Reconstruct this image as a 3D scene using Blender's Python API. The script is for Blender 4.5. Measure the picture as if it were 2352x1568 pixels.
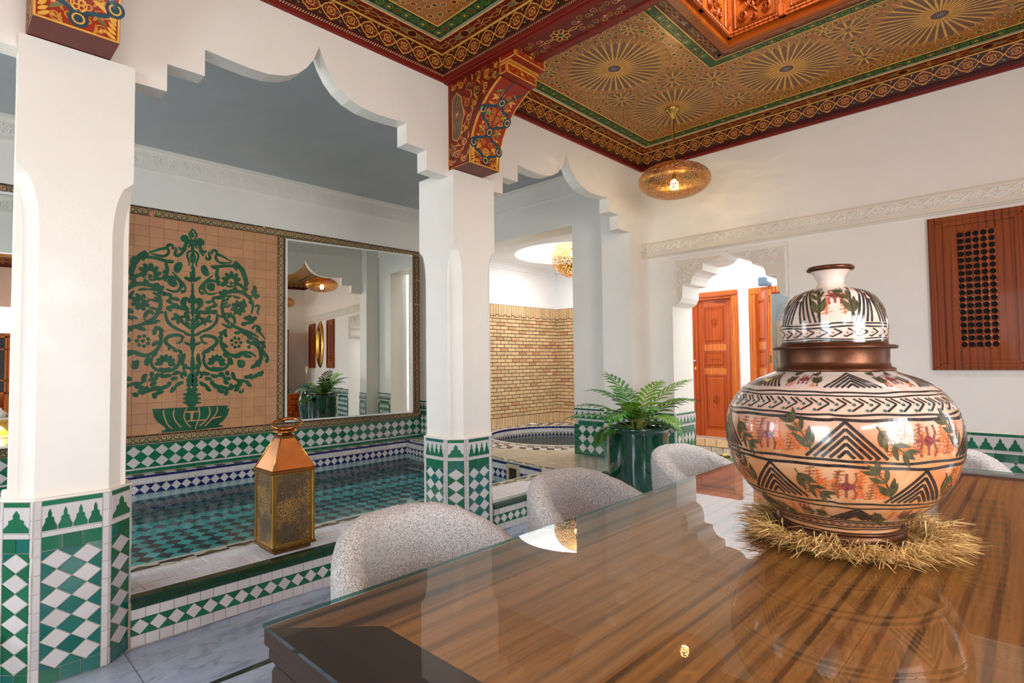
# Riad dining room beside an indoor pool -- one self-contained Blender 4.5 script
import bpy, bmesh, math, random
from mathutils import Vector, Matrix, noise
random.seed(7)
PI = math.pi
sc = bpy.context.scene
C = sc.collection
for _o in list(bpy.data.objects): bpy.data.objects.remove(_o)

# ------------------------------------------------------------------ camera
CAM_Z = 1.25
cam_d = bpy.data.cameras.new('camera'); cam = bpy.data.objects.new('camera', cam_d); C.objects.link(cam)
cam_d.sensor_width = 36.0; cam_d.lens = 1275.4/2352*36; cam_d.clip_start = 0.02; cam_d.clip_end = 200
_y, _p, _r = 0.765, 0.0367, -0.0113
_f = Vector((-math.sin(_y)*math.cos(_p), math.cos(_y)*math.cos(_p), math.sin(_p)))
_rt = Vector((math.cos(_y), math.sin(_y), 0)); _up = _rt.cross(_f)
_r2 = math.cos(_r)*_rt + math.sin(_r)*_up; _u2 = -math.sin(_r)*_rt + math.cos(_r)*_up
_m = Matrix((_r2, _u2, -_f)).transposed().to_4x4(); _m.translation = (0, 0, CAM_Z)
cam.matrix_world = _m
sc.camera = cam
# ------------------------------------------------------------------ sky, daylight, exposure
SKY = 5.0
w = bpy.data.worlds.new('sky'); sc.world = w; w.use_nodes = True
_bg = w.node_tree.nodes['Background']; _bg.inputs[0].default_value = (0.86, 0.93, 1.0, 1); _bg.inputs[1].default_value = SKY
sc.view_settings.view_transform = 'Standard'; sc.view_settings.look = 'None'
sc.view_settings.gamma = 1.0; sc.view_settings.use_curve_mapping = False
sc.view_settings.exposure = 0.2
sc.cycles.max_bounces = 14; sc.cycles.diffuse_bounces = 7; sc.cycles.glossy_bounces = 6; sc.cycles.transparent_max_bounces = 24
sc.cycles.sample_clamp_indirect = 8.0; sc.cycles.caustics_reflective = False; sc.cycles.caustics_refractive = False
def area(name, loc, target, sx, sy, power, col=(1, 1, 1), portal=False):
    d = bpy.data.lights.new(name, 'AREA'); d.shape = 'RECTANGLE'; d.size = sx; d.size_y = sy; d.energy = power; d.color = col
    o = bpy.data.objects.new(name, d); C.objects.link(o); o.location = loc
    o.rotation_euler = (Vector(target)-Vector(loc)).to_track_quat('-Z', 'Y').to_euler()
    if portal: d.cycles.is_portal = True
    return o
area('daylight_side_windows', (2.12, -0.2, 1.65), (0, -0.2, 1.5), 2.9, 1.5, 165, (1.0, 0.98, 0.96))
area('daylight_garden_windows', (-.35, -2.72, 1.5), (-1.6, 0, .2), 1.2, 1.7, 52, (0.72, 0.86, 1.0))
area('daylight_pool_window', (-4.7, -2.75, 1.7), (-4.7, 0, 1.3), 2.4, 2.2, 62, (0.90, 0.95, 1.0))
area('daylight_roof_lantern', (-0.1, 3.2, 4.9), (-0.1, 3.2, 0), 2.8, 1.2, 190, (1.0, 0.985, 0.965))
area('daylight_jacuzzi_skylight', (-5.02, 6.55, 4.68), (-5.02, 6.55, 0), 1.1, 1.1, 95, (1.0, 0.98, 0.96))

# ------------------------------------------------------------------ helpers
def lin(c): return tuple(((v/255)/12.92 if v/255 <= .04045 else ((v/255+.055)/1.055)**2.4) for v in c)
MATS = {}
class NT:
    def __init__(s, name):
        s.m = bpy.data.materials.new(name); s.m.use_nodes = True; s.t = s.m.node_tree; s.n = s.t.nodes; s.l = s.t.links
        s.b = s.n['Principled BSDF']; s.out = s.n['Material Output']
    def nd(s, t, **k):
        o = s.n.new(t)
        for a, v in k.items():
            if a.startswith('i_'):
                key = a[2:]; key = int(key) if key.isdigit() else key.replace('_', ' ')
                o.inputs[key].default_value = v
            else: setattr(o, a, v)
        return o
    def lk(s, a, b): s.l.new(a, b)
    def ramp(s, src, stops, interp='LINEAR'):
        r = s.n.new('ShaderNodeValToRGB'); r.color_ramp.interpolation = interp; e = r.color_ramp.elements
        while len(e) < len(stops): e.new(0.5)
        for i, (p, c) in enumerate(stops): e[i].position = p; e[i].color = (*c, 1) if len(c) == 3 else c
        s.lk(src, r.inputs[0]); return r.outputs[0]
    def coord(s, scale=(1, 1, 1), rot=(0, 0, 0), kind='Object'):
        g = s.n.new('ShaderNodeTexCoord'); m = s.n.new('ShaderNodeMapping'); m.inputs['Scale'].default_value = scale; m.inputs['Rotation'].default_value = rot
        s.lk(g.outputs[kind], m.inputs[0]); return m.outputs[0]
    def world(s, scale=(1, 1, 1), rot=(0, 0, 0)):
        g = s.n.new('ShaderNodeNewGeometry'); m = s.n.new('ShaderNodeMapping'); m.inputs['Scale'].default_value = scale; m.inputs['Rotation'].default_value = rot
        s.lk(g.outputs['Position'], m.inputs[0]); return m.outputs[0]
    def noise(s, vec, scale=5, detail=3, rough=.5, dist=0, out=0):
        o = s.nd('ShaderNodeTexNoise'); o.inputs['Scale'].default_value = scale; o.inputs['Detail'].default_value = detail
        o.inputs['Roughness'].default_value = rough; o.inputs['Distortion'].default_value = dist
        if vec is not None: s.lk(vec, o.inputs['Vector'])
        return o.outputs[out]
    def bump(s, h, strength=.3, dist=.01):
        b = s.nd('ShaderNodeBump'); b.inputs['Strength'].default_value = strength; b.inputs['Distance'].default_value = dist
        s.lk(h, b.inputs['Height']); s.lk(b.outputs[0], s.b.inputs['Normal']); return b
    def mix(s, fac, a, b):
        m = s.n.new('ShaderNodeMix'); m.data_type = 'RGBA'
        for sock, v in ((m.inputs[0], fac), (m.inputs[6], a), (m.inputs[7], b)):
            if hasattr(v, 'links'): s.lk(v, sock)
            else: sock.default_value = v if not isinstance(v, tuple) else (*v, 1)[:4]
        return m.outputs[2]
    def math(s, op, a, b=0):
        m = s.nd('ShaderNodeMath', operation=op)
        for i, v in ((0, a), (1, b)):
            if hasattr(v, 'links'): s.lk(v, m.inputs[i])
            else: m.inputs[i].default_value = v
        return m.outputs[0]
def plain(name, rgb, rough=.5, metal=0, var=.12, nscale=12, spec=.5, bump=0, bscale=60, rnd=0, coat=0, emis=None, hue=.014):
    """paint-like material: base colour with noise variation, optional per-piece variation and bump"""
    t = NT(name); c = lin(rgb); v = t.world()
    fac = t.noise(v, nscale, 4, .6)
    dark = tuple(x*(1-var) for x in c); lite = tuple(min(1, x*(1+var)) for x in c)
    col = t.ramp(fac, [(.3, dark), (.7, lite)])
    if rnd:
        g = t.nd('ShaderNodeNewGeometry'); o = t.nd('ShaderNodeObjectInfo')
        r = t.math('FRACT', t.math('ADD', g.outputs['Random Per Island'], t.math('MULTIPLY', o.outputs['Random'], 7.31)))
        h = t.nd('ShaderNodeHueSaturation'); t.lk(col, h.inputs['Color'])
        t.lk(t.math('ADD', t.math('MULTIPLY', r, 2*rnd), 1-rnd), h.inputs['Value'])
        t.lk(t.math('ADD', t.math('MULTIPLY', t.math('FRACT', t.math('MULTIPLY', r, 13.7)), hue), .5-hue/2), h.inputs['Hue'])
        col = h.outputs[0]
    t.lk(col, t.b.inputs['Base Color']); t.b.inputs['Roughness'].default_value = rough; t.b.inputs['Metallic'].default_value = metal
    t.b.inputs['Specular IOR Level'].default_value = spec; t.b.inputs['Coat Weight'].default_value = coat
    if bump: t.bump(t.noise(v, bscale, 4), bump, .004)
    if emis: t.b.inputs['Emission Color'].default_value = (*lin(emis[0]), 1); t.b.inputs['Emission Strength'].default_value = emis[1]
    MATS[name] = t.m; return t.m

def wmat(o):
    m = o.matrix_basis
    return m if o.parent is None else wmat(o.parent) @ o.matrix_parent_inverse @ m
def link(o, parent=None):
    C.objects.link(o)
    if parent is not None: o.parent = parent; o.matrix_parent_inverse = wmat(parent).inverted()
    return o
def tag(o, label=None, cat=None, group=None, kind=None):
    if label: o['label'] = label
    if cat: o['category'] = cat
    if group: o['group'] = group
    if kind: o['kind'] = kind
    return o
def empty(name, loc, label=None, cat=None, group=None, kind=None, rz=0):
    o = bpy.data.objects.new(name, None); o.empty_display_size = .1
    o.matrix_basis = Matrix.Translation(loc) @ Matrix.Rotation(rz, 4, 'Z'); C.objects.link(o)
    return tag(o, label, cat, group, kind)
def copy_tree(o, parent=None):
    c = o.copy(); C.objects.link(c); c.parent = parent
    for ch in [x for x in KIDS.get(o.name, [])]: copy_tree(bpy.data.objects[ch], c)
    return c
class MB:
    """mesh builder: vertices + faces with material slots, built as one object"""
    def __init__(s): s.v = []; s.f = []; s.mi = []; s.sm = []; s.cur = 0; s.smooth = False
    def add(s, vs, fs):
        b = len(s.v); s.v += [tuple(v) for v in vs]
        for f in fs: s.f.append(tuple(b+i for i in f)); s.mi.append(s.cur); s.sm.append(s.smooth)
    def box(s, x0, x1, y0, y1, z0, z1):
        vs = [(x, y, z) for x in (x0, x1) for y in (y0, y1) for z in (z0, z1)]
        s.add(vs, [(0, 1, 3, 2), (4, 6, 7, 5), (0, 4, 5, 1), (2, 3, 7, 6), (0, 2, 6, 4), (1, 5, 7, 3)]); return s
    def cbox(s, x0, x1, y0, y1, z0, z1, c=.004):
        """box with chamfered vertical and horizontal edges (bevelled corners)"""
        bm = bmesh.new(); bmesh.ops.create_cube(bm, size=1)
        for v in bm.verts: v.co = Vector(((x0+x1)/2+v.co.x*(x1-x0), (y0+y1)/2+v.co.y*(y1-y0), (z0+z1)/2+v.co.z*(z1-z0)))
        c = min(c, .45*min(x1-x0, y1-y0, z1-z0))
        bmesh.ops.bevel(bm, geom=list(bm.edges), offset=c, segments=1, affect='EDGES', profile=.5)
        bm.verts.index_update(); s.add([v.co for v in bm.verts], [[v.index for v in f.verts] for f in bm.faces]); bm.free(); return s
    def prism(s, poly, fr, w0, w1, inset=0):
        """polygon in the (u,v) of a frame extruded from w0 to w1; inset shrinks the w1 face (bevel)"""
        n = len(poly); cx = sum(p[0] for p in poly)/n; cy = sum(p[1] for p in poly)/n
        area_ = sum(poly[i][0]*poly[(i+1) % n][1]-poly[(i+1) % n][0]*poly[i][1] for i in range(n))
        if area_ < 0: poly = poly[::-1]
        vs = [fr(u, v, w0) for u, v in poly]+[fr(u, v, w1-inset) for u, v in poly]
        fs = [[i, (i+1) % n, n+(i+1) % n, n+i] for i in range(n)]+[list(range(n))[::-1]]
        if inset:
            q = []
            for u, v in poly:
                d = math.hypot(u-cx, v-cy) or 1; k = max(0, 1-inset*1.3/d); q.append((cx+(u-cx)*k, cy+(v-cy)*k))
            vs += [fr(u, v, w1) for u, v in q]; fs += [[n+i, n+(i+1) % n, 2*n+(i+1) % n, 2*n+i] for i in range(n)]+[list(range(2*n, 3*n))]
        else: fs += [list(range(n, 2*n))]
        s.add(vs, fs); return s
    def lathe(s, prof, cx=0, cy=0, n=48, smooth=True, close=False, ang=2*PI):
        sm = s.smooth; s.smooth = smooth; m = len(prof); full = abs(ang-2*PI) < 1e-6; k = n if full else n+1
        vs = [(cx+r*math.cos(ang*i/n), cy+r*math.sin(ang*i/n), z) for i in range(k) for r, z in prof]
        fs = []
        for i in range(n):
            j = (i+1) % k
            for a in range(m-1 if not close else m):
                b = (a+1) % m; fs.append((i*m+a, j*m+a, j*m+b, i*m+b))
        s.add(vs, fs); s.smooth = sm; return s
    def tube(s, pts, rad, n=8, smooth=True, closed=False, caps=True):
        sm = s.smooth; s.smooth = smooth; pts = [Vector(p) for p in pts]; m = len(pts)
        rr = rad if hasattr(rad, '__len__') else [rad]*m
        up = Vector((0, 0, 1)); vs = []; prev = None
        for i, p in enumerate(pts):
            if closed: t = (pts[(i+1) % m]-pts[i-1])
            else: t = pts[min(i+1, m-1)]-pts[max(i-1, 0)]
            t.normalize()
            if prev is None: a = t.orthogonal().normalized()
            else:
                a = prev-t*prev.dot(t)
                a = a.normalized() if a.length > 1e-6 else t.orthogonal().normalized()
            prev = a; b = t.cross(a)
            vs += [p+(a*math.cos(2*PI*k/n)+b*math.sin(2*PI*k/n))*rr[i] for k in range(n)]
        fs = []
        for i in range(m if closed else m-1):
            j = (i+1) % m
            for k in range(n): fs.append((i*n+k, i*n+(k+1) % n, j*n+(k+1) % n, j*n+k))
        if caps and not closed: fs += [tuple(range(n))[::-1], tuple(range((m-1)*n, m*n))]
        s.add(vs, fs); s.smooth = sm; return s
    def grid(s, fn, nu, nv, wrap_u=False, smooth=True):
        sm = s.smooth; s.smooth = smooth; k = nu if wrap_u else nu+1
        vs = [fn(i/nu, j/nv) for i in range(k) for j in range(nv+1)]; fs = []
        for i in range(nu):
            a = i*(nv+1); b = ((i+1) % k)*(nv+1)
            for j in range(nv): fs.append((a+j, b+j, b+j+1, a+j+1))
        s.add(vs, fs); s.smooth = sm; return s
    def xf(s, M):
        s.v = [tuple(M @ Vector(v)) for v in s.v]; return s
    def mesh(s, name, mats):
        me = bpy.data.meshes.new(name); me.from_pydata(s.v, [], s.f)
        if not isinstance(mats, (list, tuple)): mats = [mats]
        for m in mats: me.materials.append(MATS[m] if isinstance(m, str) else m)
        me.polygons.foreach_set('material_index', s.mi); me.polygons.foreach_set('use_smooth', s.sm); me.update(); return me
    def build(s, name, mats, parent=None, kind=None, label=None, fix=False):
        me = s.mesh(name, mats)
        if fix:
            bm = bmesh.new(); bm.from_mesh(me); bmesh.ops.recalc_face_normals(bm, faces=bm.faces); bm.to_mesh(me); bm.free()
        o = bpy.data.objects.new(name, me); link(o, parent)
        if parent is not None: KIDS.setdefault(parent.name, []).append(o.name)
        if kind: o['kind'] = kind
        if label: o['label'] = label
        return o
KIDS = {}
def frame(o, U, V, N):
    o, U, V, N = map(Vector, (o, U, V, N))
    f = lambda u, v, w=0: o+U*u+V*v+N*w
    f.m = Matrix((U, V, N)).transposed().to_4x4(); f.o = o; f.N = N
    return f
def clip(poly, u0, u1, v0, v1):
    def cut(p, ax, lim, sgn):
        out = []
        for i in range(len(p)):
            a, b = p[i-1], p[i]; da = sgn*(a[ax]-lim); db = sgn*(b[ax]-lim)
            if (da >= 0) != (db >= 0):
                t = da/(da-db); out.append((a[0]+(b[0]-a[0])*t, a[1]+(b[1]-a[1])*t))
            if db >= 0: out.append(b)
        return out
    for ax, lim, sg in ((0, u0, 1), (0, u1, -1), (1, v0, 1), (1, v1, -1)):
        poly = cut(poly, ax, lim, sg)
        if len(poly) < 3: return None
    q = []
    for p in poly:
        if not q or math.hypot(p[0]-q[-1][0], p[1]-q[-1][1]) > 1e-5: q.append(p)
    if len(q) > 1 and math.hypot(q[0][0]-q[-1][0], q[0][1]-q[-1][1]) < 1e-5: q.pop()
    if len(q) < 3: return None
    A = abs(sum(q[i-1][0]*q[i][1]-q[i][0]*q[i-1][1] for i in range(len(q))))/2
    return q if A > 4e-5 else None
def shrink(poly, g):
    """move every edge of a convex polygon inwards by g (the joint)"""
    n = len(poly); A = sum(poly[i][0]*poly[(i+1) % n][1]-poly[(i+1) % n][0]*poly[i][1] for i in range(n))
    if A < 0: poly = poly[::-1]
    ls = []
    for i in range(n):
        a, b = poly[i], poly[(i+1) % n]; dx, dy = b[0]-a[0], b[1]-a[1]; L = math.hypot(dx, dy) or 1e-9
        ls.append((a[0]-dy/L*g, a[1]+dx/L*g, dx, dy))
    out = []
    for i in range(n):
        x1, y1, d1, e1 = ls[i-1]; x2, y2, d2, e2 = ls[i]; D = d1*e2-e1*d2
        if abs(D) < 1e-12: out.append((x2, y2)); continue
        t = ((x2-x1)*e2-(y2-y1)*d2)/D; out.append((x1+d1*t, y1+e1*t))
    B = sum(out[i][0]*out[(i+1) % n][1]-out[(i+1) % n][0]*out[i][1] for i in range(n))
    return out if B > 2e-5 and B < abs(A) else None
TC = {}
def tiles(parent, specs, fr, thick=.006, gap=.0012, limit=300, name='tile', jitter=.0012, inset=.0012, smat=None):
    """specs = [(polygon, material)]; the largest-in-view first `limit` become objects sharing mesh data, the rest one stuff mesh"""
    cam_p = Vector((0, 0, CAM_Z)); rows = []
    for poly, mat in specs:
        q = shrink(poly, gap)
        if not q: continue
        cu = sum(p[0] for p in q)/len(q); cv = sum(p[1] for p in q)/len(q); P = fr(cu, cv, 0)
        rows.append(((P-cam_p).length, q, mat, cu, cv, P))
    rows.sort(key=lambda r: r[0])
    for d, q, mat, cu, cv, P in rows[:limit]:
        loc = [(round(p[0]-cu, 4), round(p[1]-cv, 4)) for p in q]; key = (tuple(loc), mat, thick, name)
        if key not in TC:
            mb = MB(); mb.prism(loc, lambda u, v, w: Vector((u, v, w)), 0, thick, inset); TC[key] = mb.mesh(name, mat)
        o = bpy.data.objects.new(name, TC[key]); M = fr.m.copy(); M.translation = P+fr.N*random.uniform(-jitter, jitter*.5)
        R = Matrix.Rotation(random.gauss(0, .010), 4, 'X') @ Matrix.Rotation(random.gauss(0, .010), 4, 'Y')
        o.matrix_basis = M @ R; link(o, parent)
    if len(rows) > limit:
        mats = sorted({r[2] for r in rows[limit:]}); mb = MB()
        for d, q, mat, cu, cv, P in rows[limit:]:
            mb.cur = mats.index(mat); j = random.uniform(-jitter, jitter*.5)
            mb.prism(q, lambda u, v, w: fr(u, v, w+j), 0, thick, inset)
        mb.build(name, mats, parent, kind='stuff' if parent is not None else None)
def rect(u0, u1, v0, v1): return [(u0, v0), (u1, v0), (u1, v1), (u0, v1)]
def row(u0, u1, v0, v1, n, mat, var=0):
    out = []
    for i in range(n):
        a = u0+(u1-u0)*i/n; b = u0+(u1-u0)*(i+1)/n; out.append((rect(a, b, v0, v1), mat))
    return out
def diamonds(u0, u1, v0, v1, du, dv, ma, mb_, uo=0., vo=0.):
    """rotated checkerboard: diamonds du x dv; columns alternate the two colours"""
    out = []; ni = int((u1-u0)/du*2)+4; nj = int((v1-v0)/dv*2)+4
    for i in range(-2, ni):
        for j in range(-2, nj):
            if (i+j) % 2: continue
            cu = u0+uo+i*du/2; cv = v0+vo+j*dv/2
            p = clip([(cu-du/2, cv), (cu, cv-dv/2), (cu+du/2, cv), (cu, cv+dv/2)], u0, u1, v0, v1)
            if p: out.append((p, ma if i % 2 == 0 else mb_))
    return out
def merlons(u0, u1, v0, v1, n, mg, mw):
    """stepped merlons in green on white: each is one piece, the white wedge between two is another"""
    out = []; p = (u1-u0)/n; h = v1-v0
    prof = [(-.5, 0), (.5, 0), (.5, .18), (.30, .40), (.30, .55), (.13, .62), (.13, .80), (0, 1.0), (-.13, .80), (-.13, .62), (-.30, .55), (-.30, .40), (-.5, .18)]
    for i in range(n):
        c = u0+p*(i+.5); out.append(([(c+a*p*.94, v0+b*h*.92) for a, b in prof], mg, 'm'))
    return out
class Deco:
    """flat painted or carved ornament laid on a surface: f(u,v,w) -> point"""
    def __init__(s, f, off=.0006, seg=.02): s.f = f; s.off = off; s.k = 0; s.mb = MB(); s.seg = seg; s.mats = []; s.ridge = 0
    def mat(s, m):
        if m not in s.mats: s.mats.append(m)
        s.mb.cur = s.mats.index(m)
    def stroke(s, pts, wd, m, closed=False, taper=None, lay=0):
        s.mat(m); P = []
        n = len(pts); rng = range(n if closed else n-1)
        for i in rng:
            a, b = pts[i], pts[(i+1) % n]; L = math.hypot(b[0]-a[0], b[1]-a[1]); k = max(1, int(L/s.seg+.5))
            for t in range(k): P.append((a[0]+(b[0]-a[0])*t/k, a[1]+(b[1]-a[1])*t/k))
        if not closed: P.append(pts[-1])
        s.k = (s.k+1) % 24; n = len(P); vs = []; off = s.off+lay*.0003+s.k*1.1e-5
        if n < 2: return
        for i, p in enumerate(P):
            a = P[i-1] if (i or closed) else P[0]; b = P[(i+1) % n] if (i < n-1 or closed) else P[-1]
            dx, dy = b[0]-a[0], b[1]-a[1]; L = math.hypot(dx, dy) or 1e-9; t = i/(n-1)
            hw = wd/2*(taper(t) if taper else 1); nx, ny = -dy/L*hw, dx/L*hw
            vs.append(s.f(p[0]+nx, p[1]+ny, off))
            if s.ridge: vs.append(s.f(p[0], p[1], off+s.ridge))
            vs.append(s.f(p[0]-nx, p[1]-ny, off))
        k = 3 if s.ridge else 2
        fs = []
        for i in range(n if closed else n-1):
            j = (i+1) % n
            for q in range(k-1): fs.append((i*k+q+1, j*k+q+1, j*k+q, i*k+q))
        sm = s.mb.smooth; s.mb.smooth = bool(s.ridge); s.mb.add(vs, fs); s.mb.smooth = sm
    def poly(s, pts, m, lay=0):
        s.mat(m); off = s.off+lay*.0003; s.mb.add([s.f(u, v, off) for u, v in pts], [tuple(range(len(pts)))])
    def fan(s, pts, m, lay=0):
        s.k = (s.k+1) % 24; s.mat(m); off = s.off+lay*.0003+s.k*1.1e-5; n = len(pts); c = (sum(p[0] for p in pts)/n, sum(p[1] for p in pts)/n)
        s.mb.add([s.f(c[0], c[1], off)]+[s.f(u, v, off) for u, v in pts], [(0, i+1, (i+1) % n+1) for i in range(n)])
    def disc(s, x, y, r, m, lay=0, n=12, ry=None):
        s.fan([(x+r*math.cos(2*PI*i/n), y+(ry or r)*math.sin(2*PI*i/n)) for i in range(n)], m, lay)
    def ring(s, x, y, r, wd, m, lay=0, n=16, ry=None):
        s.stroke([(x+r*math.cos(2*PI*i/n), y+(ry or r)*math.sin(2*PI*i/n)) for i in range(n)], wd, m, True, lay=lay)
    def leaf(s, x, y, ang, L, wd, m, bend=0, lay=0):
        P = []; a = ang
        for i in range(7): P.append((x, y)); x += L/6*math.cos(a); y += L/6*math.sin(a); a += bend/6
        s.stroke(P, wd, m, taper=lambda t: max(.03, math.sin(PI*min(1, t*.96+.04))), lay=lay)
    def spiral(s, x, y, r, turns, a0, sgn, wd, m, lay=0, r1=.15):
        n = int(10*turns)+4
        s.stroke([(x+r*(1-(1-r1)*i/n)*math.cos(a0+sgn*2*PI*turns*i/n), y+r*(1-(1-r1)*i/n)*math.sin(a0+sgn*2*PI*turns*i/n)) for i in range(n+1)], wd, m, taper=lambda t: .45+.55*math.sin(PI*t), lay=lay)
    def build(s, name, parent=None, kind=None):
        return s.mb.build(name, s.mats, parent, kind)

# ------------------------------------------------------------------ materials
def plaster(name, rgb, rough=.42, var=.03):
    t = NT(name); v = t.world(); c = lin(rgb)
    t.lk(t.ramp(t.noise(v, 2.2, 5, .65), [(.3, tuple(x*(1-var) for x in c)), (.7, tuple(min(1, x*(1+var)) for x in c))]), t.b.inputs['Base Color'])
    t.lk(t.ramp(t.noise(v, 3.5, 5, .7), [(.35, (rough-.12,)*3), (.7, (rough+.12,)*3)]), t.b.inputs['Roughness'])
    t.b.inputs['Specular IOR Level'].default_value = .45
    t.bump(t.noise(v, 9, 6, .6), .12, .02); MATS[name] = t.m
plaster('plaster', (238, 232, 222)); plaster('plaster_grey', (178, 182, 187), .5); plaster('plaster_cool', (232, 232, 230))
plaster('plaster_bright', (250, 250, 250), .6)
plaster('plaster_relief', (240, 234, 222), .6); plaster('plaster_ground', (222, 212, 195), .7)  # second one is a darker copy: recess shade put into the plaster colour
plain('grout', (188, 176, 160), .85, var=.15, nscale=40)
plain('grout_tan', (150, 112, 84), .85, var=.15, nscale=40)
plain('tile_green', (22, 102, 70), .16, var=.10, nscale=9, rnd=.18, bump=.10, bscale=35, coat=.3)
plain('tile_teal', (18, 102, 92), .16, var=.10, nscale=9, rnd=.15, bump=.10, bscale=35, coat=.3)
plain('tile_dark_green', (12, 58, 40), .14, var=.25, nscale=20, rnd=.12, bump=.12, bscale=30, coat=.5)
plain('tile_white', (206, 200, 198), .22, var=.05, nscale=9, rnd=.07, bump=.10, bscale=35, coat=.2)
plain('tile_cream', (196, 190, 176), .26, var=.06, nscale=9, rnd=.09, bump=.08, bscale=35)
plain('tile_blue', (24, 30, 96), .16, var=.15, nscale=9, rnd=.12, bump=.1, bscale=35, coat=.3)
plain('tile_navy', (20, 22, 52), .2, var=.2, nscale=9, rnd=.15)
plain('tile_kerb', (226, 224, 230), .3, var=.05, nscale=9, rnd=.07, bump=.08, bscale=35)
plain('tile_turquoise', (74, 176, 172), .2, var=.12, nscale=9, rnd=.22)
plain('tile_olive', (66, 72, 56), .28, var=.15, nscale=9, rnd=.15)
plain('tile_teal_deep', (44, 96, 100), .3, var=.5, nscale=5)
plain('tile_tan', (200, 144, 104), .38, var=.10, nscale=6, rnd=.05, bump=.1, bscale=30)
plain('inlay_green', (30, 92, 64), .22, var=.3, nscale=7, coat=.2)
plain('tile_black', (34, 32, 30), .25, var=.2)
plain('tile_ochre', (206, 160, 70), .3, var=.1, rnd=.1)
plain('brick', (206, 174, 130), .85, var=.10, nscale=25, rnd=.12, bump=.4, bscale=90)
plain('brick_red', (196, 146, 104), .85, var=.10, nscale=25, rnd=.14, bump=.4, bscale=90)
plain('mortar', (120, 88, 62), .95, var=.15, nscale=60, bump=.5, bscale=120)
plain('paint_red', (150, 44, 22), .42, var=.15, nscale=6, spec=.3)
plain('paint_crimson', (122, 26, 14), .42, var=.08, spec=.3)
plain('paint_maroon', (108, 30, 18), .42, var=.15, nscale=6, spec=.3)
plain('paint_dark', (66, 22, 14), .42, var=.2, spec=.3)
plain('paint_gold', (226, 168, 70), .42, var=.12, nscale=30, spec=.3)
plain('paint_gold_deep', (196, 128, 40), .42, var=.15, nscale=30)
plain('gold_line', (236, 180, 84), .38, metal=.15, var=.15, nscale=40)
plain('gold_ground', (172, 106, 36), .36, var=.16, nscale=5, coat=.2)
plain('paint_green', (46, 82, 34), .42, var=.2, nscale=12, spec=.3)
plain('paint_green_light', (104, 134, 62), .34, var=.15)
plain('paint_olive', (112, 108, 62), .34, var=.15)
plain('paint_ochre_brown', (112, 78, 50), .4, var=.3, nscale=14)
plain('paint_blue', (20, 62, 76), .3, var=.2)
plain('paint_pink', (214, 136, 96), .35, var=.15)
plain('paint_orange', (214, 96, 34), .35, var=.15)
plain('paint_silver', (150, 146, 128), .3, metal=.3, var=.15)
plain('ray_brown', (128, 82, 46), .4, var=.2, nscale=30)
plain('star_grey', (84, 78, 84), .4, var=.2)
plain('copper_metal', (176, 112, 58), .26, metal=1, var=.22, nscale=7, bump=.1, bscale=25)
plain('brass', (186, 140, 66), .28, metal=1, var=.25, nscale=9, bump=.08, bscale=25)
plain('brass_bright', (226, 184, 96), .2, metal=1, var=.1)
plain('brass_aged', (120, 86, 48), .42, metal=.9, var=.3, nscale=30)
plain('steel', (190, 190, 186), .25, metal=1)
plain('bronze_band', (96, 58, 38), .36, metal=.75, var=.35, nscale=18, bump=.15, bscale=50)
plain('soil', (52, 38, 28), .95, var=.4, nscale=60, bump=.8, bscale=80)
plain('leaf', (58, 116, 30), .42, var=.28, nscale=9, rnd=.28)
plain('leaf_light', (112, 164, 40), .42, var=.22, nscale=9, rnd=.2)
plain('stem', (136, 138, 66), .5, var=.2)
plain('straw', (230, 196, 130), .7, var=.2, nscale=40, rnd=.25)
plain('straw_dark', (186, 144, 84), .75, var=.25, nscale=40, rnd=.2)
plain('pot_green', (10, 62, 40), .06, var=.45, nscale=3.5, coat=.8, bump=.12, bscale=9)
plain('planter_teal', (32, 106, 98), .3, var=.3, nscale=5, coat=.3, bump=.4, bscale=18)
plain('pot_black', (26, 26, 24), .15, coat=.5)
plain('porcelain', (236, 234, 226), .15, coat=.5, var=.03)
plain('white_frame', (226, 224, 216), .35, var=.03)
plain('skimmer', (196, 178, 144), .5, var=.1)
plain('shade_black', (14, 13, 12), .9)
plain('shade_inner', (70, 68, 66), .9)
plain('device_grey', (92, 108, 122), .4)
plain('lens_dark', (18, 20, 22), .1)
plain('grey_wall', (168, 168, 166), .7)
plain('bath_tile', (206, 184, 150), .4, var=.04, rnd=.04)
plain('flower_yellow', (232, 196, 30), .6, var=.2, rnd=.15)
plain('flower_red', (206, 42, 50), .6, var=.2, rnd=.15)
plain('bulb_glow', (255, 226, 150), .3, emis=((255, 214, 130), 28))
plain('garden_green', (60, 90, 46), .8, var=.4, nscale=2, rnd=.3)
plain('paving', (176, 166, 150), .8, var=.15)
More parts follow.
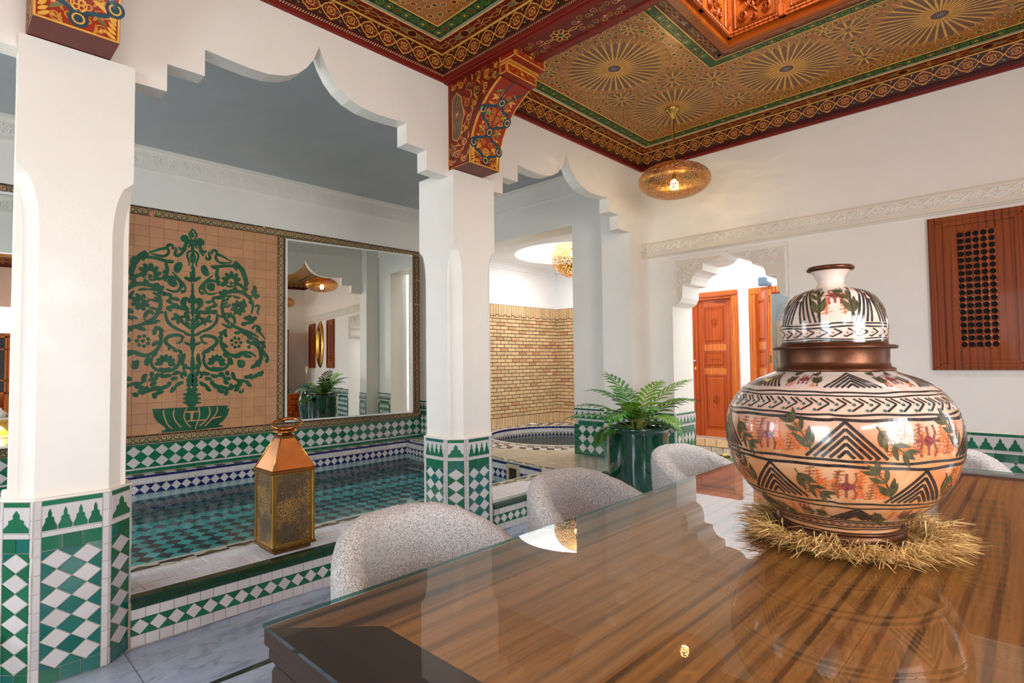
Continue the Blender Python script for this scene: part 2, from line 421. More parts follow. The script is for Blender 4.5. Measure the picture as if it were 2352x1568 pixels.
def wood(name, c1, c2, c3, axis='Y', scale=1., rough=.3, coat=0., dist=3.5, bands=7):
    t = NT(name); sc_ = {'X': (.10, 1, 1), 'Y': (1, .10, 1), 'Z': (1, 1, .10)}[axis]
    v = t.world(tuple(x*scale for x in sc_)); n1 = t.noise(v, 3.2, 5, .62, 1.2)
    wv = t.nd('ShaderNodeTexWave', wave_type='BANDS', bands_direction='X' if axis != 'X' else 'Y'); t.lk(v, wv.inputs['Vector'])
    wv.inputs['Scale'].default_value = bands; wv.inputs['Distortion'].default_value = dist*2; wv.inputs['Detail'].default_value = 3; wv.inputs['Detail Scale'].default_value = .6
    fine = t.noise(t.world(tuple(x*scale*(14 if x == 1 else 5) for x in sc_)), 9, 4, .6)
    a = t.mix(n1, lin(c1), lin(c2)); k = t.ramp(wv.outputs['Fac'], [(0.0, (0, 0, 0)), (.50, (.08,)*3), (.78, (.28,)*3), (.90, (1, 1, 1))])
    col = t.mix(t.math('MULTIPLY', k, t.ramp(n1, [(.4, (.25,)*3), (.6, (1, 1, 1))])), a, lin(c3))
    col = t.mix(t.ramp(fine, [(.35, (.35,)*3), (.6, (0, 0, 0))]), col, lin(c3))
    t.lk(col, t.b.inputs['Base Color']); t.b.inputs['Roughness'].default_value = rough; t.b.inputs['Coat Weight'].default_value = coat; t.b.inputs['Coat Roughness'].default_value = .05; t.b.inputs['Specular IOR Level'].default_value = .22
    t.bump(fine, .08, .002); MATS[name] = t.m
wood('wood_door', (196, 90, 22), (170, 66, 12), (124, 42, 8), 'Z', 1.2, .34, .1)
wood('wood_door_x', (206, 104, 28), (176, 76, 30), (120, 42, 16), 'X', 1.2, .3, .3)
wood('wood_frame', (224, 128, 44), (198, 100, 32), (140, 56, 20), 'Z', 1.2, .3, .3)
wood('wood_shutter', (160, 78, 20), (138, 60, 12), (104, 40, 8), 'Z', 1.1, .42, .05)
wood('wood_carved', (196, 104, 26), (160, 72, 14), (104, 40, 8), 'X', 1.4, .34, .1)
wood('wood_carved_y', (206, 104, 34), (168, 74, 20), (100, 36, 10), 'Y', 1.4, .34, .1)
wood('walnut', (174, 118, 62), (144, 92, 44), (46, 28, 18), 'Y', 1.0, .38, 0, 4.5, 7.0)
wood('walnut_dark', (48, 31, 23), (38, 24, 18), (24, 16, 12), 'Y', 1.3, .6, 0, 3.0, 5)
wood('walnut_dark_x', (62, 42, 31), (56, 38, 28), (32, 22, 16), 'X', 1.3, .5, 0, 3.0, 5)
wood('walnut_side', (140, 96, 58), (108, 72, 42), (54, 34, 22), 'Y', 1.2, .38, 0, 4.0, 3.0)
wood('wood_lattice', (186, 92, 40), (150, 66, 26), (96, 36, 14), 'Z', 1.2, .3, .3)
plain('walnut_black', (26, 20, 18), .8)
def marble():
    t = NT('marble'); v = t.world((1, .45, 1), (0, 0, .5)); n = t.noise(v, 3.2, 7, .7, 1.6); n2 = t.noise(v, 14, 5, .7, .8)
    col = t.ramp(n, [(.30, lin((116, 130, 152))), (.46, lin((160, 176, 200))), (.7, lin((186, 200, 220)))])
    col = t.mix(t.ramp(n2, [(.36, (.45,)*3), (.46, (0, 0, 0))]), col, lin((96, 104, 120)))
    t.lk(col, t.b.inputs['Base Color']); t.b.inputs['Roughness'].default_value = .16; MATS['marble'] = t.m
    t = NT('marble_beige'); v = t.world(); n = t.noise(v, 2.5, 6, .7, 1.2)
    t.lk(t.ramp(n, [(.3, lin((168, 154, 134))), (.7, lin((204, 194, 176)))]), t.b.inputs['Base Color']); t.b.inputs['Roughness'].default_value = .2; MATS['marble_beige'] = t.m
    t = NT('marble_green'); v = t.world(); n = t.noise(v, 22, 6, .7, 1.2)
    t.lk(t.ramp(n, [(.35, lin((20, 34, 32))), (.7, lin((60, 80, 74)))]), t.b.inputs['Base Color']); t.b.inputs['Roughness'].default_value = .15; MATS['marble_green'] = t.m
marble()
def see_through(name, tint, rough=0., ior=1.5, bump=None, mixin=1.0, base=0.0):
    """thin clear layer: transparent with Fresnel reflection"""
    t = NT(name); t.n.remove(t.b); tr = t.nd('ShaderNodeBsdfTransparent'); tr.inputs[0].default_value = (*tint, 1)
    gl = t.nd('ShaderNodeBsdfGlossy'); gl.inputs['Roughness'].default_value = rough; fr = t.nd('ShaderNodeFresnel'); fr.inputs['IOR'].default_value = ior
    if bump:
        b = t.nd('ShaderNodeBump'); b.inputs['Strength'].default_value = bump[1]; b.inputs['Distance'].default_value = bump[2]
        t.lk(t.noise(t.world(bump[3]), bump[0], 3, .5, .6), b.inputs['Height']); t.lk(b.outputs[0], gl.inputs['Normal']); t.lk(b.outputs[0], fr.inputs['Normal'])
    mx = t.nd('ShaderNodeMixShader'); geo = t.nd('ShaderNodeNewGeometry'); f = t.math('MULTIPLY', t.math('ADD', t.math('MULTIPLY', fr.outputs[0], mixin), base), t.math('SUBTRACT', 1.0, geo.outputs['Backfacing']))
    t.lk(f, mx.inputs[0]); t.lk(tr.outputs[0], mx.inputs[1]); t.lk(gl.outputs[0], mx.inputs[2]); t.lk(mx.outputs[0], t.out.inputs[0]); MATS[name] = t.m
see_through('table_glass', (.93, .96, .95), 0, 1.5)
see_through('glass_edge', (.10, .34, .30), .05, 1.5, base=.10)
see_through('water', (.70, .86, .88), .0, 1.33, (6, .22, .02, (1, 1.6, 1)), .95)
see_through('water_spa', (.50, .66, .66), .03, 1.33, (11, .9, .03, (1, 1, 1)))
see_through('window_glass', (.8, .9, .92), .02, 1.5)
def mirror():
    t = NT('mirror_silver'); t.b.inputs['Base Color'].default_value = (.86, .89, .87, 1); t.b.inputs['Metallic'].default_value = 1; t.b.inputs['Roughness'].default_value = .0
    MATS['mirror_silver'] = t.m
mirror()
def pierced(name, rgb, scale, hole=.34, glow=None, thr=.1):
    """pierced sheet brass: voronoi holes cut right through"""
    t = NT(name); v = t.coord((1, 1, 1)); vo = t.nd('ShaderNodeTexVoronoi', feature='DISTANCE_TO_EDGE'); vo.inputs['Scale'].default_value = scale; t.lk(v, vo.inputs['Vector'])
    a = t.ramp(vo.outputs['Distance'], [(thr, (1, 1, 1)), (thr+.04, (0, 0, 0))], 'LINEAR')
    c = lin(rgb); t.lk(t.ramp(t.noise(v, 26, 5, .7), [(.3, tuple(x*.55 for x in c)), (.7, tuple(min(1, x*1.35) for x in c))]), t.b.inputs['Base Color'])
    t.b.inputs['Metallic'].default_value = 1; t.b.inputs['Roughness'].default_value = .3
    tr = t.nd('ShaderNodeBsdfTransparent'); mx = t.nd('ShaderNodeMixShader'); t.lk(a, mx.inputs[0]); t.lk(tr.outputs[0], mx.inputs[1]); t.lk(t.b.outputs[0], mx.inputs[2]); t.lk(mx.outputs[0], t.out.inputs[0])
    MATS[name] = t.m
pierced('pierced_brass', (206, 150, 70), 95, thr=.13)
pierced('pierced_globe', (196, 142, 64), 42, thr=.13)
def lantern_glass():
    t = NT('lantern_panel'); v = t.world(); vo = t.nd('ShaderNodeTexVoronoi', feature='DISTANCE_TO_EDGE'); vo.inputs['Scale'].default_value = 78; t.lk(v, vo.inputs['Vector'])
    e = t.ramp(vo.outputs['Distance'], [(.10, (1, 1, 1)), (.2, (0, 0, 0))]); n = t.noise(v, 7, 4, .6)
    m = t.math('MULTIPLY', e, t.ramp(n, [(.45, (.1,)*3), (.6, (1, 1, 1))]))
    t.lk(t.mix(m, lin((92, 76, 58)), lin((176, 132, 66))), t.b.inputs['Base Color']); t.b.inputs['Metallic'].default_value = .55; t.b.inputs['Roughness'].default_value = .38
    t.bump(e, .5, .002); MATS['lantern_panel'] = t.m
lantern_glass()
def boucle():
    t = NT('boucle'); v = t.coord((1, 1, 1)); vo = t.nd('ShaderNodeTexVoronoi', feature='F1'); vo.inputs['Scale'].default_value = 230; t.lk(v, vo.inputs['Vector'])
    n = t.noise(v, 210, 4, .6, 1.5); h = t.math('SUBTRACT', n, t.math('MULTIPLY', vo.outputs['Distance'], .6))
    t.lk(t.ramp(h, [(.02, lin((176, 164, 154))), (.20, lin((222, 214, 208))), (.36, lin((246, 242, 242)))]), t.b.inputs['Base Color'])
    t.b.inputs['Roughness'].default_value = .95; t.b.inputs['Sheen Weight'].default_value = .35; t.b.inputs['Specular IOR Level'].default_value = .1
    t.bump(h, 1.0, .006); MATS['boucle'] = t.m
boucle()
def ceramic():
    t = NT('ceramic'); v = t.coord(); n = t.noise(v, 7, 5, .6, .8)
    sp = t.nd('ShaderNodeSeparateXYZ'); t.lk(v, sp.inputs[0])
    z = t.ramp(t.math('ADD', sp.outputs[2], t.math('MULTIPLY', n, .06)), [(.28, (0, 0, 0)), (.44, (1, 1, 1))])
    body = t.ramp(n, [(.3, lin((206, 118, 68))), (.5, lin((212, 146, 96))), (.72, lin((222, 186, 148)))])
    t.lk(t.mix(z, body, lin((222, 208, 200))), t.b.inputs['Base Color'])
    t.b.inputs['Roughness'].default_value = .13; t.b.inputs['Coat Weight'].default_value = .6; t.bump(t.noise(v, 22, 3), .08, .004); MATS['ceramic'] = t.m
    t = NT('ceramic_light'); v = t.coord(); n = t.noise(v, 9, 5, .6, .8)
    t.lk(t.ramp(n, [(.3, lin((206, 170, 150))), (.5, lin((220, 196, 180))), (.72, lin((230, 220, 212)))]), t.b.inputs['Base Color']); t.b.inputs['Roughness'].default_value = .13; t.b.inputs['Coat Weight'].default_value = .6; MATS['ceramic_light'] = t.m
    for nm, c in (('ink_black', (34, 30, 30)), ('ink_leaf', (70, 68, 40)), ('ink_purple', (132, 56, 58)), ('ink_orange', (224, 104, 48)), ('ink_brown', (150, 84, 46)), ('ink_teal', (42, 96, 100)), ('ink_blue', (70, 84, 112))):
        t = NT(nm); v = t.coord(); c = lin(c); n = t.noise(v, 60, 4, .7)
        t.lk(t.ramp(n, [(.3, tuple(x*.7 for x in c)), (.75, tuple(min(1, x*1.6+.03) for x in c))]), t.b.inputs['Base Color']); t.b.inputs['Roughness'].default_value = .16; t.b.inputs['Coat Weight'].default_value = .5
        if nm in ('ink_orange', 'ink_purple', 'ink_brown'):   # watery washes: the glaze thins out in places
            a = t.ramp(n, [(.36, (.25,)*3), (.56, (1, 1, 1))]); tr = t.nd('ShaderNodeBsdfTransparent'); mx = t.nd('ShaderNodeMixShader')
            t.lk(a, mx.inputs[0]); t.lk(tr.outputs[0], mx.inputs[1]); t.lk(t.b.outputs[0], mx.inputs[2]); t.lk(mx.outputs[0], t.out.inputs[0])
        MATS[nm] = t.m
ceramic()

# ------------------------------------------------------------------ structure
XA, XB = -2.956, -3.061          # arcade wall faces
YB = 5.033                       # back wall face
XR, YF = 2.05, -2.6              # right wall, front wall
XP = -6.3                        # pool wall
ZC = 3.40                        # ceilings
FX = frame((0, 0, 0), (0, 1, 0), (0, 0, 1), (1, 0, 0))      # generic (y,z,x)
def struct(name, mb, mats, fix=True):
    return mb.build(name, mats, None, 'structure', fix=fix)
# floor slabs --------------------------------------------------------------
fl = empty('floor', (0, 0, 0), kind='structure')
mb = MB(); mb.box(XA-.4, XR+.2, YF-.2, YB+.5, -.12, -.012); mb.build('screed', 'grout', fl)
FZ = frame((0, 0, -.012), (1, 0, 0), (0, 1, 0), (0, 0, 1))
sp = []; ys = [-2.6, -1.58, -.46, .60, 1.66, 2.72, 3.78, 4.90, 5.1]
gx = [(-2.99, -2.43), (-2.385, -1.30), (-1.255, -.17), (-.125, .96), (1.005, 2.1)]
for a, b in gx:
    for i in range(len(ys)-1): sp.append((rect(a, b, ys[i], ys[i+1]), 'marble'))
tiles(fl, sp, FZ, .012, .0015, name='marble_slab', jitter=.0002, inset=.001)
sp = []
for a, b in zip(gx[:-1], gx[1:]):
    for i in range(len(ys)-1): sp.append((rect(a[1], b[0], ys[i], ys[i+1]), 'marble_green'))
tiles(fl, sp, FZ, .0122, .001, name='marble_strip', jitter=.0002, inset=.0008)
# arcade wall --------------------------------------------------------------
P1 = [(.603, 2.543), (.741, 2.547), (.741, 2.679), (.904, 2.681), (.904, 2.815), (1.02, 2.806), (1.12, 2.802), (1.22, 2.808), (1.31, 2.832), (1.38, 2.873), (1.43, 2.923), (1.47, 2.985), (1.506, 3.075)]
arch1 = P1+[(3.012-y, z) for y, z in P1[::-1]][1:]
arch1[-1] = (2.466, arch1[-1][1]); arch1[0] = (.597, arch1[0][1])
k2 = (4.806-2.844)/(2.466-.597)
arch2 = [(2.844+(y-.597)*k2, z-.012-.015*math.sin(PI*(y-.603)/1.857)*0) for y, z in arch1]
arch0 = [(y-2.25, z) for y, z in arch1]
def arch_wall(name, x0, x1, y0, y1, ztop, arches, zbot=0, mat='plaster'):
    """wall in the y,z plane; every arch = (profile, sill height)"""
    mb = MB(); F = frame((0, 0, 0), (0, 1, 0), (0, 0, 1), (1, 0, 0)); cur = y0
    for prof, sill in arches:
        a, b = prof[0][0], prof[-1][0]
        mb.box(x0, x1, cur, a, zbot, ztop)
        for (p, q) in zip(prof[:-1], prof[1:]):
            if q[0]-p[0] > 1e-4: mb.prism([(p[0], p[1]), (q[0], q[1]), (q[0], ztop), (p[0], ztop)], F, x0, x1)
        if sill > zbot: mb.box(x0, x1, a, b, zbot, sill)
        cur = b
    mb.box(x0, x1, cur, y1, zbot, ztop)
    bm = bmesh.new(); vs = [bm.verts.new(v) for v in mb.v]
    for f in mb.f:
        try: bm.faces.new([vs[i] for i in f])
        except ValueError: pass
    bmesh.ops.remove_doubles(bm, verts=bm.verts, dist=1e-4)
    seen = {}
    for f in list(bm.faces):
        c = f.calc_center_median(); k = (round(c.x, 3), round(c.y, 3), round(c.z, 3)); seen.setdefault(k, []).append(f)
    dead = [f for fs in seen.values() if len(fs) > 1 for f in fs]
    bmesh.ops.delete(bm, geom=dead, context='FACES'); bmesh.ops.recalc_face_normals(bm, faces=bm.faces)
    me = bpy.data.meshes.new(name); bm.to_mesh(me); bm.free(); me.materials.append(MATS[mat])
    o = bpy.data.objects.new(name, me); link(o); o['kind'] = 'structure'; return o
arch_wall('wall_left', XB, XA, YF, YB+.02, 3.60, [(arch0, 0), (arch1, 0), (arch2, 0)])
# right half-pier that closes the second arch against the back wall
mb = MB(); mb.box(-3.30, XA+.001, 4.80, YB+.01, 0, 3.42); struct('wall_left_pier', mb, 'plaster')
# back wall: arched doorway to the courtyard, thick jambs -------------------
BF = frame((0, YB, 0), (1, 0, 0), (0, 0, 1), (0, -1, 0))
DX0, DX1 = -2.635, -1.556
def box_w(mb, x0, x1, z0, z1, y0=YB, y1=YB+.42): mb.box(x0, x1, y0, y1, z0, z1)
mb = MB(); box_w(mb, XA-.35, DX0, 0, 3.6); box_w(mb, DX1, XR+.3, 0, 3.6); box_w(mb, DX0, DX1, 2.25, 3.6)
struct('wall_back', mb, 'plaster', fix=False)
# cusped plaster panel filling the doorway head
RP = [(DX0+.02, 1.775), (-2.60, 1.79), (-2.56, 1.815), (-2.538, 1.86), (-2.53, 1.975), (-2.445, 1.98), (-2.44, 2.02), (-2.42, 2.058), (-2.385, 2.085), (-2.325, 2.10), (-2.32, 2.165), (-2.255, 2.165), (-2.19, 2.178), (-2.145, 2.205), (-2.12, 2.235), (-2.105, 2.252)]
prof = RP+[(DX0+DX1-x, z) for x, z in RP[::-1]]
prof[0] = (DX0, 1.775); prof[-1] = (DX1, 1.775)
mb = MB(); G = lambda u, v, w=0: Vector((u, YB+.012+w, v))
for p, q in zip(prof[:-1], prof[1:]):
    if q[0]-p[0] > 1e-4: mb.prism([p, q, (q[0], 2.255), (p[0], 2.255)], G, 0, .36)
arch = struct('trim_courtyard_arch', mb, 'plaster')
mb = MB()
G2 = lambda u, v, w=0: Vector((u, YB+.012-w, v))
d = Deco(G2, .001, .02); d.ridge = .012
def inarch(x, z):
    for p, q in zip(prof[:-1], prof[1:]):
        if p[0] <= x <= q[0]: return z > p[1]+(q[1]-p[1])*((x-p[0])/((q[0]-p[0]) or 1))+.03 and z < 2.235
    return False
random.seed(3)
for k in range(240):
    x = random.uniform(DX0+.03, DX1-.03); z = random.uniform(1.82, 2.22)
    if inarch(x, z) and inarch(x-.02, z) and inarch(x+.02, z):
        if k % 2: d.spiral(x, z, .024, 1.1, random.uniform(0, 6), random.choice((1, -1)), .010, 'plaster_relief')
        else: d.leaf(x, z, random.uniform(0, 6), .04, .014, 'plaster_relief', random.uniform(-1.5, 1.5))
d.build('carved_relief', arch)
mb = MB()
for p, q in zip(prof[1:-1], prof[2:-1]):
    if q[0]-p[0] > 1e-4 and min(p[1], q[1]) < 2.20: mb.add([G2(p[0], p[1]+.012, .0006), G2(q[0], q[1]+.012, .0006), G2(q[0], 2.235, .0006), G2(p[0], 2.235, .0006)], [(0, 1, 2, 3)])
mb.build('relief_shade', 'plaster_ground', arch)  # thin sheet whose darker colour paints shade behind the arch carving
d = Deco(G2, .001, .05); d.ridge = .008
d.stroke([(DX0+.03, 1.83), (DX0+.03, 2.228), (DX1-.03, 2.228), (DX1-.03, 1.83)], .014, 'plaster_relief'); d.build('moulding', arch)
# carved plaster frieze along the back wall --------------------------------
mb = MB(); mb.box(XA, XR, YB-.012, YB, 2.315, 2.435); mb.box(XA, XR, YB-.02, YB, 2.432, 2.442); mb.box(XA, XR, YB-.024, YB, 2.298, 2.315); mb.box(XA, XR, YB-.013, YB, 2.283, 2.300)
fz = struct('trim_frieze_back', mb, 'plaster_ground')  # darker plaster colour carries painted shade behind the frieze carving
d = Deco(lambda u, v, w=0: Vector((u, YB-.012-w, v)), .0005, .012); d.ridge = .016
P = .235; n = int((XR-XA)/P)+1
for i in range(n):
    u0 = XA+i*P
    for sgn, ph in ((1, 0), (-1, PI)):
        d.stroke([(u0+P*t/14, 2.376+.036*math.sin(2*PI*t/14+ph)) for t in range(15)], .012, 'plaster_relief')
    for k in range(2):
        c = u0+P*(.25+.5*k); s = 1 if k == 0 else -1
        for a in (-.9, -.3, .3, .9): d.leaf(c, 2.376-s*.006, s*PI/2+a, .042, .017, 'plaster_relief', a*.8)
        d.leaf(c, 2.376+s*.012, -s*PI/2, .05, .018, 'plaster_relief')
        d.spiral(c+.045, 2.376-s*.030, .017, 1.1, s*1.2, s, .008, 'plaster_relief'); d.spiral(c-.045, 2.376-s*.030, .017, 1.1, PI-s*1.2, -s, .008, 'plaster_relief')
d.build('carved_relief', fz)
# right and front walls, roof slab, garden opening --------------------------
mb = MB(); mb.box(XR, XR+.2, YF-.2, -1.7, 0, 3.6); mb.box(XR, XR+.2, 1.3, 3.55, 0, 3.6); mb.box(XR, XR+.2, -1.7, 1.3, 0, .88); mb.box(XR, XR+.2, -1.7, 1.3, 2.42, 3.6); mb.box(XR, XR+.2, -.27, -.13, .88, 2.42); mb.box(XR, XR+.2, 4.62, YB+.1, 0, 3.6); mb.box(XR, XR+.2, 3.55, 4.62, 2.15, 3.6); struct('wall_right', mb, 'plaster', fix=False)
mb = MB(); mb.box(XA-.4, -1.0, YF-.2, YF, 0, 3.6); mb.box(.3, XR+.2, YF-.2, YF, 0, 3.6); mb.box(-1.0, .3, YF-.2, YF, 2.4, 3.6); mb.box(-1.0, .3, YF-.2, YF, 0, .6)
mb.box(XP-.3, -5.9, YF-.2, YF, -.6, 3.6); mb.box(-3.5, XA-.38, YF-.2, YF, -.6, 3.6); mb.box(-5.9, -3.5, YF-.2, YF, 2.8, 3.6); mb.box(-5.9, -3.5, YF-.2, YF, -.6, .6)
struct('wall_front', mb, 'plaster', fix=False)
# room ceiling slab with the roof-lantern hole ------------------------------
HX0, HX1, HY0, HY1 = -1.50, 1.35, 2.78, 3.70
mb = MB(); mb.box(XA-.2, HX0, 2.5, YB+.4, ZC, ZC+.12); mb.box(HX0, HX1, HY1, YB+.4, ZC, ZC+.12); mb.box(HX1, XR+.3, 2.5, YB+.4, ZC, ZC+.12); mb.box(HX0, HX1, 2.5, HY0, ZC, ZC+.12); mb.box(XA-.2, XR+.3, YF-.3, 2.5, ZC, ZC+.12)
ceil = struct('ceiling', mb, 'gold_ground', fix=False)
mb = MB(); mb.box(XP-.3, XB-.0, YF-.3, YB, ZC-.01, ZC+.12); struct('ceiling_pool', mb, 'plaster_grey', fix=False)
# pool-side walls -----------------------------------------------------------
mb = MB(); mb.box(XP-.3, XP-.02, YF-.2, YB+.05, -.8, 3.6); wpool = struct('wall_pool', mb, 'plaster_cool', fix=False)
# lower plaster skin leaves a recess behind mural and mirrors
mb = MB(); mb.box(XP-.03, XP, YF, YB, 2.806, 3.45); struct('wall_pool_plaster', mb, 'plaster', fix=False); mb = MB(); mb.box(XP-.03, XP, 4.70, YB, .22, 2.81); struct('wall_pool_plaster', mb, 'plaster', fix=False)
OX0, OX1 = -5.85, -3.862
mb = MB(); mb.box(OX1, -3.30, YB, YB+.30, -.1, 3.6); mb.box(OX0, OX1, YB, YB+.30, 2.80, 3.6); mb.box(XP-.3, OX0, YB, YB+.30, -.1, 3.6)
struct('wall_pool_end', mb, 'plaster', fix=False)
mb = MB(); mb.prism([(XP, 4.70), (-6.02, 4.70), (-5.93, 4.79), (-5.93, YB), (XP, YB)], lambda u, v, w=0: Vector((u, v, w)), .12, 2.05)
mb.prism([(XP, 4.70), (-5.93, 4.70), (-5.93, YB), (XP, YB)], lambda u, v, w=0: Vector((u, v, w)), 2.05, 3.42)
pier = struct('wall_pool_pier', mb, 'plaster')
# cornices of the pool bay ---------------------------------------------------
def cornice(name, F, u0, u1, rel=True):
    mb = MB()
    for a, b, c in ((3.175, 3.195, .022), (3.195, 3.215, .014), (3.215, 3.345, .010), (3.345, 3.365, .022), (3.365, 3.40, .05)): mb.prism(rect(u0, u1, a, b), F, 0, c)
    o = struct(name, mb, 'plaster')
    if rel:
        d = Deco(F, .0105, .03); d.ridge = .005; random.seed(11)
        n = int((u1-u0)/.34)
        for i in range(n):
            c = u0+(u1-u0)*(i+.5)/n
            for a in range(8): d.leaf(c, 3.28, a*PI/4+.2, .05, .020, 'plaster_relief', .4)
            for s in (1, -1):
                for q in (1, -1):
                    d.spiral(c+s*.085, 3.28+q*.026, .03, 1.2, random.uniform(0, 6), s*q, .012, 'plaster_relief'); d.leaf(c+s*.12, 3.28, q*1.1+(0 if s > 0 else PI), .045, .018, 'plaster_relief', .5)
            d.disc(c+.17, 3.28, .011, 'plaster_relief', 8)
        d.build('carved_relief', o)
    return o
cornice('trim_cornice_pool', frame((XP, 0, 0), (0, 1, 0), (0, 0, 1), (1, 0, 0)), YF, YB)
cornice('trim_cornice_end', frame((0, YB, 0), (1, 0, 0), (0, 0, 1), (0, -1, 0)), XP, -3.06)
cornice('trim_cornice_arcade', frame((XB, 0, 0), (0, 1, 0), (0, 0, 1), (-1, 0, 0)), YF, YB)

# ------------------------------------------------------------------ pillars of the arcade
def column(y0, y1, label, lim=150, group=None, sh=0):
    root = empty('pillar', (-3.10, (y0+y1)/2, 0), label, 'pillar', group)
    x0, x1, c = -3.295, -2.905, .075; yc0, yc1 = y0+c, y1-c
    S = lambda p: (p[0], p[1]+(x1-p[0])*sh*(1 if p[1] < (y0+y1)/2 else 0), *p[2:])      # the old pillar is slightly out of square
    oct_ = lambda e: [S(q) for q in [(x0-e, yc0), (x0+c, y0-e), (x1-c, y0-e), (x1+e, yc0), (x1+e, yc1), (x1-c, y1+e), (x0+c, y1+e), (x0-e, yc1)]]
    H = lambda u, v, w=0: Vector((u, v, w))
    mb = MB(); mb.prism(oct_(0), H, .70, 1.80)
    # lamb's-tongue stops: the chamfer runs out in a curve
    n = 8; zs = [1.80+.26*i/n for i in range(n+1)]; vs = []; fs = []
    def ring(z, t):
        cc = c*math.sqrt(max(0, 1-t*t)) if t < 1 else 0; cc = max(cc, .0008)
        return [S(q) for q in [(x0, y0+cc, z), (x0+cc, y0, z), (x1-cc, y0, z), (x1, y0+cc, z), (x1, y1-cc, z), (x1-cc, y1, z), (x0+cc, y1, z), (x0, y1-cc, z)]]
    for i, z in enumerate(zs): vs += ring(z, i/n)
    for i in range(n):
        for k in range(8): a = i*8; fs.append((a+k, a+(k+1) % 8, a+8+(k+1) % 8, a+8+k))
    mb.add(vs, fs); mb.prism([S(q) for q in [(x0, y0), (x1, y0), (x1, y1), (x0, y1)]], H, 2.06, 2.585)
    mb.build('shaft', 'plaster', root, fix=True)
    mb = MB(); mb.prism(oct_(.022), H, 0, .722); mb.build('tile_backing', 'grout', root, fix=True)
    pts = oct_(.022); specs_all = []
    for i in range(8):
        a, b = Vector((*pts[i], 0)), Vector((*pts[(i+1) % 8], 0))
        mid = (a+b)/2; nrm = Vector((b.y-a.y, a.x-b.x, 0)).normalized()
        if nrm.x < -.5: continue                       # the pool side is never seen from the room
        if nrm.x < .1 and nrm.y > 0: pass
        L = (b-a).length; U = (b-a).normalized(); F = frame(a, U, (0, 0, 1), nrm)
        s = [];
        wide = L > .15; e = .024 if wide else .012
        nst = 10
        for k in range(nst):
            s.append((rect(0, e, .72*k/nst, .72*(k+1)/nst), 'tile_white')); s.append((rect(L-e, L, .72*k/nst, .72*(k+1)/nst), 'tile_white'))
        k = max(2, round((L-2*e)/.06))
        s += row(e, L-e, .70, .72, max(1, k//2), 'tile_green'); s += row(e, L-e, .578, .597, max(1, k//2), 'tile_white'); s += row(e, L-e, .522, .578, k, 'tile_green'); s += row(e, L-e, 0, .055, k, 'tile_green')
        nd = max(1, round((L-2*e)/.0815)); du = (L-2*e)/nd if wide else (L-2*e)
        s += diamonds(e, L-e, .055, .522, du, .0778, 'tile_teal' if i % 3 == 0 else 'tile_green', 'tile_white', 0, 0)
        random.seed(i); s = [(p, ('tile_teal' if m == 'tile_green' and random.random() < .22 else m)) for p, m in s]
        vis = nrm.x > .1 or nrm.y < 0
        tiles(root, s, F, .004, .0012, limit=400 if vis and lim > 100 else 0)
        # merlon frieze
        mb = MB(); mb.cur = 0; mb.prism(rect(e+.001, L-e-.001, .598, .699), F, 0, .0038, .001); mb.build('merlon_ground', 'tile_white', root)
        for p, m, _ in merlons(e, L-e, .602, .696, max(2, round((L-2*e)/.052)) if wide else 1, 'tile_green', 'tile_white'):
            mb = MB(); mb.prism(p, F, .0036, .0056); mb.build('merlon', m, root)
    # thin mortar cap
    mb = MB(); mb.prism(oct_(.026), H, .722, .730); mb.build('mortar_cap', 'plaster', root, fix=True)
    return root
column(.210, .603, 'white chamfered pillar at the left with a green and white tiled base', sh=.085)
column(2.46, 2.85, 'white chamfered pillar in the centre under the painted bracket')
p3 = column(-2.04, -1.647, None, 0); p3['kind'] = 'structure'; del p3['category']

# ------------------------------------------------------------------ pool
ZT = .215            # kerb top
XW, YW = -6.22, 7.62
XI = -3.44           # inner edge of the kerb
pool = empty('floor_pool', (-4.8, 1.0, 0), 'tiled indoor pool with green and white kerb behind the arches', None, None, 'structure')
def yend(x): return 4.10+(XI-x)*.125
mb = MB()
Hh = lambda u, v, w=0: Vector((u, v, w))
mb.box(XI-.0, XA-.012, YF, 5.0, -.1, ZT-.014)                       # kerb core
mb.build('kerb_core', 'grout', pool)
mb = MB(); mb.prism([(XI-.14, yend(XI-.14)), (XI-.14, 5.0), (XI, 5.0), (XI, 4.0)], Hh, -.1, ZT-.014)
mb.prism([(XP, yend(XP)), (XP, 5.0), (XI-.14, 5.0), (XI-.14, yend(XI-.14))], Hh, -.9, ZT-.03); mb.build('deck_core', 'grout', pool)
mb = MB(); mb.box(XP, XI+.1, YF, 5, -.92, -.15); mb.box(XP-.02, XP+.088, YF, yend(XP)+.05, -.9, .212); mb.box(XI, XI+.1, YF, yend(XI)+.03, -.9, ZT-.02)
mb.build('basin', 'grout', pool)
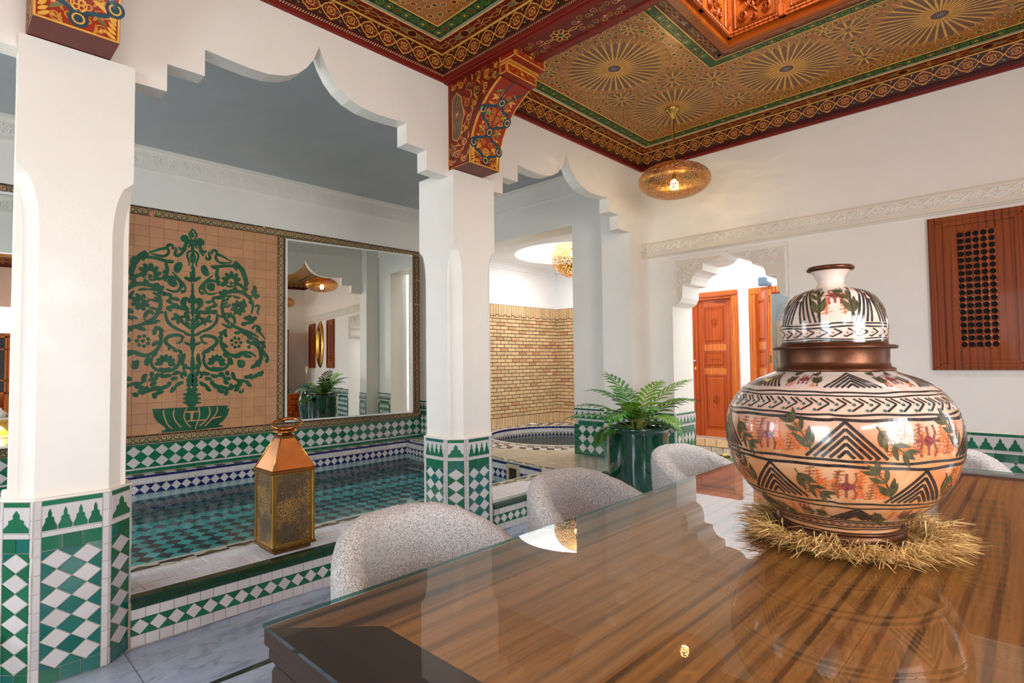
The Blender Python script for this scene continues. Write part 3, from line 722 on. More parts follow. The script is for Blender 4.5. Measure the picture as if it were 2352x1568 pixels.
# kerb front: square tiles, diamond band, square tiles
FK = frame((XA-.012, 0, 0), (0, 1, 0), (0, 0, 1), (1, 0, 0))
for (ya, yb_) in ((.625, 2.44), (2.87, 4.80), (-1.62, .19)):
    n = round((yb_-ya)/.0575); s = row(ya, yb_, .002, .052, n, 'tile_white')+row(ya, yb_, .122, .168, n, 'tile_white')
    m = round((yb_-ya)/.072); du = (yb_-ya)/m
    for i in range(m):
        c = ya+du*(i+.5); s.append(([(c-du/2, .087), (c, .052), (c+du/2, .087), (c, .122)], 'tile_white'))
    for i in range(m+1):
        c = ya+du*i
        for tri in ([(c-du/2, .122), (c, .087), (c+du/2, .122)], [(c-du/2, .052), (c+du/2, .052), (c, .087)]):
            p = clip(tri, ya, yb_, 0, .2)
            if p: s.append((p, 'tile_green'))
    tiles(pool, s, FK, .010, .001, limit=130 if ya > 0 else 0)
    # dark green glazed nosing pieces
    k = max(1, round((yb_-ya)/.215))
    for i in range(k):
        a = ya+(yb_-ya)*i/k+.0015; b = ya+(yb_-ya)*(i+1)/k-.0015; mb = MB()
        cs = [(XA-.062, ZT-.004), (XA-.060, ZT+.002), (XA-.018, ZT-.004), (XA-.001, ZT-.012), (XA+.006, ZT-.026), (XA+.004, .172), (XA-.012, .170), (XA-.062, .172)]
        vs = [(x, a, z) for x, z in cs]+[(x, b, z) for x, z in cs]; q = len(cs)
        mb.add(vs, [tuple(range(q)), tuple(range(q, 2*q))[::-1]]+[(j, j+q, (j+1) % q+q, (j+1) % q) for j in range(q)])
        mb.build('nosing_tile', 'tile_dark_green', pool, fix=True)
# kerb top: herringbone bricks in glazed white, inner border strip of lozenges
FT = frame((0, 0, ZT-.014), (1, 0, 0), (0, 1, 0), (0, 0, 1)); s = []
xa_, xb_ = XI+.107, XA-.064; bw, bl = .040, .12
for i in range(-60, 120):
    for j in range(-6, 8):
        ox = i*bw+j*bl*0; oy = 0
        # herringbone cell: one brick along u and one along v, stepped on a diagonal
        bx = (i*bw)+j*(2*bl)*.5; by = (i*bw)-j*(2*bl)*.5
        for r in (rect(bx, bx+bl, by, by+bw), rect(bx, bx+bw, by+bw, by+bw+bl)):
            r = [(u-3.4, v+1.9) for u, v in r]
            for ya, yb_ in ((-1.7, 4.2),):
                p = clip(r, xa_, xb_, ya, yb_)
                if p: s.append((p, 'tile_kerb'))
seen = set(); s2 = []
for p, m in s:
    k = tuple(sorted((round(a, 3), round(b, 3)) for a, b in p))
    if k not in seen: seen.add(k); s2.append((p, m))
tiles(pool, s2, FT, .013, .0012, limit=230)
def lozenge_strip(parent, F, u0, u1, v0, v1, L, lim, dark='tile_olive', navy='tile_navy'):
    s = []; n = max(1, round((v1-v0)/L)); L = (v1-v0)/n; um = (u0+u1)/2; e = (u1-u0)*.18
    s += [(rect(u0, u0+e, v0+L*i, v0+L*(i+1)), 'tile_cream') for i in range(n)]+[(rect(u1-e, u1, v0+L*i, v0+L*(i+1)), 'tile_cream') for i in range(n)]
    a, b = u0+e, u1-e
    for i in range(n):
        c = v0+L*(i+.5); q = L*.30
        s += [([(a, c), (um, c-q), (b, c), (um, c+q)], dark), ([(a, c-L/2), (um, c-L/2), (um, c-q), (a, c)], navy if i % 2 else 'tile_cream'), ([(b, c-L/2), (b, c), (um, c-q), (um, c-L/2)], 'tile_cream' if i % 2 else navy),
              ([(a, c+L/2), (a, c), (um, c+q), (um, c+L/2)], navy if i % 2 else 'tile_cream'), ([(b, c+L/2), (um, c+L/2), (um, c+q), (b, c)], 'tile_cream' if i % 2 else navy)]
    tiles(parent, s, F, .013, .0008, limit=lim)
lozenge_strip(pool, FT, XI+.002, XI+.105, -1.7, 4.06, .17, 150)
mb = MB(); mb.cbox(XI-.012, XI+.003, YF, yend(XI), ZT-.018, ZT-.002, .003); mb.build('edge_trim', 'tile_cream', pool)
# pool faces: blue line, white row, white diamonds on blue, going below the water
def pool_face(F, u0, u1, ztop, lim, dv=.09, rows=3):
    n = round((u1-u0)/.062); s = row(u0, u1, ztop-.024, ztop, n, 'tile_blue')+row(u0, u1, ztop-.078, ztop-.024, n, 'tile_white')
    m = round((u1-u0)/.088); du = (u1-u0)/m; z1 = ztop-.078; zc = z1-.05
    for i in range(m):
        c = u0+du*(i+.5); s.append(([(c-du/2, zc), (c, zc-.045), (c+du/2, zc), (c, zc+.045)], 'tile_white'))
    for i in range(m+1):
        c = u0+du*i
        for tri in ([(c-du/2, zc+.045), (c, zc), (c+du/2, zc+.045)], [(c-du/2, zc-.045), (c+du/2, zc-.045), (c, zc)]):
            p = clip(tri, u0, u1, -2, 1)
            if p: s.append((p, 'tile_blue'))
    s += row(u0, u1, zc-.10, zc-.045, n, 'tile_white')
    tiles(pool, s, F, .006, .001, limit=lim)
    tiles(pool, diamonds(u0, u1, -.14, zc-.10, .088, .11, 'tile_teal_deep', 'tile_navy'), F, .006, .001, limit=0)  # the wall's darker reflection in the water is put into these tile colours
pool_face(frame((XP+.088, 0, 0), (0, 1, 0), (0, 0, 1), (1, 0, 0)), -1.2, yend(XP+.09)+.02, .212, 170)
ue = Vector((XI-(XP+.09), yend(XI)-yend(XP+.09), 0)); Le = ue.length; ue.normalize()
FE = frame((XP+.09, yend(XP+.09), 0), ue, (0, 0, 1), (ue.y, -ue.x, 0)); pool_face(FE, 0, Le, .20, 80)
pool_face(frame((XI, 0, 0), (0, -1, 0), (0, 0, 1), (-1, 0, 0)), -4.1, 1.2, .20, 0)
# ledge tiles on the far side
tiles(pool, [(rect(XP, XP+.088, -1.2+.09*i, -1.2+.09*(i+1)), 'tile_cream' if i % 2 else 'tile_olive') for i in range(64)], frame((0, 0, .212), (1, 0, 0), (0, 1, 0), (0, 0, 1)), .006, .001, limit=70)
# pool floor
FB = frame((0, 0, -.145), (1, 0, 0), (0, 1, 0), (0, 0, 1)); s = []
s += diamonds(XP+.1, -5.76, -1.2, 4.35, .15, .15, 'tile_teal_deep', 'tile_navy')+diamonds(-5.38, XI-.02, -1.2, 4.35, .15, .13, 'tile_turquoise', 'tile_navy')
for (a, b) in ((-5.76, -5.38),):
    e = .09
    s += [(rect(a, a+e, -1.2+.09*i, -1.2+.09*(i+1)), 'tile_turquoise') for i in range(62)]+[(rect(b-e, b, -1.2+.09*i, -1.2+.09*(i+1)), 'tile_turquoise') for i in range(62)]
    m = b-a-2*e; s += diamonds(a+e, b-e, -1.2, 4.35, m, .12, 'tile_turquoise', 'tile_navy')
s = [(p, m) for p, m in s if max(v for u, v in p) < yend(sum(u for u, v in p)/len(p))+.02]
tiles(pool, s, FB, .01, .0015, limit=240)
# water
mb = MB(); mb.prism([(XP+.09, YF), (XI, YF), (XI, yend(XI)), (XP+.09, yend(XP+.09))], Hh, .040, .0405); wt = MB()
wt.add([(XP+.09, YF, .042), (XI-.001, YF, .042), (XI-.001, yend(XI), .042), (XP+.09, yend(XP+.09), .042)], [(0, 1, 2, 3)])
o = wt.build('pool_water', 'water', None); tag(o, 'clear rippled water filling the tiled pool', 'water', kind='stuff')
# skimmer in the pool's end wall
def at_e(u, z, w): return FE(u, z, w)
u0 = Le-(0.66); sk = empty('pool_skimmer', at_e(u0+.09, .1, 0), 'beige plastic skimmer frame set in the end wall of the pool', 'skimmer')
mb = MB()
for r in (rect(u0, u0+.035, -.02, .192), rect(u0+.165, u0+.20, -.02, .192), rect(u0+.03, u0+.17, .155, .192)): mb.prism(r, FE, .004, .022, .003)
mb.build('frame', 'skimmer', sk)
mb = MB(); mb.prism(rect(u0+.035, u0+.165, -.02, .156), FE, .0065, .008); mb.build('opening', 'soil', sk)
for zz in (.02, .09, .15):
    for uu in (u0+.017, u0+.183):
        mb = MB(); mb.prism([(uu+.005*math.cos(a), zz+.005*math.sin(a)) for a in [k*PI/3 for k in range(6)]], FE, .022, .025); mb.build('screw', 'brass_aged', sk)
# deck behind the pool end, and around the whirlpool --------------------------
ZD = ZT-.03
SX, SY, SR = -4.98, 6.17, 1.02
mb = MB(); mb.box(-4.02, XI-.14, 5.0, YB+.31, -.3, ZD-.002); N_s = 72; cs = [(XP, 5.0), (-3.95, 5.0), (-3.95, YW), (XP, YW)]
As = sorted([2*PI*i/N_s for i in range(N_s)]+[math.atan2(b-SY, a-SX) % (2*PI) for a, b in cs]); vs = []
for a in As:
    c_, s_ = math.cos(a), math.sin(a); t_ = min((((-3.95-SX) if c_ > 0 else (SX-XP))/abs(c_)) if abs(c_) > 1e-6 else 9e9, (((YW-SY) if s_ > 0 else (SY-5.0))/abs(s_)) if abs(s_) > 1e-6 else 9e9)
    vs += [(SX+t_*c_, SY+t_*s_, ZD-.002), (SX+(SR+.03)*c_, SY+(SR+.03)*s_, ZD-.002)]
mb.add(vs, [(i*2, ((i+1) % len(As))*2, ((i+1) % len(As))*2+1, i*2+1) for i in range(len(As))]); mb.build('spa_slab', 'grout', pool)
FD = frame((0, 0, ZD), (1, 0, 0), (0, 1, 0), (0, 0, 1)); s = []
for i in range(12):
    for j in range(5):
        u = XP+.55*i; v = 4.02+.42*j
        p = clip(rect(u, u+.55, v, v+.42), XP, -3.02, 4.0, 5.04 if u < -4.1 else 5.35)
        if p is None: continue
        cu = sum(a for a, b in p)/len(p)
        # cut by the slanted pool edge
        lo = max(yend(XP), 0)
        q = [(a, max(b, yend(a)+.10)) for a, b in p]
        A = abs(sum(q[k-1][0]*q[k][1]-q[k][0]*q[k-1][1] for k in range(len(q))))/2
        if A > .004: s.append((q, 'marble_beige'))
tiles(pool, s, FD, .03, .0012, name='marble_slab', jitter=0)
FL = frame((XP, yend(XP)+.002, ZT-.014), ue, (-ue.y, ue.x, 0), (0, 0, 1))
FL2 = frame((XP, yend(XP)+.002, ZT-.014), (-ue.y, ue.x, 0), ue, (0, 0, 1))
lozenge_strip(pool, FL2, .004, .095, 0, Le+.08, .15, 90)
# whirlpool basin ---------------------------------------------------------------
SX, SY, SR = -4.98, 6.17, 1.02
spa = empty('floor_whirlpool', (SX, SY, ZD), 'round whirlpool with blue rim tiles in front of the brick wall', None, None, 'structure')
ZR = ZT+.004
mb = MB(); mb.lathe([(SR+.06, ZD-.3), (SR+.06, ZR), (SR, ZR), (SR, ZR-.17)], SX, SY, 96, smooth=False); mb.build('rim', 'tile_cream', spa); mb = MB(); mb.lathe([(SR, ZR-.17), (SR-.02, -.45), (0.01, -.45)], SX, SY, 96, smooth=False); mb.build('basin', 'tile_teal_deep', spa)
mb = MB(); nn = 110
for zz, hh, m_, g in ((ZR-.03, .028, 'tile_blue', .05), (ZR-.088, .054, 'tile_white', .03)):
    mb = MB()
    for i in range(nn):
        a0, a1 = 2*PI*(i+g)/nn, 2*PI*(i+1-g)/nn; r0, r1 = SR-.006, SR
        vs = [(SX+r*math.cos(a), SY+r*math.sin(a), z) for r in (r0, r1) for a in (a0, a1) for z in (zz, zz+hh)]
        mb.add(vs, [(0, 1, 3, 2), (4, 6, 7, 5), (0, 4, 5, 1), (2, 3, 7, 6), (0, 2, 6, 4), (1, 5, 7, 3)])
    mb.build('rim_tile', m_, spa, kind='stuff')
mb = MB()
for i in range(nn):
    a = 2*PI*(i+.5)/nn; h = PI/nn
    def pt(t, z): return (SX+(SR-.006)*math.cos(a+t*h), SY+(SR-.006)*math.sin(a+t*h), z)
    mb.add([pt(-1, ZR-.155), pt(0, ZR-.095), pt(1, ZR-.155)], [(0, 1, 2)])
mb.build('rim_triangle', 'tile_blue', spa, kind='stuff')
# dark and white checker ring of small slips around the basin, cut to the deck
mbs = {'tile_navy': MB(), 'tile_white': MB()}
for k in range(9):
    r0 = SR+.062+k*.043; m = int(2*PI*(r0)/.085)
    for i in range(m):
        a0 = 2*PI*(i+.5*(k % 2)+.02)/m; a1 = 2*PI*(i+.5*(k % 2)+.98)/m; nm = 'tile_navy' if (i % 2) else 'tile_white'
        c = Vector((SX+r0*math.cos((a0+a1)/2), SY+r0*math.sin((a0+a1)/2), 0))
        if c.x < XP+.08 or c.y > 7.55 or c.x > -4.03: continue
        mbs[nm].add([(SX+r*math.cos(a), SY+r*math.sin(a), z) for r in (r0, r0+.040) for a in (a0, a1) for z in (ZD, ZT+.001)], [(0, 1, 3, 2), (4, 6, 7, 5), (0, 4, 5, 1), (2, 3, 7, 6), (1, 5, 7, 3)])
for k, m in mbs.items(): m.build('deck_slip', k, spa, kind='stuff')
wt = MB(); wt.add([(SX+SR*math.cos(2*PI*i/64), SY+SR*math.sin(2*PI*i/64), ZR-.125) for i in range(64)], [tuple(range(64))])
o = wt.build('whirlpool_water', 'water_spa', None); tag(o, 'bubbling clear water in the round whirlpool', 'water', kind='stuff')
for k, a in enumerate((150, 172, 118, 104, 92)):
    a = math.radians(a); r = SR+.27; t = empty('dish', (SX+r*math.cos(a), SY+r*math.sin(a), ZT+.002), ['small cream dish on the whirlpool deck nearest the pillar', 'second small cream dish on the whirlpool deck from the left', 'small cream dish at the foot of the left brick wall', 'small cream dish before the brick corner', 'rightmost small cream dish below the back brick wall'][k], 'dish')
    mb = MB(); mb.lathe([(.001, .004), (.03, .004), (.055, .022), (.06, .024), (.05, .012), (.03, .0), (.001, 0)], n=20); mb.xf(Matrix.Translation((SX+r*math.cos(a), SY+r*math.sin(a), ZT+.002))); mb.build('bowl', 'porcelain', t)
# spa room: brick lined walls ----------------------------------------------------
XW, YW = -6.22, 7.62
mb = MB(); mb.box(XW-.25, XW, YB+.3, YW+.25, ZD-.3, 2.165); mb.box(XW-.25, XW-.0, YB+.3, YW+.25, 2.165, 3.6)
struct('wall_spa_left', mb, 'plaster_bright', fix=False)
mb = MB(); mb.box(XW, -3.95, YW, YW+.2, -.3, 3.6); struct('wall_spa_back', mb, 'plaster_bright', fix=False)
mb = MB(); mb.box(-4.02, -3.95, YB+.3, YW, -.3, 3.6); struct('wall_spa_right', mb, 'plaster_bright', fix=False)
def brick_face(name, F, L, z0, z1, label):
    root = empty(name, F(L/2, z0, 0), kind='structure')
    mb = MB(); mb.prism(rect(0, L, z0, z1), F, 0, .012); mb.build('mortar', 'mortar', root)
    s = []; ch = .0565; base = z0+.19; top = z1-.23; n = int((top-base)/ch); ch = (top-base)/n
    random.seed(5)
    for i in range(n):
        off = -.085*(i % 2); k = 0; u = off
        while u < L:
            l = .17+random.uniform(-.006, .006); p = clip(rect(u, u+l, base+i*ch, base+(i+1)*ch), 0, L, 0, 9)
            if p and (p[2][0]-p[0][0]) > .02 or p: s.append((p, 'brick_red' if random.random() < .12 else 'brick'))
            u += l
    tiles(root, s, F, .026, .0055, limit=290, name='brick', jitter=.003, inset=.002)
    s = []; m = int(L/.058)
    for i in range(m):
        u = L*i/m; s.append((rect(u, u+L/m, z0+.005, z0+.187), 'brick')); s.append((rect(u, u+L/m, z1-.185+(.018 if i % 3 == 1 else 0), z1-.004), 'brick'))
        s.append((rect(u, u+L/m, z1-.228, z1-.190+(.018 if i % 3 == 1 else 0)), 'brick'))
    tiles(root, s, F, .026, .004, limit=90, name='brick', jitter=.003, inset=.002)
    return root
brick_face('wall_brick_left', frame((XW, YB+.31, 0), (0, 1, 0), (0, 0, 1), (1, 0, 0)), YW-YB-.31-.010, ZD, 2.165, '')
brick_face('wall_brick_back', frame((XW+.014, YW, 0), (1, 0, 0), (0, 0, 1), (0, -1, 0)), 2.16, ZD, 2.165, '')
mb = MB()
for a, b, c in ((2.74, 2.77, .02), (2.77, 2.80, .04), (2.80, 2.84, .07)):
    mb.box(XW, XW+c, YB+.3, YW, a, b); mb.box(XW, -4.02, YW-c, YW, a, b)
struct('trim_spa_cornice', mb, 'plaster_bright', fix=False)
# spa ceiling with an oval skylight shaft
EX, EY, ea, eb = -5.02, 6.55, .86, .86
mb = MB(); N_ = 64; z0, z1 = 2.84, 4.8; corners = [(XP-.1, YB+.3), (-3.95, YB+.3), (-3.95, YW+.1), (XP-.1, YW+.1)]
def sq(a):
    c, s_ = math.cos(a), math.sin(a); cx, cy = (XP-.1-3.95)/2, (YB+.3+YW+.1)/2; hx, hy = (-3.95-(XP-.1))/2, (YW+.1-YB-.3)/2
    dx = EX-cx; dy = EY-cy; t = min(((hx-dx) if c > 0 else (hx+dx))/abs(c) if abs(c) > 1e-6 else 9e9, ((hy-dy) if s_ > 0 else (hy+dy))/abs(s_) if abs(s_) > 1e-6 else 9e9)
    return (EX+c*t, EY+s_*t)
vs = []; fs = []
AA = sorted([2*PI*i/N_ for i in range(N_)]+[math.atan2(b-EY, a-EX) % (2*PI) for a, b in corners])
for a in AA:
    e = (EX+ea*math.cos(a), EY+eb*math.sin(a)); q = sq(a); vs += [(*q, z0), (*e, z0), (*e, z1)]
for i in range(len(AA)):
    j = (i+1) % len(AA); fs += [(i*3, j*3, j*3+1, i*3+1), (i*3+1, j*3+1, j*3+2, i*3+2)]
mb.add(vs, fs); struct('ceiling_spa', mb, 'plaster_bright', fix=False)
sk_ = empty('window_spa_skylight', (EX, EY, 4.78), kind='structure')
for k in (-1, 0, 1):
    mb = MB(); mb.cbox(EX-ea-.05, EX+ea+.05, EY+k*.42-.02, EY+k*.42+.02, 4.76, 4.82, .004); mb.build('glazing_bar', 'white_frame', sk_)
mb = MB(); mb.cbox(-5.24-.02, -5.24+.02, EY-eb-.05, EY+eb+.05, 4.76, 4.82, .004); mb.build('glazing_bar', 'white_frame', sk_)
mb = MB(); mb.add([(EX-ea, EY-eb, 4.815), (EX+ea, EY-eb, 4.815), (EX+ea, EY+eb, 4.815), (EX-ea, EY+eb, 4.815)], [(0, 1, 2, 3)]); mb.build('pane', 'window_glass', sk_)
# shutter window high on the spa's back wall
def shutter_small(x0, x1, z0, z1, y):
    t = empty('shutter_window', ((x0+x1)/2, y, z0), 'narrow orange wooden shutter high on the whirlpool room wall', 'window')
    mb = MB(); e = .07
    for r in ((x0, x0+e, z0, z1), (x1-e, x1, z0, z1), (x0+e, x1-e, z0, z0+e), (x0+e, x1-e, z1-e, z1)): mb.cbox(r[0], r[1], y-.04, y, r[2], r[3], .006)
    mb.build('frame', 'wood_frame', t); mb = MB(); mb.cbox(x0+e, x1-e, y-.02, y, z0+e, z1-e, .004)
    for i in range(12): mb.cbox(x0+e+.05, x1-e-.05, y-.03, y-.018, z0+e+.05+i*(z1-z0-.26)/12, z0+e+.05+(i+.5)*(z1-z0-.26)/12, .003)
    mb.build('panel', 'wood_shutter', t)
shutter_small(-5.73, -5.15, 2.17, 3.0, YW-.0)
# tiled dado on the end-wall pillars ---------------------------------------------
def dado(name, F, L, z0, lim, side=.04, zt=.725, parent=None, du=.105, dv=.105):
    root = parent or empty(name, F(L/2, z0, 0), kind='structure')
    mb = MB(); mb.prism(rect(0, L, z0, zt-.002), F, 0, .010); mb.build('tile_backing', 'grout', root)
    s = []
    k = max(1, round((zt-z0)/.06))
    for i in range(k):
        a = z0+(zt-z0)*i/k; b = z0+(zt-z0)*(i+1)/k
        if b <= .60: s += [(rect(0, side, a, b), 'tile_green'), (rect(L-side, L, a, b), 'tile_green')]
    m = max(1, round((L-2*side)/.062))
    s += row(side, L-side, z0, z0+.05, m, 'tile_green')+row(0, L, zt-.02, zt, max(1, m//2), 'tile_green')+row(0, L, .590, .608, max(1, m//2), 'tile_white')+row(side, L-side, .535, .590, m, 'tile_green')
    nd = max(1, round((L-2*side)/du)); s += diamonds(side, L-side, z0+.05, .535, (L-2*side)/nd, dv, 'tile_green', 'tile_white', 0, 0)
    F2 = frame(F(0, 0, .010), F.m.col[0][:3], F.m.col[1][:3], F.m.col[2][:3])
    tiles(root, s, F2, .004, .0012, limit=lim)
    mb = MB(); mb.prism(rect(0, L, .609, zt-.021), F2, 0, .0036); mb.build('merlon_ground', 'tile_white', root)
    for p, mm, _ in merlons(0, L, .613, zt-.024, max(1, round(L/.075)), 'tile_green', ''):
        mb = MB(); mb.prism(p, F2, .0034, .0052); mb.build('merlon', mm, root)
    return root
dado('wall_dado_end', frame((OX1, YB, 0), (1, 0, 0), (0, 0, 1), (0, -1, 0)), -3.30-OX1, ZD, 110, .06)
dado('wall_dado_jamb', frame((-3.30, 4.80, 0), (1, 0, 0), (0, 0, 1), (0, -1, 0)), .345, ZD, 60, .04)
dado('wall_dado_pier', frame((XP, 4.70, 0), (1, 0, 0), (0, 0, 1), (0, -1, 0)), .28, .22, 60, .03, .73, None, .075, .09)
dado('wall_dado_back_left', frame((XA, YB, 0), (1, 0, 0), (0, 0, 1), (0, -1, 0)), DX0-XA, .0, 60, .04)
dado('wall_dado_reveal', frame((DX0, YB, 0), (0, 1, 0), (0, 0, 1), (1, 0, 0)), .42, 0, 90, .03, .725, None, .075, .12)
dado('wall_dado_back_right', frame((DX1, YB, 0), (1, 0, 0), (0, 0, 1), (0, -1, 0)), XR-DX1, .0, 110, .04)
mb = MB(); mb.cbox(DX0-.001, DX0+.016, YB-.016, YB+.004, 0, .722, .002); struct('trim_reveal_edge', mb, 'tile_white', fix=False)
# ------------------------------------------------------------------ wall tile band, mural and mirrors on the pool wall
FP = frame((XP-.012, 0, 0), (0, 1, 0), (0, 0, 1), (1, 0, 0))
band = empty('wall_tile_band', (XP, 1.9, .25), kind='structure')
s = row(-1.2, 4.70, .222, .255, 94, 'tile_green')+row(-1.2, 4.70, .255, .272, 60, 'tile_white')+diamonds(-1.2, 4.70, .272, .482, .118, .105, 'tile_green', 'tile_white')+row(-1.2, 4.7, .482, .496, 70, 'tile_green')
mb = MB(); mb.prism(rect(-2.5, 4.7, .21, .50), FP, -.01, .004); mb.build('tile_backing', 'grout', band)
FP4 = frame((XP-.008, 0, 0), (0, 1, 0), (0, 0, 1), (1, 0, 0)); tiles(band, s, FP4, .008, .001, limit=290)
# border tiles with a running scroll
def border(parent, F, u0, v0, u1, v1, W=.085, lim=200, L=True, R=True):
    """frame of scroll tiles around the rectangle (outer size)"""
    s = []; segs = []
    n = round((u1-u0)/.115)
    for i in range(n):
        a = u0+(u1-u0)*i/n; b = u0+(u1-u0)*(i+1)/n
        for v in (v0, v1-W): s.append((rect(a, b, v, v+W), 'tile_tan'))
    m = round((v1-v0-2*W)/.115)
    for i in range(m):
        a = v0+W+(v1-v0-2*W)*i/m; b = v0+W+(v1-v0-2*W)*(i+1)/m
        for u in ([u0] if L else [])+([u1-W] if R else []): s.append((rect(u, u+W, a, b), 'tile_tan'))
    tiles(parent, s, F, .008, .0012, limit=lim)
    d = Deco(F, .0092, .02); P = .115
    def scroll(o, ax, L, flip):
        k = round(L/P); p = L/k
        T = (lambda a, b: (o[0]+a, o[1]+b)) if ax == 0 else (lambda a, b: (o[0]+b, o[1]+a))
        for e in (.006, W-.006): d.stroke([T(.0, e), T(L, e)], .007, 'tile_black')
        for i in range(k):
            c = p*(i+.5)
            for sg in (1, -1):
                q = [(c+sg*.012, W/2-.026), (c+sg*.040, W/2-.022), (c+sg*.050, W/2), (c+sg*.038, W/2+.018), (c+sg*.018, W/2+.012), (c+sg*.020, W/2-.006)]
                d.stroke([T(*x) for x in q], .011, 'inlay_green' if 1 else 'tile_black', taper=lambda t: 1.15-.6*t)
                d.stroke([T(c+sg*.004, W/2+.028), T(c+sg*.03, W/2+.031), T(c+sg*.057, W/2+.022)], .008, 'tile_black', taper=lambda t: 1-.4*t)
            d.stroke([T(c, W/2-.030), T(c, W/2+.026)], .012, 'inlay_green', taper=lambda t: 1.2-.9*t)
    scroll((u0, v0), 0, u1-u0, 0); scroll((u0, v1-W), 0, u1-u0, 0); 
    if L: scroll((u0, v0+W), 1, v1-v0-2*W, 0)
    if R: scroll((u1-W, v0+W), 1, v1-v0-2*W, 0)
    d.build('scroll_inlay', parent)
mural = empty('tile_mural', (XP, 1.93, .50), 'terracotta tile mural of a green tree growing from a bowl', 'mural')
MU0, MU1, MV0, MV1 = 1.105, 2.79, .500, 2.806
border(mural, FP, MU0, MV0, MU1, MV1, .085, 100)
s = []; nu, nv = 12, 21
for j in range(nv):
    for i in range(nu):
        a = MU0+.085+(MU1-MU0-.17)*i/nu; b = MU0+.085+(MU1-MU0-.17)*(i+1)/nu; c = MV0+.085+(MV1-MV0-.17)*j/nv; e = MV0+.085+(MV1-MV0-.17)*(j+1)/nv
        s.append((rect(a, b, c, e), 'tile_tan'))
mb = MB(); mb.prism(rect(MU0, MU1, MV0, MV1), FP, -.002, .001); mb.build('tile_backing', 'grout_tan', mural)
tiles(mural, s, FP, .008, .0010, limit=260, jitter=.0006)
TREE_AX = 1.83
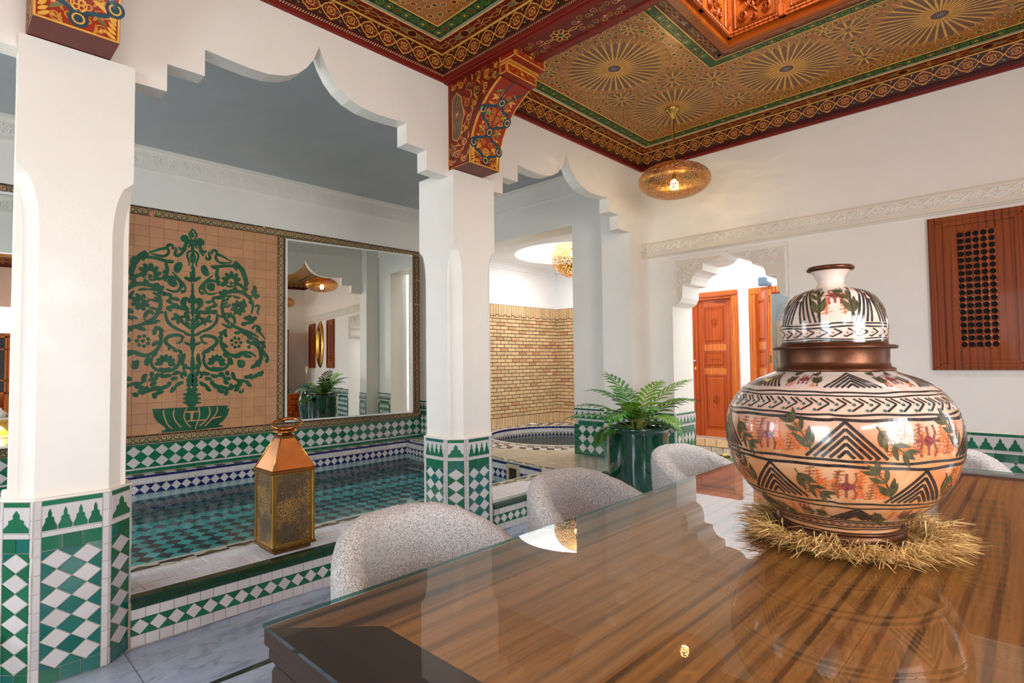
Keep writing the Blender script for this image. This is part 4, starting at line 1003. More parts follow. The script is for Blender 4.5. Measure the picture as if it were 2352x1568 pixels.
TREE_HALF = [('s',0.0116,[(1.825,2.658),(1.852,2.631),(1.866,2.597),(1.852,2.562),(1.829,2.529)]),
('l',0.0233,[(1.828,2.62),(1.829,2.57)]),
('l',0.0575,[(1.869,2.561),(1.939,2.521)]),
('s',0.0207,[(1.832,2.534),(1.869,2.532),(1.892,2.507),(1.897,2.471),(1.916,2.438),(1.943,2.43),(1.959,2.449)]),
('s',0.0184,[(1.89,2.448),(1.923,2.407),(1.95,2.369),(1.986,2.359),(1.997,2.383),(1.98,2.414),(1.988,2.447)]),
('s',0.0129,[(1.837,2.513),(1.857,2.487),(1.87,2.46)]),
('l',0.0208,[(1.848,2.493),(1.873,2.521)]),
('s',0.0129,[(1.835,2.429),(1.864,2.423),(1.885,2.39),(1.875,2.345),(1.86,2.307),(1.866,2.269)]),
('s',0.0116,[(1.833,2.412),(1.851,2.371),(1.844,2.324),(1.831,2.297)]),
('l',0.0556,[(1.933,2.297),(1.977,2.185)]),
('s',0.0122,[(2.018,2.194),(1.978,2.153),(1.932,2.105),(1.896,2.059),(1.893,2.015),(1.913,1.985)]),
('s',0.0192,[(2.08,2.09),(2.066,2.13),(2.019,2.143),(1.965,2.13),(1.935,2.091),(1.935,2.04),(1.966,1.999),(2.013,1.993),(2.067,2.015)]),
('l',0.0697,[(1.983,2.11),(2.037,2.056)]),
('l',0.0535,[(1.979,2.051),(2.031,2.082)]),
('s',0.0176,[(2.012,2.418),(2.009,2.453),(2.034,2.468),(2.056,2.457),(2.064,2.425),(2.105,2.416),(2.161,2.389),(2.218,2.361)]),
('s',0.0164,[(2.056,2.424),(2.045,2.381),(2.078,2.341),(2.134,2.34),(2.204,2.353)]),
('s',0.0314,[(2.239,2.368),(2.29,2.321),(2.334,2.258),(2.356,2.191),(2.361,2.131),(2.342,2.068)]),
('l',0.0284,[(2.218,2.343),(2.278,2.328)]),
('l',0.0286,[(2.246,2.362),(2.264,2.273)]),
('l',0.0291,[(2.319,2.287),(2.341,2.213)]),
('l',0.0292,[(2.333,2.311),(2.357,2.222)]),
('l',0.0294,[(2.363,2.192),(2.386,2.133)]),
('l',0.0289,[(2.291,2.139),(2.338,2.09)]),
('l',0.0291,[(2.32,2.066),(2.382,2.09)]),
('l',0.0269,[(1.997,2.295),(2.079,2.279)]),
('s',0.0202,[(2.008,2.289),(2.065,2.292),(2.134,2.311),(2.218,2.321),(2.276,2.297)]),
('s',0.0206,[(2.073,2.278),(2.057,2.22),(2.066,2.148),(2.101,2.107)]),
('l',0.0219,[(2.066,2.207),(2.096,2.165)]),
('l',0.0218,[(2.058,2.161),(2.102,2.121)]),
('l',0.022,[(2.087,2.12),(2.142,2.095)]),
('l',0.0342,[(2.229,2.147),(2.302,2.126)]),
('l',0.0342,[(2.23,2.164),(2.304,2.195)]),
('l',0.0341,[(2.22,2.177),(2.266,2.247)]),
('l',0.034,[(2.205,2.181),(2.204,2.262)]),
('l',0.0338,[(2.19,2.174),(2.144,2.234)]),
('l',0.0338,[(2.181,2.159),(2.109,2.175)]),
('l',0.0338,[(2.181,2.142),(2.111,2.108)]),
('s',0.0125,[(2.142,2.11),(2.177,2.091),(2.234,2.101),(2.277,2.126)]),
('d',0.0198,[(2.205,2.131)]),
('s',0.0246,[(2.067,1.985),(2.081,1.95),(2.111,1.989),(2.143,2.021),(2.206,2.044),(2.277,2.05),(2.335,2.037),(2.387,1.995),(2.424,1.952),(2.436,1.891),(2.417,1.813)]),
('l',0.0333,[(2.122,2.056),(2.178,2.031)]),
('l',0.0329,[(2.081,2.031),(2.136,2.013)]),
('l',0.0341,[(2.22,2.057),(2.262,2.091)]),
('l',0.0348,[(2.306,2.05),(2.372,2.032)]),
('l',0.0353,[(2.365,2.009),(2.431,1.999)]),
('l',0.0354,[(2.387,1.949),(2.446,1.938)]),
('l',0.0358,[(2.423,2.075),(2.476,2.002)]),
('l',0.036,[(2.453,2.132),(2.471,2.04)]),
('l',0.0359,[(2.446,1.992),(2.499,2.035)]),
('s',0.0222,[(2.136,1.991),(2.12,1.93),(2.112,1.856),(2.131,1.783),(2.166,1.718),(2.223,1.675),(2.294,1.641),(2.367,1.62),(2.441,1.592),(2.494,1.555)]),
('l',0.0222,[(2.123,1.93),(2.185,1.972)]),
('l',0.0221,[(2.12,1.871),(2.207,1.899)]),
('l',0.0221,[(2.112,1.893),(2.172,1.926)]),
('l',0.0222,[(2.131,1.798),(2.215,1.817)]),
('l',0.0223,[(2.143,1.991),(2.22,1.997)]),
('l',0.0227,[(2.22,1.997),(2.306,1.981)]),
('l',0.0233,[(2.335,1.976),(2.373,1.887)]),
('l',0.0219,[(2.083,1.78),(2.138,1.765)]),
('l',0.0221,[(2.111,1.693),(2.194,1.667)]),
('l',0.0222,[(2.139,1.672),(2.223,1.653)]),
('l',0.0346,[(2.291,1.872),(2.363,1.901)]),
('l',0.0346,[(2.286,1.877),(2.321,1.95)]),
('l',0.0345,[(2.28,1.878),(2.257,1.951)]),
('l',0.0345,[(2.275,1.873),(2.209,1.905)]),
('l',0.0345,[(2.275,1.866),(2.204,1.839)]),
('l',0.0345,[(2.279,1.861),(2.244,1.79)]),
('l',0.0346,[(2.285,1.861),(2.308,1.787)]),
('l',0.0346,[(2.29,1.866),(2.357,1.833)]),
('s',0.0224,[(2.173,1.755),(2.194,1.786),(2.229,1.776),(2.248,1.729),(2.239,1.691)]),
('s',0.0165,[(2.454,1.892),(2.492,1.918),(2.502,1.88),(2.477,1.832),(2.5,1.81)]),
('l',0.0379,[(2.337,1.763),(2.41,1.779)]),
('l',0.0385,[(2.403,1.744),(2.477,1.783)]),
('l',0.0381,[(2.366,1.704),(2.425,1.745)]),
('l',0.0376,[(2.308,1.694),(2.374,1.712)]),
('l',0.0386,[(2.41,1.798),(2.403,1.706)]),
('l',0.0384,[(2.388,1.796),(2.44,1.707)]),
('s',0.0207,[(2.112,1.59),(2.104,1.531),(2.112,1.457),(2.147,1.399),(2.19,1.362),(2.239,1.355),(2.296,1.362),(2.354,1.4)]),
('l',0.0301,[(2.084,1.582),(2.167,1.636)]),
('l',0.0305,[(2.139,1.635),(2.167,1.547)]),
('l',0.0304,[(2.119,1.487),(2.182,1.443)]),
('l',0.0318,[(2.309,1.634),(2.411,1.568)]),
('l',0.0323,[(2.374,1.567),(2.441,1.538)]),
('l',0.032,[(2.338,1.597),(2.441,1.577)]),
('l',0.0313,[(2.237,1.594),(2.323,1.623)]),
('l',0.0301,[(2.084,1.56),(2.126,1.531)]),
('d',0.0188,[(2.308,1.493)]),
('d',0.0187,[(2.289,1.533)]),
('d',0.0185,[(2.248,1.542)]),
('d',0.0184,[(2.216,1.514)]),
('d',0.0184,[(2.216,1.47)]),
('d',0.0185,[(2.249,1.443)]),
('d',0.0187,[(2.29,1.453)]),
('d',0.0186,[(2.259,1.492)]),
('s',0.0178,[(2.426,1.645),(2.448,1.68),(2.493,1.678),(2.516,1.648),(2.501,1.617),(2.539,1.579),(2.57,1.533)]),
('l',0.0361,[(2.478,1.662),(2.516,1.61)]),
('s',0.0295,[(2.397,1.484),(2.441,1.492),(2.494,1.462),(2.525,1.401),(2.529,1.339),(2.518,1.278),(2.495,1.224)]),
('s',0.0193,[(2.426,1.553),(2.479,1.532),(2.501,1.486),(2.494,1.432)]),
('l',0.0325,[(2.397,1.484),(2.367,1.522)]),
('l',0.0326,[(2.412,1.454),(2.383,1.431)]),
('l',0.033,[(2.464,1.485),(2.426,1.515)]),
('l',0.0333,[(2.501,1.493),(2.57,1.51)]),
('l',0.0336,[(2.539,1.486),(2.578,1.44)]),
('l',0.0335,[(2.532,1.432),(2.545,1.355)]),
('l',0.0332,[(2.495,1.247),(2.413,1.21)]),
('l',0.0334,[(2.517,1.308),(2.465,1.232)]),
('l',0.0337,[(2.563,1.378),(2.612,1.324)]),
('l',0.0341,[(2.609,1.324),(2.586,1.265)]),
('s',0.0137,[(2.544,1.448),(2.547,1.401),(2.586,1.363),(2.609,1.316),(2.586,1.269)]),
('s',0.0183,[(2.211,1.34),(2.267,1.362),(2.339,1.392),(2.412,1.385),(2.472,1.339)]),
('l',0.0348,[(2.325,1.377),(2.427,1.339)]),
('l',0.0311,[(2.225,1.34),(2.325,1.362)]),
('l',0.0422,[(2.197,1.34),(2.225,1.25)]),
('l',0.0374,[(2.296,1.31),(2.311,1.219)]),
('s',0.0172,[(2.289,1.28),(2.34,1.294),(2.347,1.249),(2.318,1.219)]),
('s',0.0198,[(1.951,1.362),(1.936,1.311),(1.952,1.254),(1.993,1.21),(2.06,1.194),(2.142,1.207),(2.183,1.251),(2.19,1.31),(2.162,1.354)]),
('l',0.0328,[(2.089,1.267),(2.159,1.266)]),
('l',0.0328,[(2.086,1.279),(2.146,1.316)]),
('l',0.0327,[(2.077,1.288),(2.112,1.353)]),
('l',0.0327,[(2.066,1.292),(2.065,1.366)]),
('l',0.0326,[(2.054,1.288),(2.019,1.353)]),
('l',0.0325,[(2.046,1.279),(1.986,1.317)]),
('l',0.0325,[(2.043,1.267),(1.975,1.268)]),
('s',0.0121,[(2.019,1.231),(2.073,1.216),(2.121,1.229)]),
('l',0.0339,[(1.892,1.376),(1.916,1.247)]),
('l',0.0263,[(1.925,1.354),(1.951,1.412)]),
('l',0.036,[(2.134,1.384),(2.183,1.34)]),
('s',0.0222,[(1.904,1.526),(1.937,1.559),(2.003,1.558),(2.064,1.53),(2.071,1.486),(2.038,1.449),(1.997,1.427),(1.951,1.398)]),
('s',0.0158,[(1.917,1.527),(1.931,1.484),(1.977,1.477)]),
('l',0.029,[(1.938,1.397),(2.004,1.401)]),
('l',0.0268,[(2.004,1.449),(2.042,1.405)]),
('s',0.0205,[(2.068,1.956),(2.034,1.968),(2.02,1.923),(2.054,1.896)]),
('l',0.0292,[(1.947,1.911),(2.014,1.923)]),
('l',0.0445,[(1.894,1.929),(1.918,1.858)]),
('s',0.022,[(1.849,1.889),(1.875,1.934),(1.914,1.93),(1.918,1.887),(1.888,1.842),(1.856,1.818)]),
('l',0.0337,[(1.856,1.811),(2.069,1.831)]),
('l',0.0318,[(1.948,1.838),(2.014,1.864)]),
('l',0.0296,[(2.001,1.863),(2.068,1.897)]),
('s',0.0191,[(2.069,1.794),(2.069,1.735),(2.043,1.676),(1.989,1.63),(1.936,1.606),(1.884,1.583)]),
('s',0.0194,[(1.854,1.782),(1.88,1.798),(1.896,1.77),(1.876,1.719),(1.847,1.696)]),
('l',0.0288,[(1.902,1.749),(1.949,1.722)]),
('l',0.0292,[(1.949,1.722),(2.001,1.776)]),
('l',0.0292,[(1.948,1.73),(2.022,1.711)]),
('l',0.0265,[(1.948,1.73),(1.956,1.665)]),
('l',0.0243,[(2.015,1.791),(2.069,1.824)]),
('s',0.0143,[(1.863,1.769),(1.87,1.74),(1.842,1.703)]),
('s',0.0181,[(1.845,1.625),(1.883,1.662),(1.935,1.7),(1.912,1.714)]),
('s',0.0116,[(1.845,1.668),(1.877,1.683),(1.896,1.713)]),
('l',0.0316,[(1.912,2.089),(1.933,2.033)]),
('s',0.0131,[(1.893,2.015),(1.933,2.004),(1.92,1.981)]),
('l',0.0312,[(1.88,1.269),(1.9,1.197)]),
('l',0.0313,[(1.894,1.197),(1.881,1.14)]),
('l',0.0315,[(1.927,1.182),(2.006,1.159)]),
('l',0.0317,[(1.953,1.124),(2.02,1.108)]),
('l',0.0321,[(2.006,1.152),(2.087,1.135)]),
('l',0.0322,[(2.02,1.093),(2.034,1.042)]),
('l',0.0323,[(2.027,1.05),(2.116,1.01)]),
('l',0.0328,[(2.088,1.04),(2.227,0.995)]),
('l',0.033,[(2.115,1.178),(2.149,1.119)]),
('l',0.0331,[(2.129,1.119),(2.212,1.109)]),
('l',0.0332,[(2.136,1.09),(2.192,1.051)]),
('l',0.0338,[(2.213,1.057),(2.227,0.983)]),
('l',0.0339,[(2.227,1.02),(2.327,1.053)]),
('l',0.0343,[(2.269,1.063),(2.341,1.083)]),
('l',0.0339,[(2.226,1.176),(2.255,1.101)]),
('l',0.0349,[(2.341,1.121),(2.414,1.126)]),
('l',0.0351,[(2.37,1.082),(2.422,1.012)]),
('l',0.0355,[(2.421,1.111),(2.518,1.17)]),
('l',0.0362,[(2.496,1.124),(2.548,1.185)]),
('l',0.034,[(2.241,0.975),(2.298,1.01)]),
('l',0.0344,[(2.291,0.957),(2.342,0.985)]),
('l',0.0327,[(2.075,0.997),(2.157,0.964)]),
('l',0.0333,[(2.151,0.927),(2.171,0.985)]),
('l',0.0313,[(1.901,1.083),(1.981,1.037)]),
('l',0.0318,[(1.967,1.045),(2.014,0.978)]),
('l',0.0355,[(2.414,1.157),(2.436,1.088)]),
('l',0.0328,[(2.088,1.128),(2.108,1.178)]),
('l',0.0335,[(2.17,1.192),(2.184,1.14)]),
('s',0.0175,[(2.02,1.093),(2.041,1.049),(2.088,1.025),(2.171,1.012)]),
('s',0.017,[(2.226,1.116),(2.269,1.085),(2.341,1.08),(2.4,1.051),(2.426,1.012)]),
('s',0.0169,[(1.888,1.183),(1.92,1.175),(1.927,1.139),(1.901,1.118)])]
TREE_MID = [('s',0.0129,[(1.827,2.533),(1.83,2.397),(1.829,2.282),(1.83,2.139),(1.832,1.967),(1.838,1.767),(1.837,1.625),(1.836,1.482),(1.837,1.297),(1.838,1.0)]),
('l',0.0336,[(1.827,2.519),(1.828,2.404)]),
('l',0.0516,[(1.829,2.282),(1.83,2.11)]),
('l',0.0284,[(1.829,2.203),(1.831,2.031)]),
('l',0.0309,[(1.831,2.066),(1.832,1.94)]),
('l',0.0567,[(1.831,1.988),(1.832,1.874)]),
('l',0.0438,[(1.832,1.903),(1.833,1.76)]),
('l',0.0386,[(1.834,1.738),(1.835,1.568)]),
('l',0.0283,[(1.834,1.653),(1.836,1.511)]),
('l',0.0515,[(1.835,1.56),(1.837,1.39)]),
('l',0.0231,[(1.836,1.468),(1.837,1.326)]),
('l',0.0437,[(1.837,1.354),(1.839,1.156)]),
('l',0.0284,[(1.83,2.131),(1.751,2.152)]),
('l',0.0284,[(1.83,2.131),(1.91,2.168)]),
('l',0.0284,[(1.83,2.11),(1.751,2.145)]),
('l',0.0284,[(1.83,2.11),(1.911,2.161)]),
('l',0.0283,[(1.832,1.91),(1.753,1.932)]),
('l',0.0283,[(1.832,1.91),(1.912,1.944)]),
('l',0.0283,[(1.835,1.553),(1.756,1.579)]),
('l',0.0283,[(1.835,1.553),(1.915,1.584)]),
('l',0.0283,[(1.836,1.447),(1.757,1.488)]),
('l',0.0283,[(1.836,1.447),(1.916,1.491)]),
('l',0.0283,[(1.838,1.205),(1.759,1.249)]),
('l',0.0283,[(1.838,1.205),(1.918,1.247)]),
('l',0.1026,[(1.833,1.184),(1.835,1.0)]),
('l',0.0333,[(1.834,1.127),(1.779,1.104)]),
('l',0.0333,[(1.834,1.127),(1.891,1.1)]),
('l',0.0333,[(1.834,1.071),(1.78,1.047)]),
('l',0.0333,[(1.834,1.071),(1.891,1.043)]),
('l',0.0333,[(1.835,1.021),(1.78,0.998)]),
('l',0.0333,[(1.835,1.021),(1.892,0.993)]),
('l',0.1152,[(1.831,1.007),(1.833,0.817)]),
('l',0.0282,[(1.838,0.95),(1.749,0.962)]),
('l',0.0281,[(1.825,0.951),(1.922,0.953)]),
('l',0.0282,[(1.838,0.908),(1.75,0.92)]),
('l',0.0281,[(1.826,0.909),(1.922,0.911)]),
('l',0.0282,[(1.839,0.866),(1.75,0.878)]),
('l',0.0281,[(1.826,0.867),(1.923,0.868)]),
('b',0.0,[(1.479,0.83),(1.491,0.813),(1.503,0.744),(1.539,0.694),(1.581,0.657),(1.605,0.627),(1.564,0.604),(1.57,0.592),(1.854,0.589),(2.13,0.599),(2.139,0.609),(2.091,0.625),(2.139,0.664),(2.18,0.72),(2.194,0.778),(2.186,0.819),(2.09,0.826),(1.904,0.826),(1.701,0.828)]),
('t',0.0108,[(1.58,0.813),(1.586,0.752),(1.617,0.667),(1.66,0.622)]),
('t',0.0111,[(1.676,0.813),(1.665,0.759),(1.69,0.688),(1.74,0.628)]),
('t',0.0114,[(1.788,0.82),(1.758,0.752),(1.777,0.681),(1.828,0.62)]),
('t',0.0117,[(1.897,0.819),(1.911,0.74),(1.886,0.657),(1.867,0.602)]),
('t',0.012,[(1.996,0.817),(2.01,0.747),(1.97,0.678),(1.905,0.627)]),
('t',0.0122,[(2.076,0.818),(2.077,0.757),(2.023,0.688),(1.958,0.622)]),
('t',0.0113,[(1.776,0.779),(1.904,0.776)]),
('t',0.0114,[(1.79,0.687),(1.97,0.686)]),
('t',0.012,[(2.01,0.69),(2.118,0.71)])]
def smooth(p, n=2):
    for _ in range(n):
        q = [p[0]]
        for a, b in zip(p[:-1], p[1:]): q += [(a[0]*.75+b[0]*.25, a[1]*.75+b[1]*.25), (a[0]*.25+b[0]*.75, a[1]*.25+b[1]*.75)]
        p = q+[p[-1]]
    return p
d = Deco(FP, .0092, .03)
for side in (0, 1):
    for kd, wd, pts in TREE_HALF:
        if side: pts = [(2*TREE_AX-a, b) for a, b in pts]
        if kd == 's': d.stroke(smooth(pts), wd*1.5, 'inlay_green', taper=lambda t: .35+.8*math.sin(PI*min(1, t*.8+.15)))
        elif kd == 'l': d.stroke(smooth([pts[0], ((pts[0][0]+pts[1][0])/2+(pts[1][1]-pts[0][1])*.12, (pts[0][1]+pts[1][1])/2-(pts[1][0]-pts[0][0])*.12), pts[1]]), wd*1.3, 'inlay_green', taper=lambda t: max(.03, math.sin(PI*t)**.8))
        elif kd == 'd': d.disc(pts[0][0], pts[0][1], wd, 'inlay_green')
for kd, wd, pts in TREE_MID:
    if kd == 's': d.stroke(pts, wd, 'inlay_green')
    elif kd == 'l': d.stroke(smooth(pts, 3), wd, 'inlay_green', taper=lambda t: max(.03, math.sin(PI*t)))
    elif kd == 'b': d.poly(pts[::-1], 'inlay_green')
    elif kd == 't': d.stroke(smooth(pts), wd, 'tile_tan', lay=2)
d.disc(TREE_AX, 1.03, .012, 'tile_tan', 3)
d.build('tree_inlay', mural)

# mirrors ---------------------------------------------------------------------
def wall_mirror(u0, u1, v0, v1, ang, label, border_u):
    t = empty('framed_mirror', (XP, (u0+u1)/2, v0), label, 'mirror')
    mb = MB(); mb.prism(rect(border_u[0], border_u[1], .50, 2.806), FP, -.01, .001); mb.build('tile_backing', 'grout_tan', t)
    # glass leans: hinged flush at its left edge, a touch proud at the right
    ca, sa = math.cos(ang), math.sin(ang); U = Vector((sa, ca, 0)); N = Vector((ca, -sa, 0)); o = Vector((XP+.004, u0, 0)); Lw = (u1-u0)/ca*1.0
    F = frame(o, U, (0, 0, 1), N)
    mb = MB(); mb.prism(rect(.02, Lw-.02, v0+.02, v1-.02), F, .006, .010); mb.build('mirror_glass', 'mirror_silver', t)
    mb = MB()
    for r in (rect(0, .02, v0, v1), rect(Lw-.02, Lw, v0, v1), rect(.02, Lw-.02, v0, v0+.02), rect(.02, Lw-.02, v1-.02, v1)): mb.prism(r, F, -.006, .013, .002)
    mb.build('edge_frame', 'white_frame', t)
    mb = MB(); A = [o, o+U*Lw]; mb.add([(XP-.004, A[0].y, v0), (A[1].x, A[1].y, v0), (XP-.004, A[1].y, v0), (XP-.004, A[0].y, v1), (A[1].x, A[1].y, v1), (XP-.004, A[1].y, v1)], [(0, 1, 2), (3, 5, 4), (1, 4, 5, 2)]); mb.build('wedge', 'white_frame', t)
    return t
m1 = wall_mirror(2.795, 4.445, .590, 2.705, .105, 'large wall mirror in a scroll tile border right of the mural', (2.79, 4.70))
border(m1, FP, 2.79, .500, 4.70, 2.806, .085, 110, False, True)
m2 = wall_mirror(-.75, 1.02, .590, 2.705, .105, 'wall mirror left of the mural seen beside the left pillar', (-.85, 1.10))
border(m2, FP, -.85, .500, 1.105, 2.806, .085, 60, True, False)

# ------------------------------------------------------------------ painted ceiling
def side_frames(x0, x1, y0, y1):
    """four sides of a ceiling bay: corner, direction, inward normal, length"""
    return [(Vector((x0, y0, 0)), Vector((0, 1, 0)), Vector((1, 0, 0)), y1-y0), (Vector((x0, y1, 0)), Vector((1, 0, 0)), Vector((0, -1, 0)), x1-x0),
            (Vector((x1, y1, 0)), Vector((0, -1, 0)), Vector((-1, 0, 0)), y1-y0), (Vector((x1, y0, 0)), Vector((-1, 0, 0)), Vector((0, 1, 0)), x1-x0)]
def ring_band(mb, x0, x1, y0, y1, prof):
    """closed mitred moulding around a bay; prof = (offset from wall, z)"""
    vs = []; m = len(prof)
    for cx, cy, sx, sy in ((x0, y0, 1, 1), (x0, y1, 1, -1), (x1, y1, -1, -1), (x1, y0, -1, 1)):
        vs += [(cx+sx*o, cy+sy*o, z) for o, z in prof]
    fs = [(k*m+a, k*m+a+1, ((k+1) % 4)*m+a+1, ((k+1) % 4)*m+a) for k in range(4) for a in range(m-1)]
    mb.add(vs, fs)
def medallion(d, u, v, s=1., a='paint_gold', b='paint_maroon'):
    Q = [(1.16, 0), (1.0, .13), (.99, .33), (.82, .43), (.77, .62), (.55, .70), (.42, .86), (.18, .88), (0, 1.12)]; QI = [(1.05, 0), (1.0, .55), (.72, .62), (.62, .95), (0, 1.0)]
    def lobe(hx, hy, q=Q):
        q4 = q+[(-x, y) for x, y in q[-2::-1]]; q4 = q4+[(x, -y) for x, y in q4[-2:0:-1]]
        return [(u+hx*x, v+hy*y) for x, y in q4]
    d.fan(lobe(.047*s, .037*s), b, 1); d.stroke(lobe(.050*s, .040*s), .0052*s, a, True, lay=2); d.stroke(lobe(.020*s, .018*s, QI), .0040*s, a, True, lay=2)
    for k in range(4): d.ring(u+.0062*s*math.cos(PI/4+k*PI/2), v+.0062*s*math.sin(PI/4+k*PI/2), .0045*s, .002*s, a, 3, 8)
    for k in range(4):
        q = PI/4+k*PI/2; d.spiral(u+.029*s*math.cos(q), v+.024*s*math.sin(q), .007*s, 1, q, 1 if k % 2 else -1, .0028*s, 'paint_gold_deep', 2)
    d.disc(u-.034*s, v+.004*s, .005*s, 'paint_green_light', 2, 8); d.disc(u+.034*s, v+.004*s, .005*s, 'paint_green_light', 2, 8)
GU = .010
def cove(x0, x1, y0, y1, tagname, visible):
    root = empty('trim_ceiling_moulding', ((x0+x1)/2, (y0+y1)/2, 3.2), kind='structure')
    for nm, prof, mt in (('rail', [(0, 3.19), (.017, 3.19), (.020, 3.197), (.018, 3.205), (.020, 3.212), (.014, 3.220), (.004, 3.222)], 'paint_crimson'), ('band', [(.004, 3.222), (.010, 3.243), (.016, 3.250), (.040, 3.352)], 'paint_dark'), ('fillet', [(.040, 3.352), (.048, 3.353), (.050, 3.357)], 'gold_line'), ('band', [(.050, 3.357), (.135, 3.371)], 'paint_maroon'), ('fillet', [(.135, 3.371), (.140, 3.368), (.146, 3.372)], 'gold_line'), ('fillet', [(.146, 3.372), (.158, 3.379)], 'paint_silver'), ('band', [(.158, 3.379), (.238, 3.383)], 'paint_green'), ('fillet', [(.238, 3.383), (.242, 3.381), (.246, 3.384)], 'gold_line')):
        mb = MB(); ring_band(mb, x0, x1, y0, y1, prof); mb.build(nm, mt, root)
    mb = MB(); rp = MB()
    for si, (c, dr, nn, L) in enumerate(side_frames(x0, x1, y0, y1)):
        if not visible[si]: continue
        def mk(o0, z0, o1, z1):
            dv = nn*(o1-o0)+Vector((0, 0, z1-z0)); LL = dv.length; dv.normalize(); N = dr.cross(dv); N = -N if N.z > 0 or (abs(N.z) < .3 and N.dot(nn) < 0) else N
            if N.dot(nn)-N.z < 0: N = -N
            base = c+nn*o0+Vector((0, 0, z0)); return (lambda u, v, w=0: base+dr*u+dv*v+N*w), LL
        f1, L1 = mk(.016, 3.250, .040, 3.352); f2, L2 = mk(.050, 3.357, .135, 3.371); f3, L3 = mk(.158, 3.379, .238, 3.383)
        d = Deco(f1, .0008, .012); n = round((L-.06)/.128); p = (L-.06)/n
        for i in range(n):
            u = .03+p*(i+.5); medallion(d, u, L1*.5, 1.06)
            for e, mm in ((.80, 'paint_orange'), (.22, 'paint_olive')): d.leaf(u+p/2-.012, L1*e, .9 if e > .5 else -.6, .022, .010, mm, .8, 1)
            for e in (.86, .12): d.leaf(u+p/2+.004, L1*e, 2.2, .02, .007, 'paint_green_light', .6, 1)
            d.ring(u+p/2, L1*.5, .006, .003, 'paint_gold', 2, 8)
            d.leaf(u-.02, L1*.93, 0, .04, .007, 'paint_gold_deep', 0, 1); d.leaf(u-.02, L1*.06, 0, .04, .007, 'paint_gold_deep', 0, 1)
        d.build('painted_medallions', root)
        d = Deco(f2, .0008, .014); o = .09; n = max(2, round((L-2*o)/.50)); p = (L-2*o)/n
        for i in range(n):
            u = o+p*i
            for ph in (0, PI): d.stroke([(u+p*t/30, L2*.5+.017*math.sin(2*PI*3*t/30+ph)*(1 if 3 < t < 27 else .8)) for t in range(31)], .004, 'paint_gold', lay=2)
            d.disc(u+p/2, L2*.5, .030, 'paint_dark', 3, 14, .024); d.ring(u+p/2, L2*.5, .033, .0035, 'paint_gold', 4, 16, .027)
            for sg in (1, -1):
                d.disc(u+p/2+sg*.062, L2*.5, .026, 'paint_olive', 3, 12, .016); d.ring(u+p/2+sg*.062, L2*.5, .027, .003, 'paint_gold_deep', 4, 12, .017)
                d.spiral(u+p*.5+sg*.16, L2*.5+.022, .013, 1.2, 0, sg, .0035, 'paint_gold', 2); d.spiral(u+p*.5+sg*.16, L2*.5-.022, .013, 1.2, PI, -sg, .0035, 'paint_gold', 2)
            for k in range(10): d.spiral(u+p*(k+.5)/10, L2*(.14 if k % 2 else .86), .009, 1, k, 1, .0025, 'paint_gold_deep', 1)
        d.stroke([(.06, .004), (L-.06, .004)], .003, 'paint_gold_deep'); d.build('painted_chain', root)
        d = Deco(f3, .0008, .02); n = round((L-.34)/.062); p = (L-.34)/n
        for i in range(n):
            u = .17+p*(i+.5); d.ring(u, L3/2, .023, .006, 'paint_green_light', 1, 14); d.disc(u, L3/2, .014, 'paint_maroon' if i % 4 == 1 else 'paint_green', 2, 10)
            if i % 2 == 0:
                for k in range(4): d.disc(u+.007*math.cos(PI/4+k*PI/2), L3/2+.007*math.sin(PI/4+k*PI/2), .0055, 'paint_gold', 3, 6)
            else: d.spiral(u, L3/2, .013, 1.3, i, 1, .004, 'paint_orange' if i % 4 == 1 else 'paint_green_light', 3)
            for e in (.1, .9): d.leaf(u+p/2-.012, L3*e, 0, .024, .009, 'paint_dark', 0, 1)
        d.build('painted_rosettes', root)
        # twisted rope bead
        f0, L0 = mk(.010, 3.232, .014, 3.246); n = int(L/.016)
        for i in range(n):
            u = L*(i+.5)/n; q = [f0(u-.009, -.005, .001), f0(u-.001, -.005, .003), f0(u+.009, .010, .003), f0(u+.001, .010, .001), f0(u-.004, .0, .006), f0(u+.004, .004, .006)]
            rp.add(q, [(0, 1, 5, 4), (0, 4, 3), (4, 5, 2, 3), (1, 2, 5)])
    rp.build('rope_bead', 'paint_pink' if tagname == 's' else 'paint_maroon', root, kind='stuff')
    return root
B0, B1 = 2.42, 2.68
cove(XA, XR, B1, YB, 'n', (1, 1, 1, 0)); cove(XA, XR, YF, B0, 's', (1, 1, 1, 0))
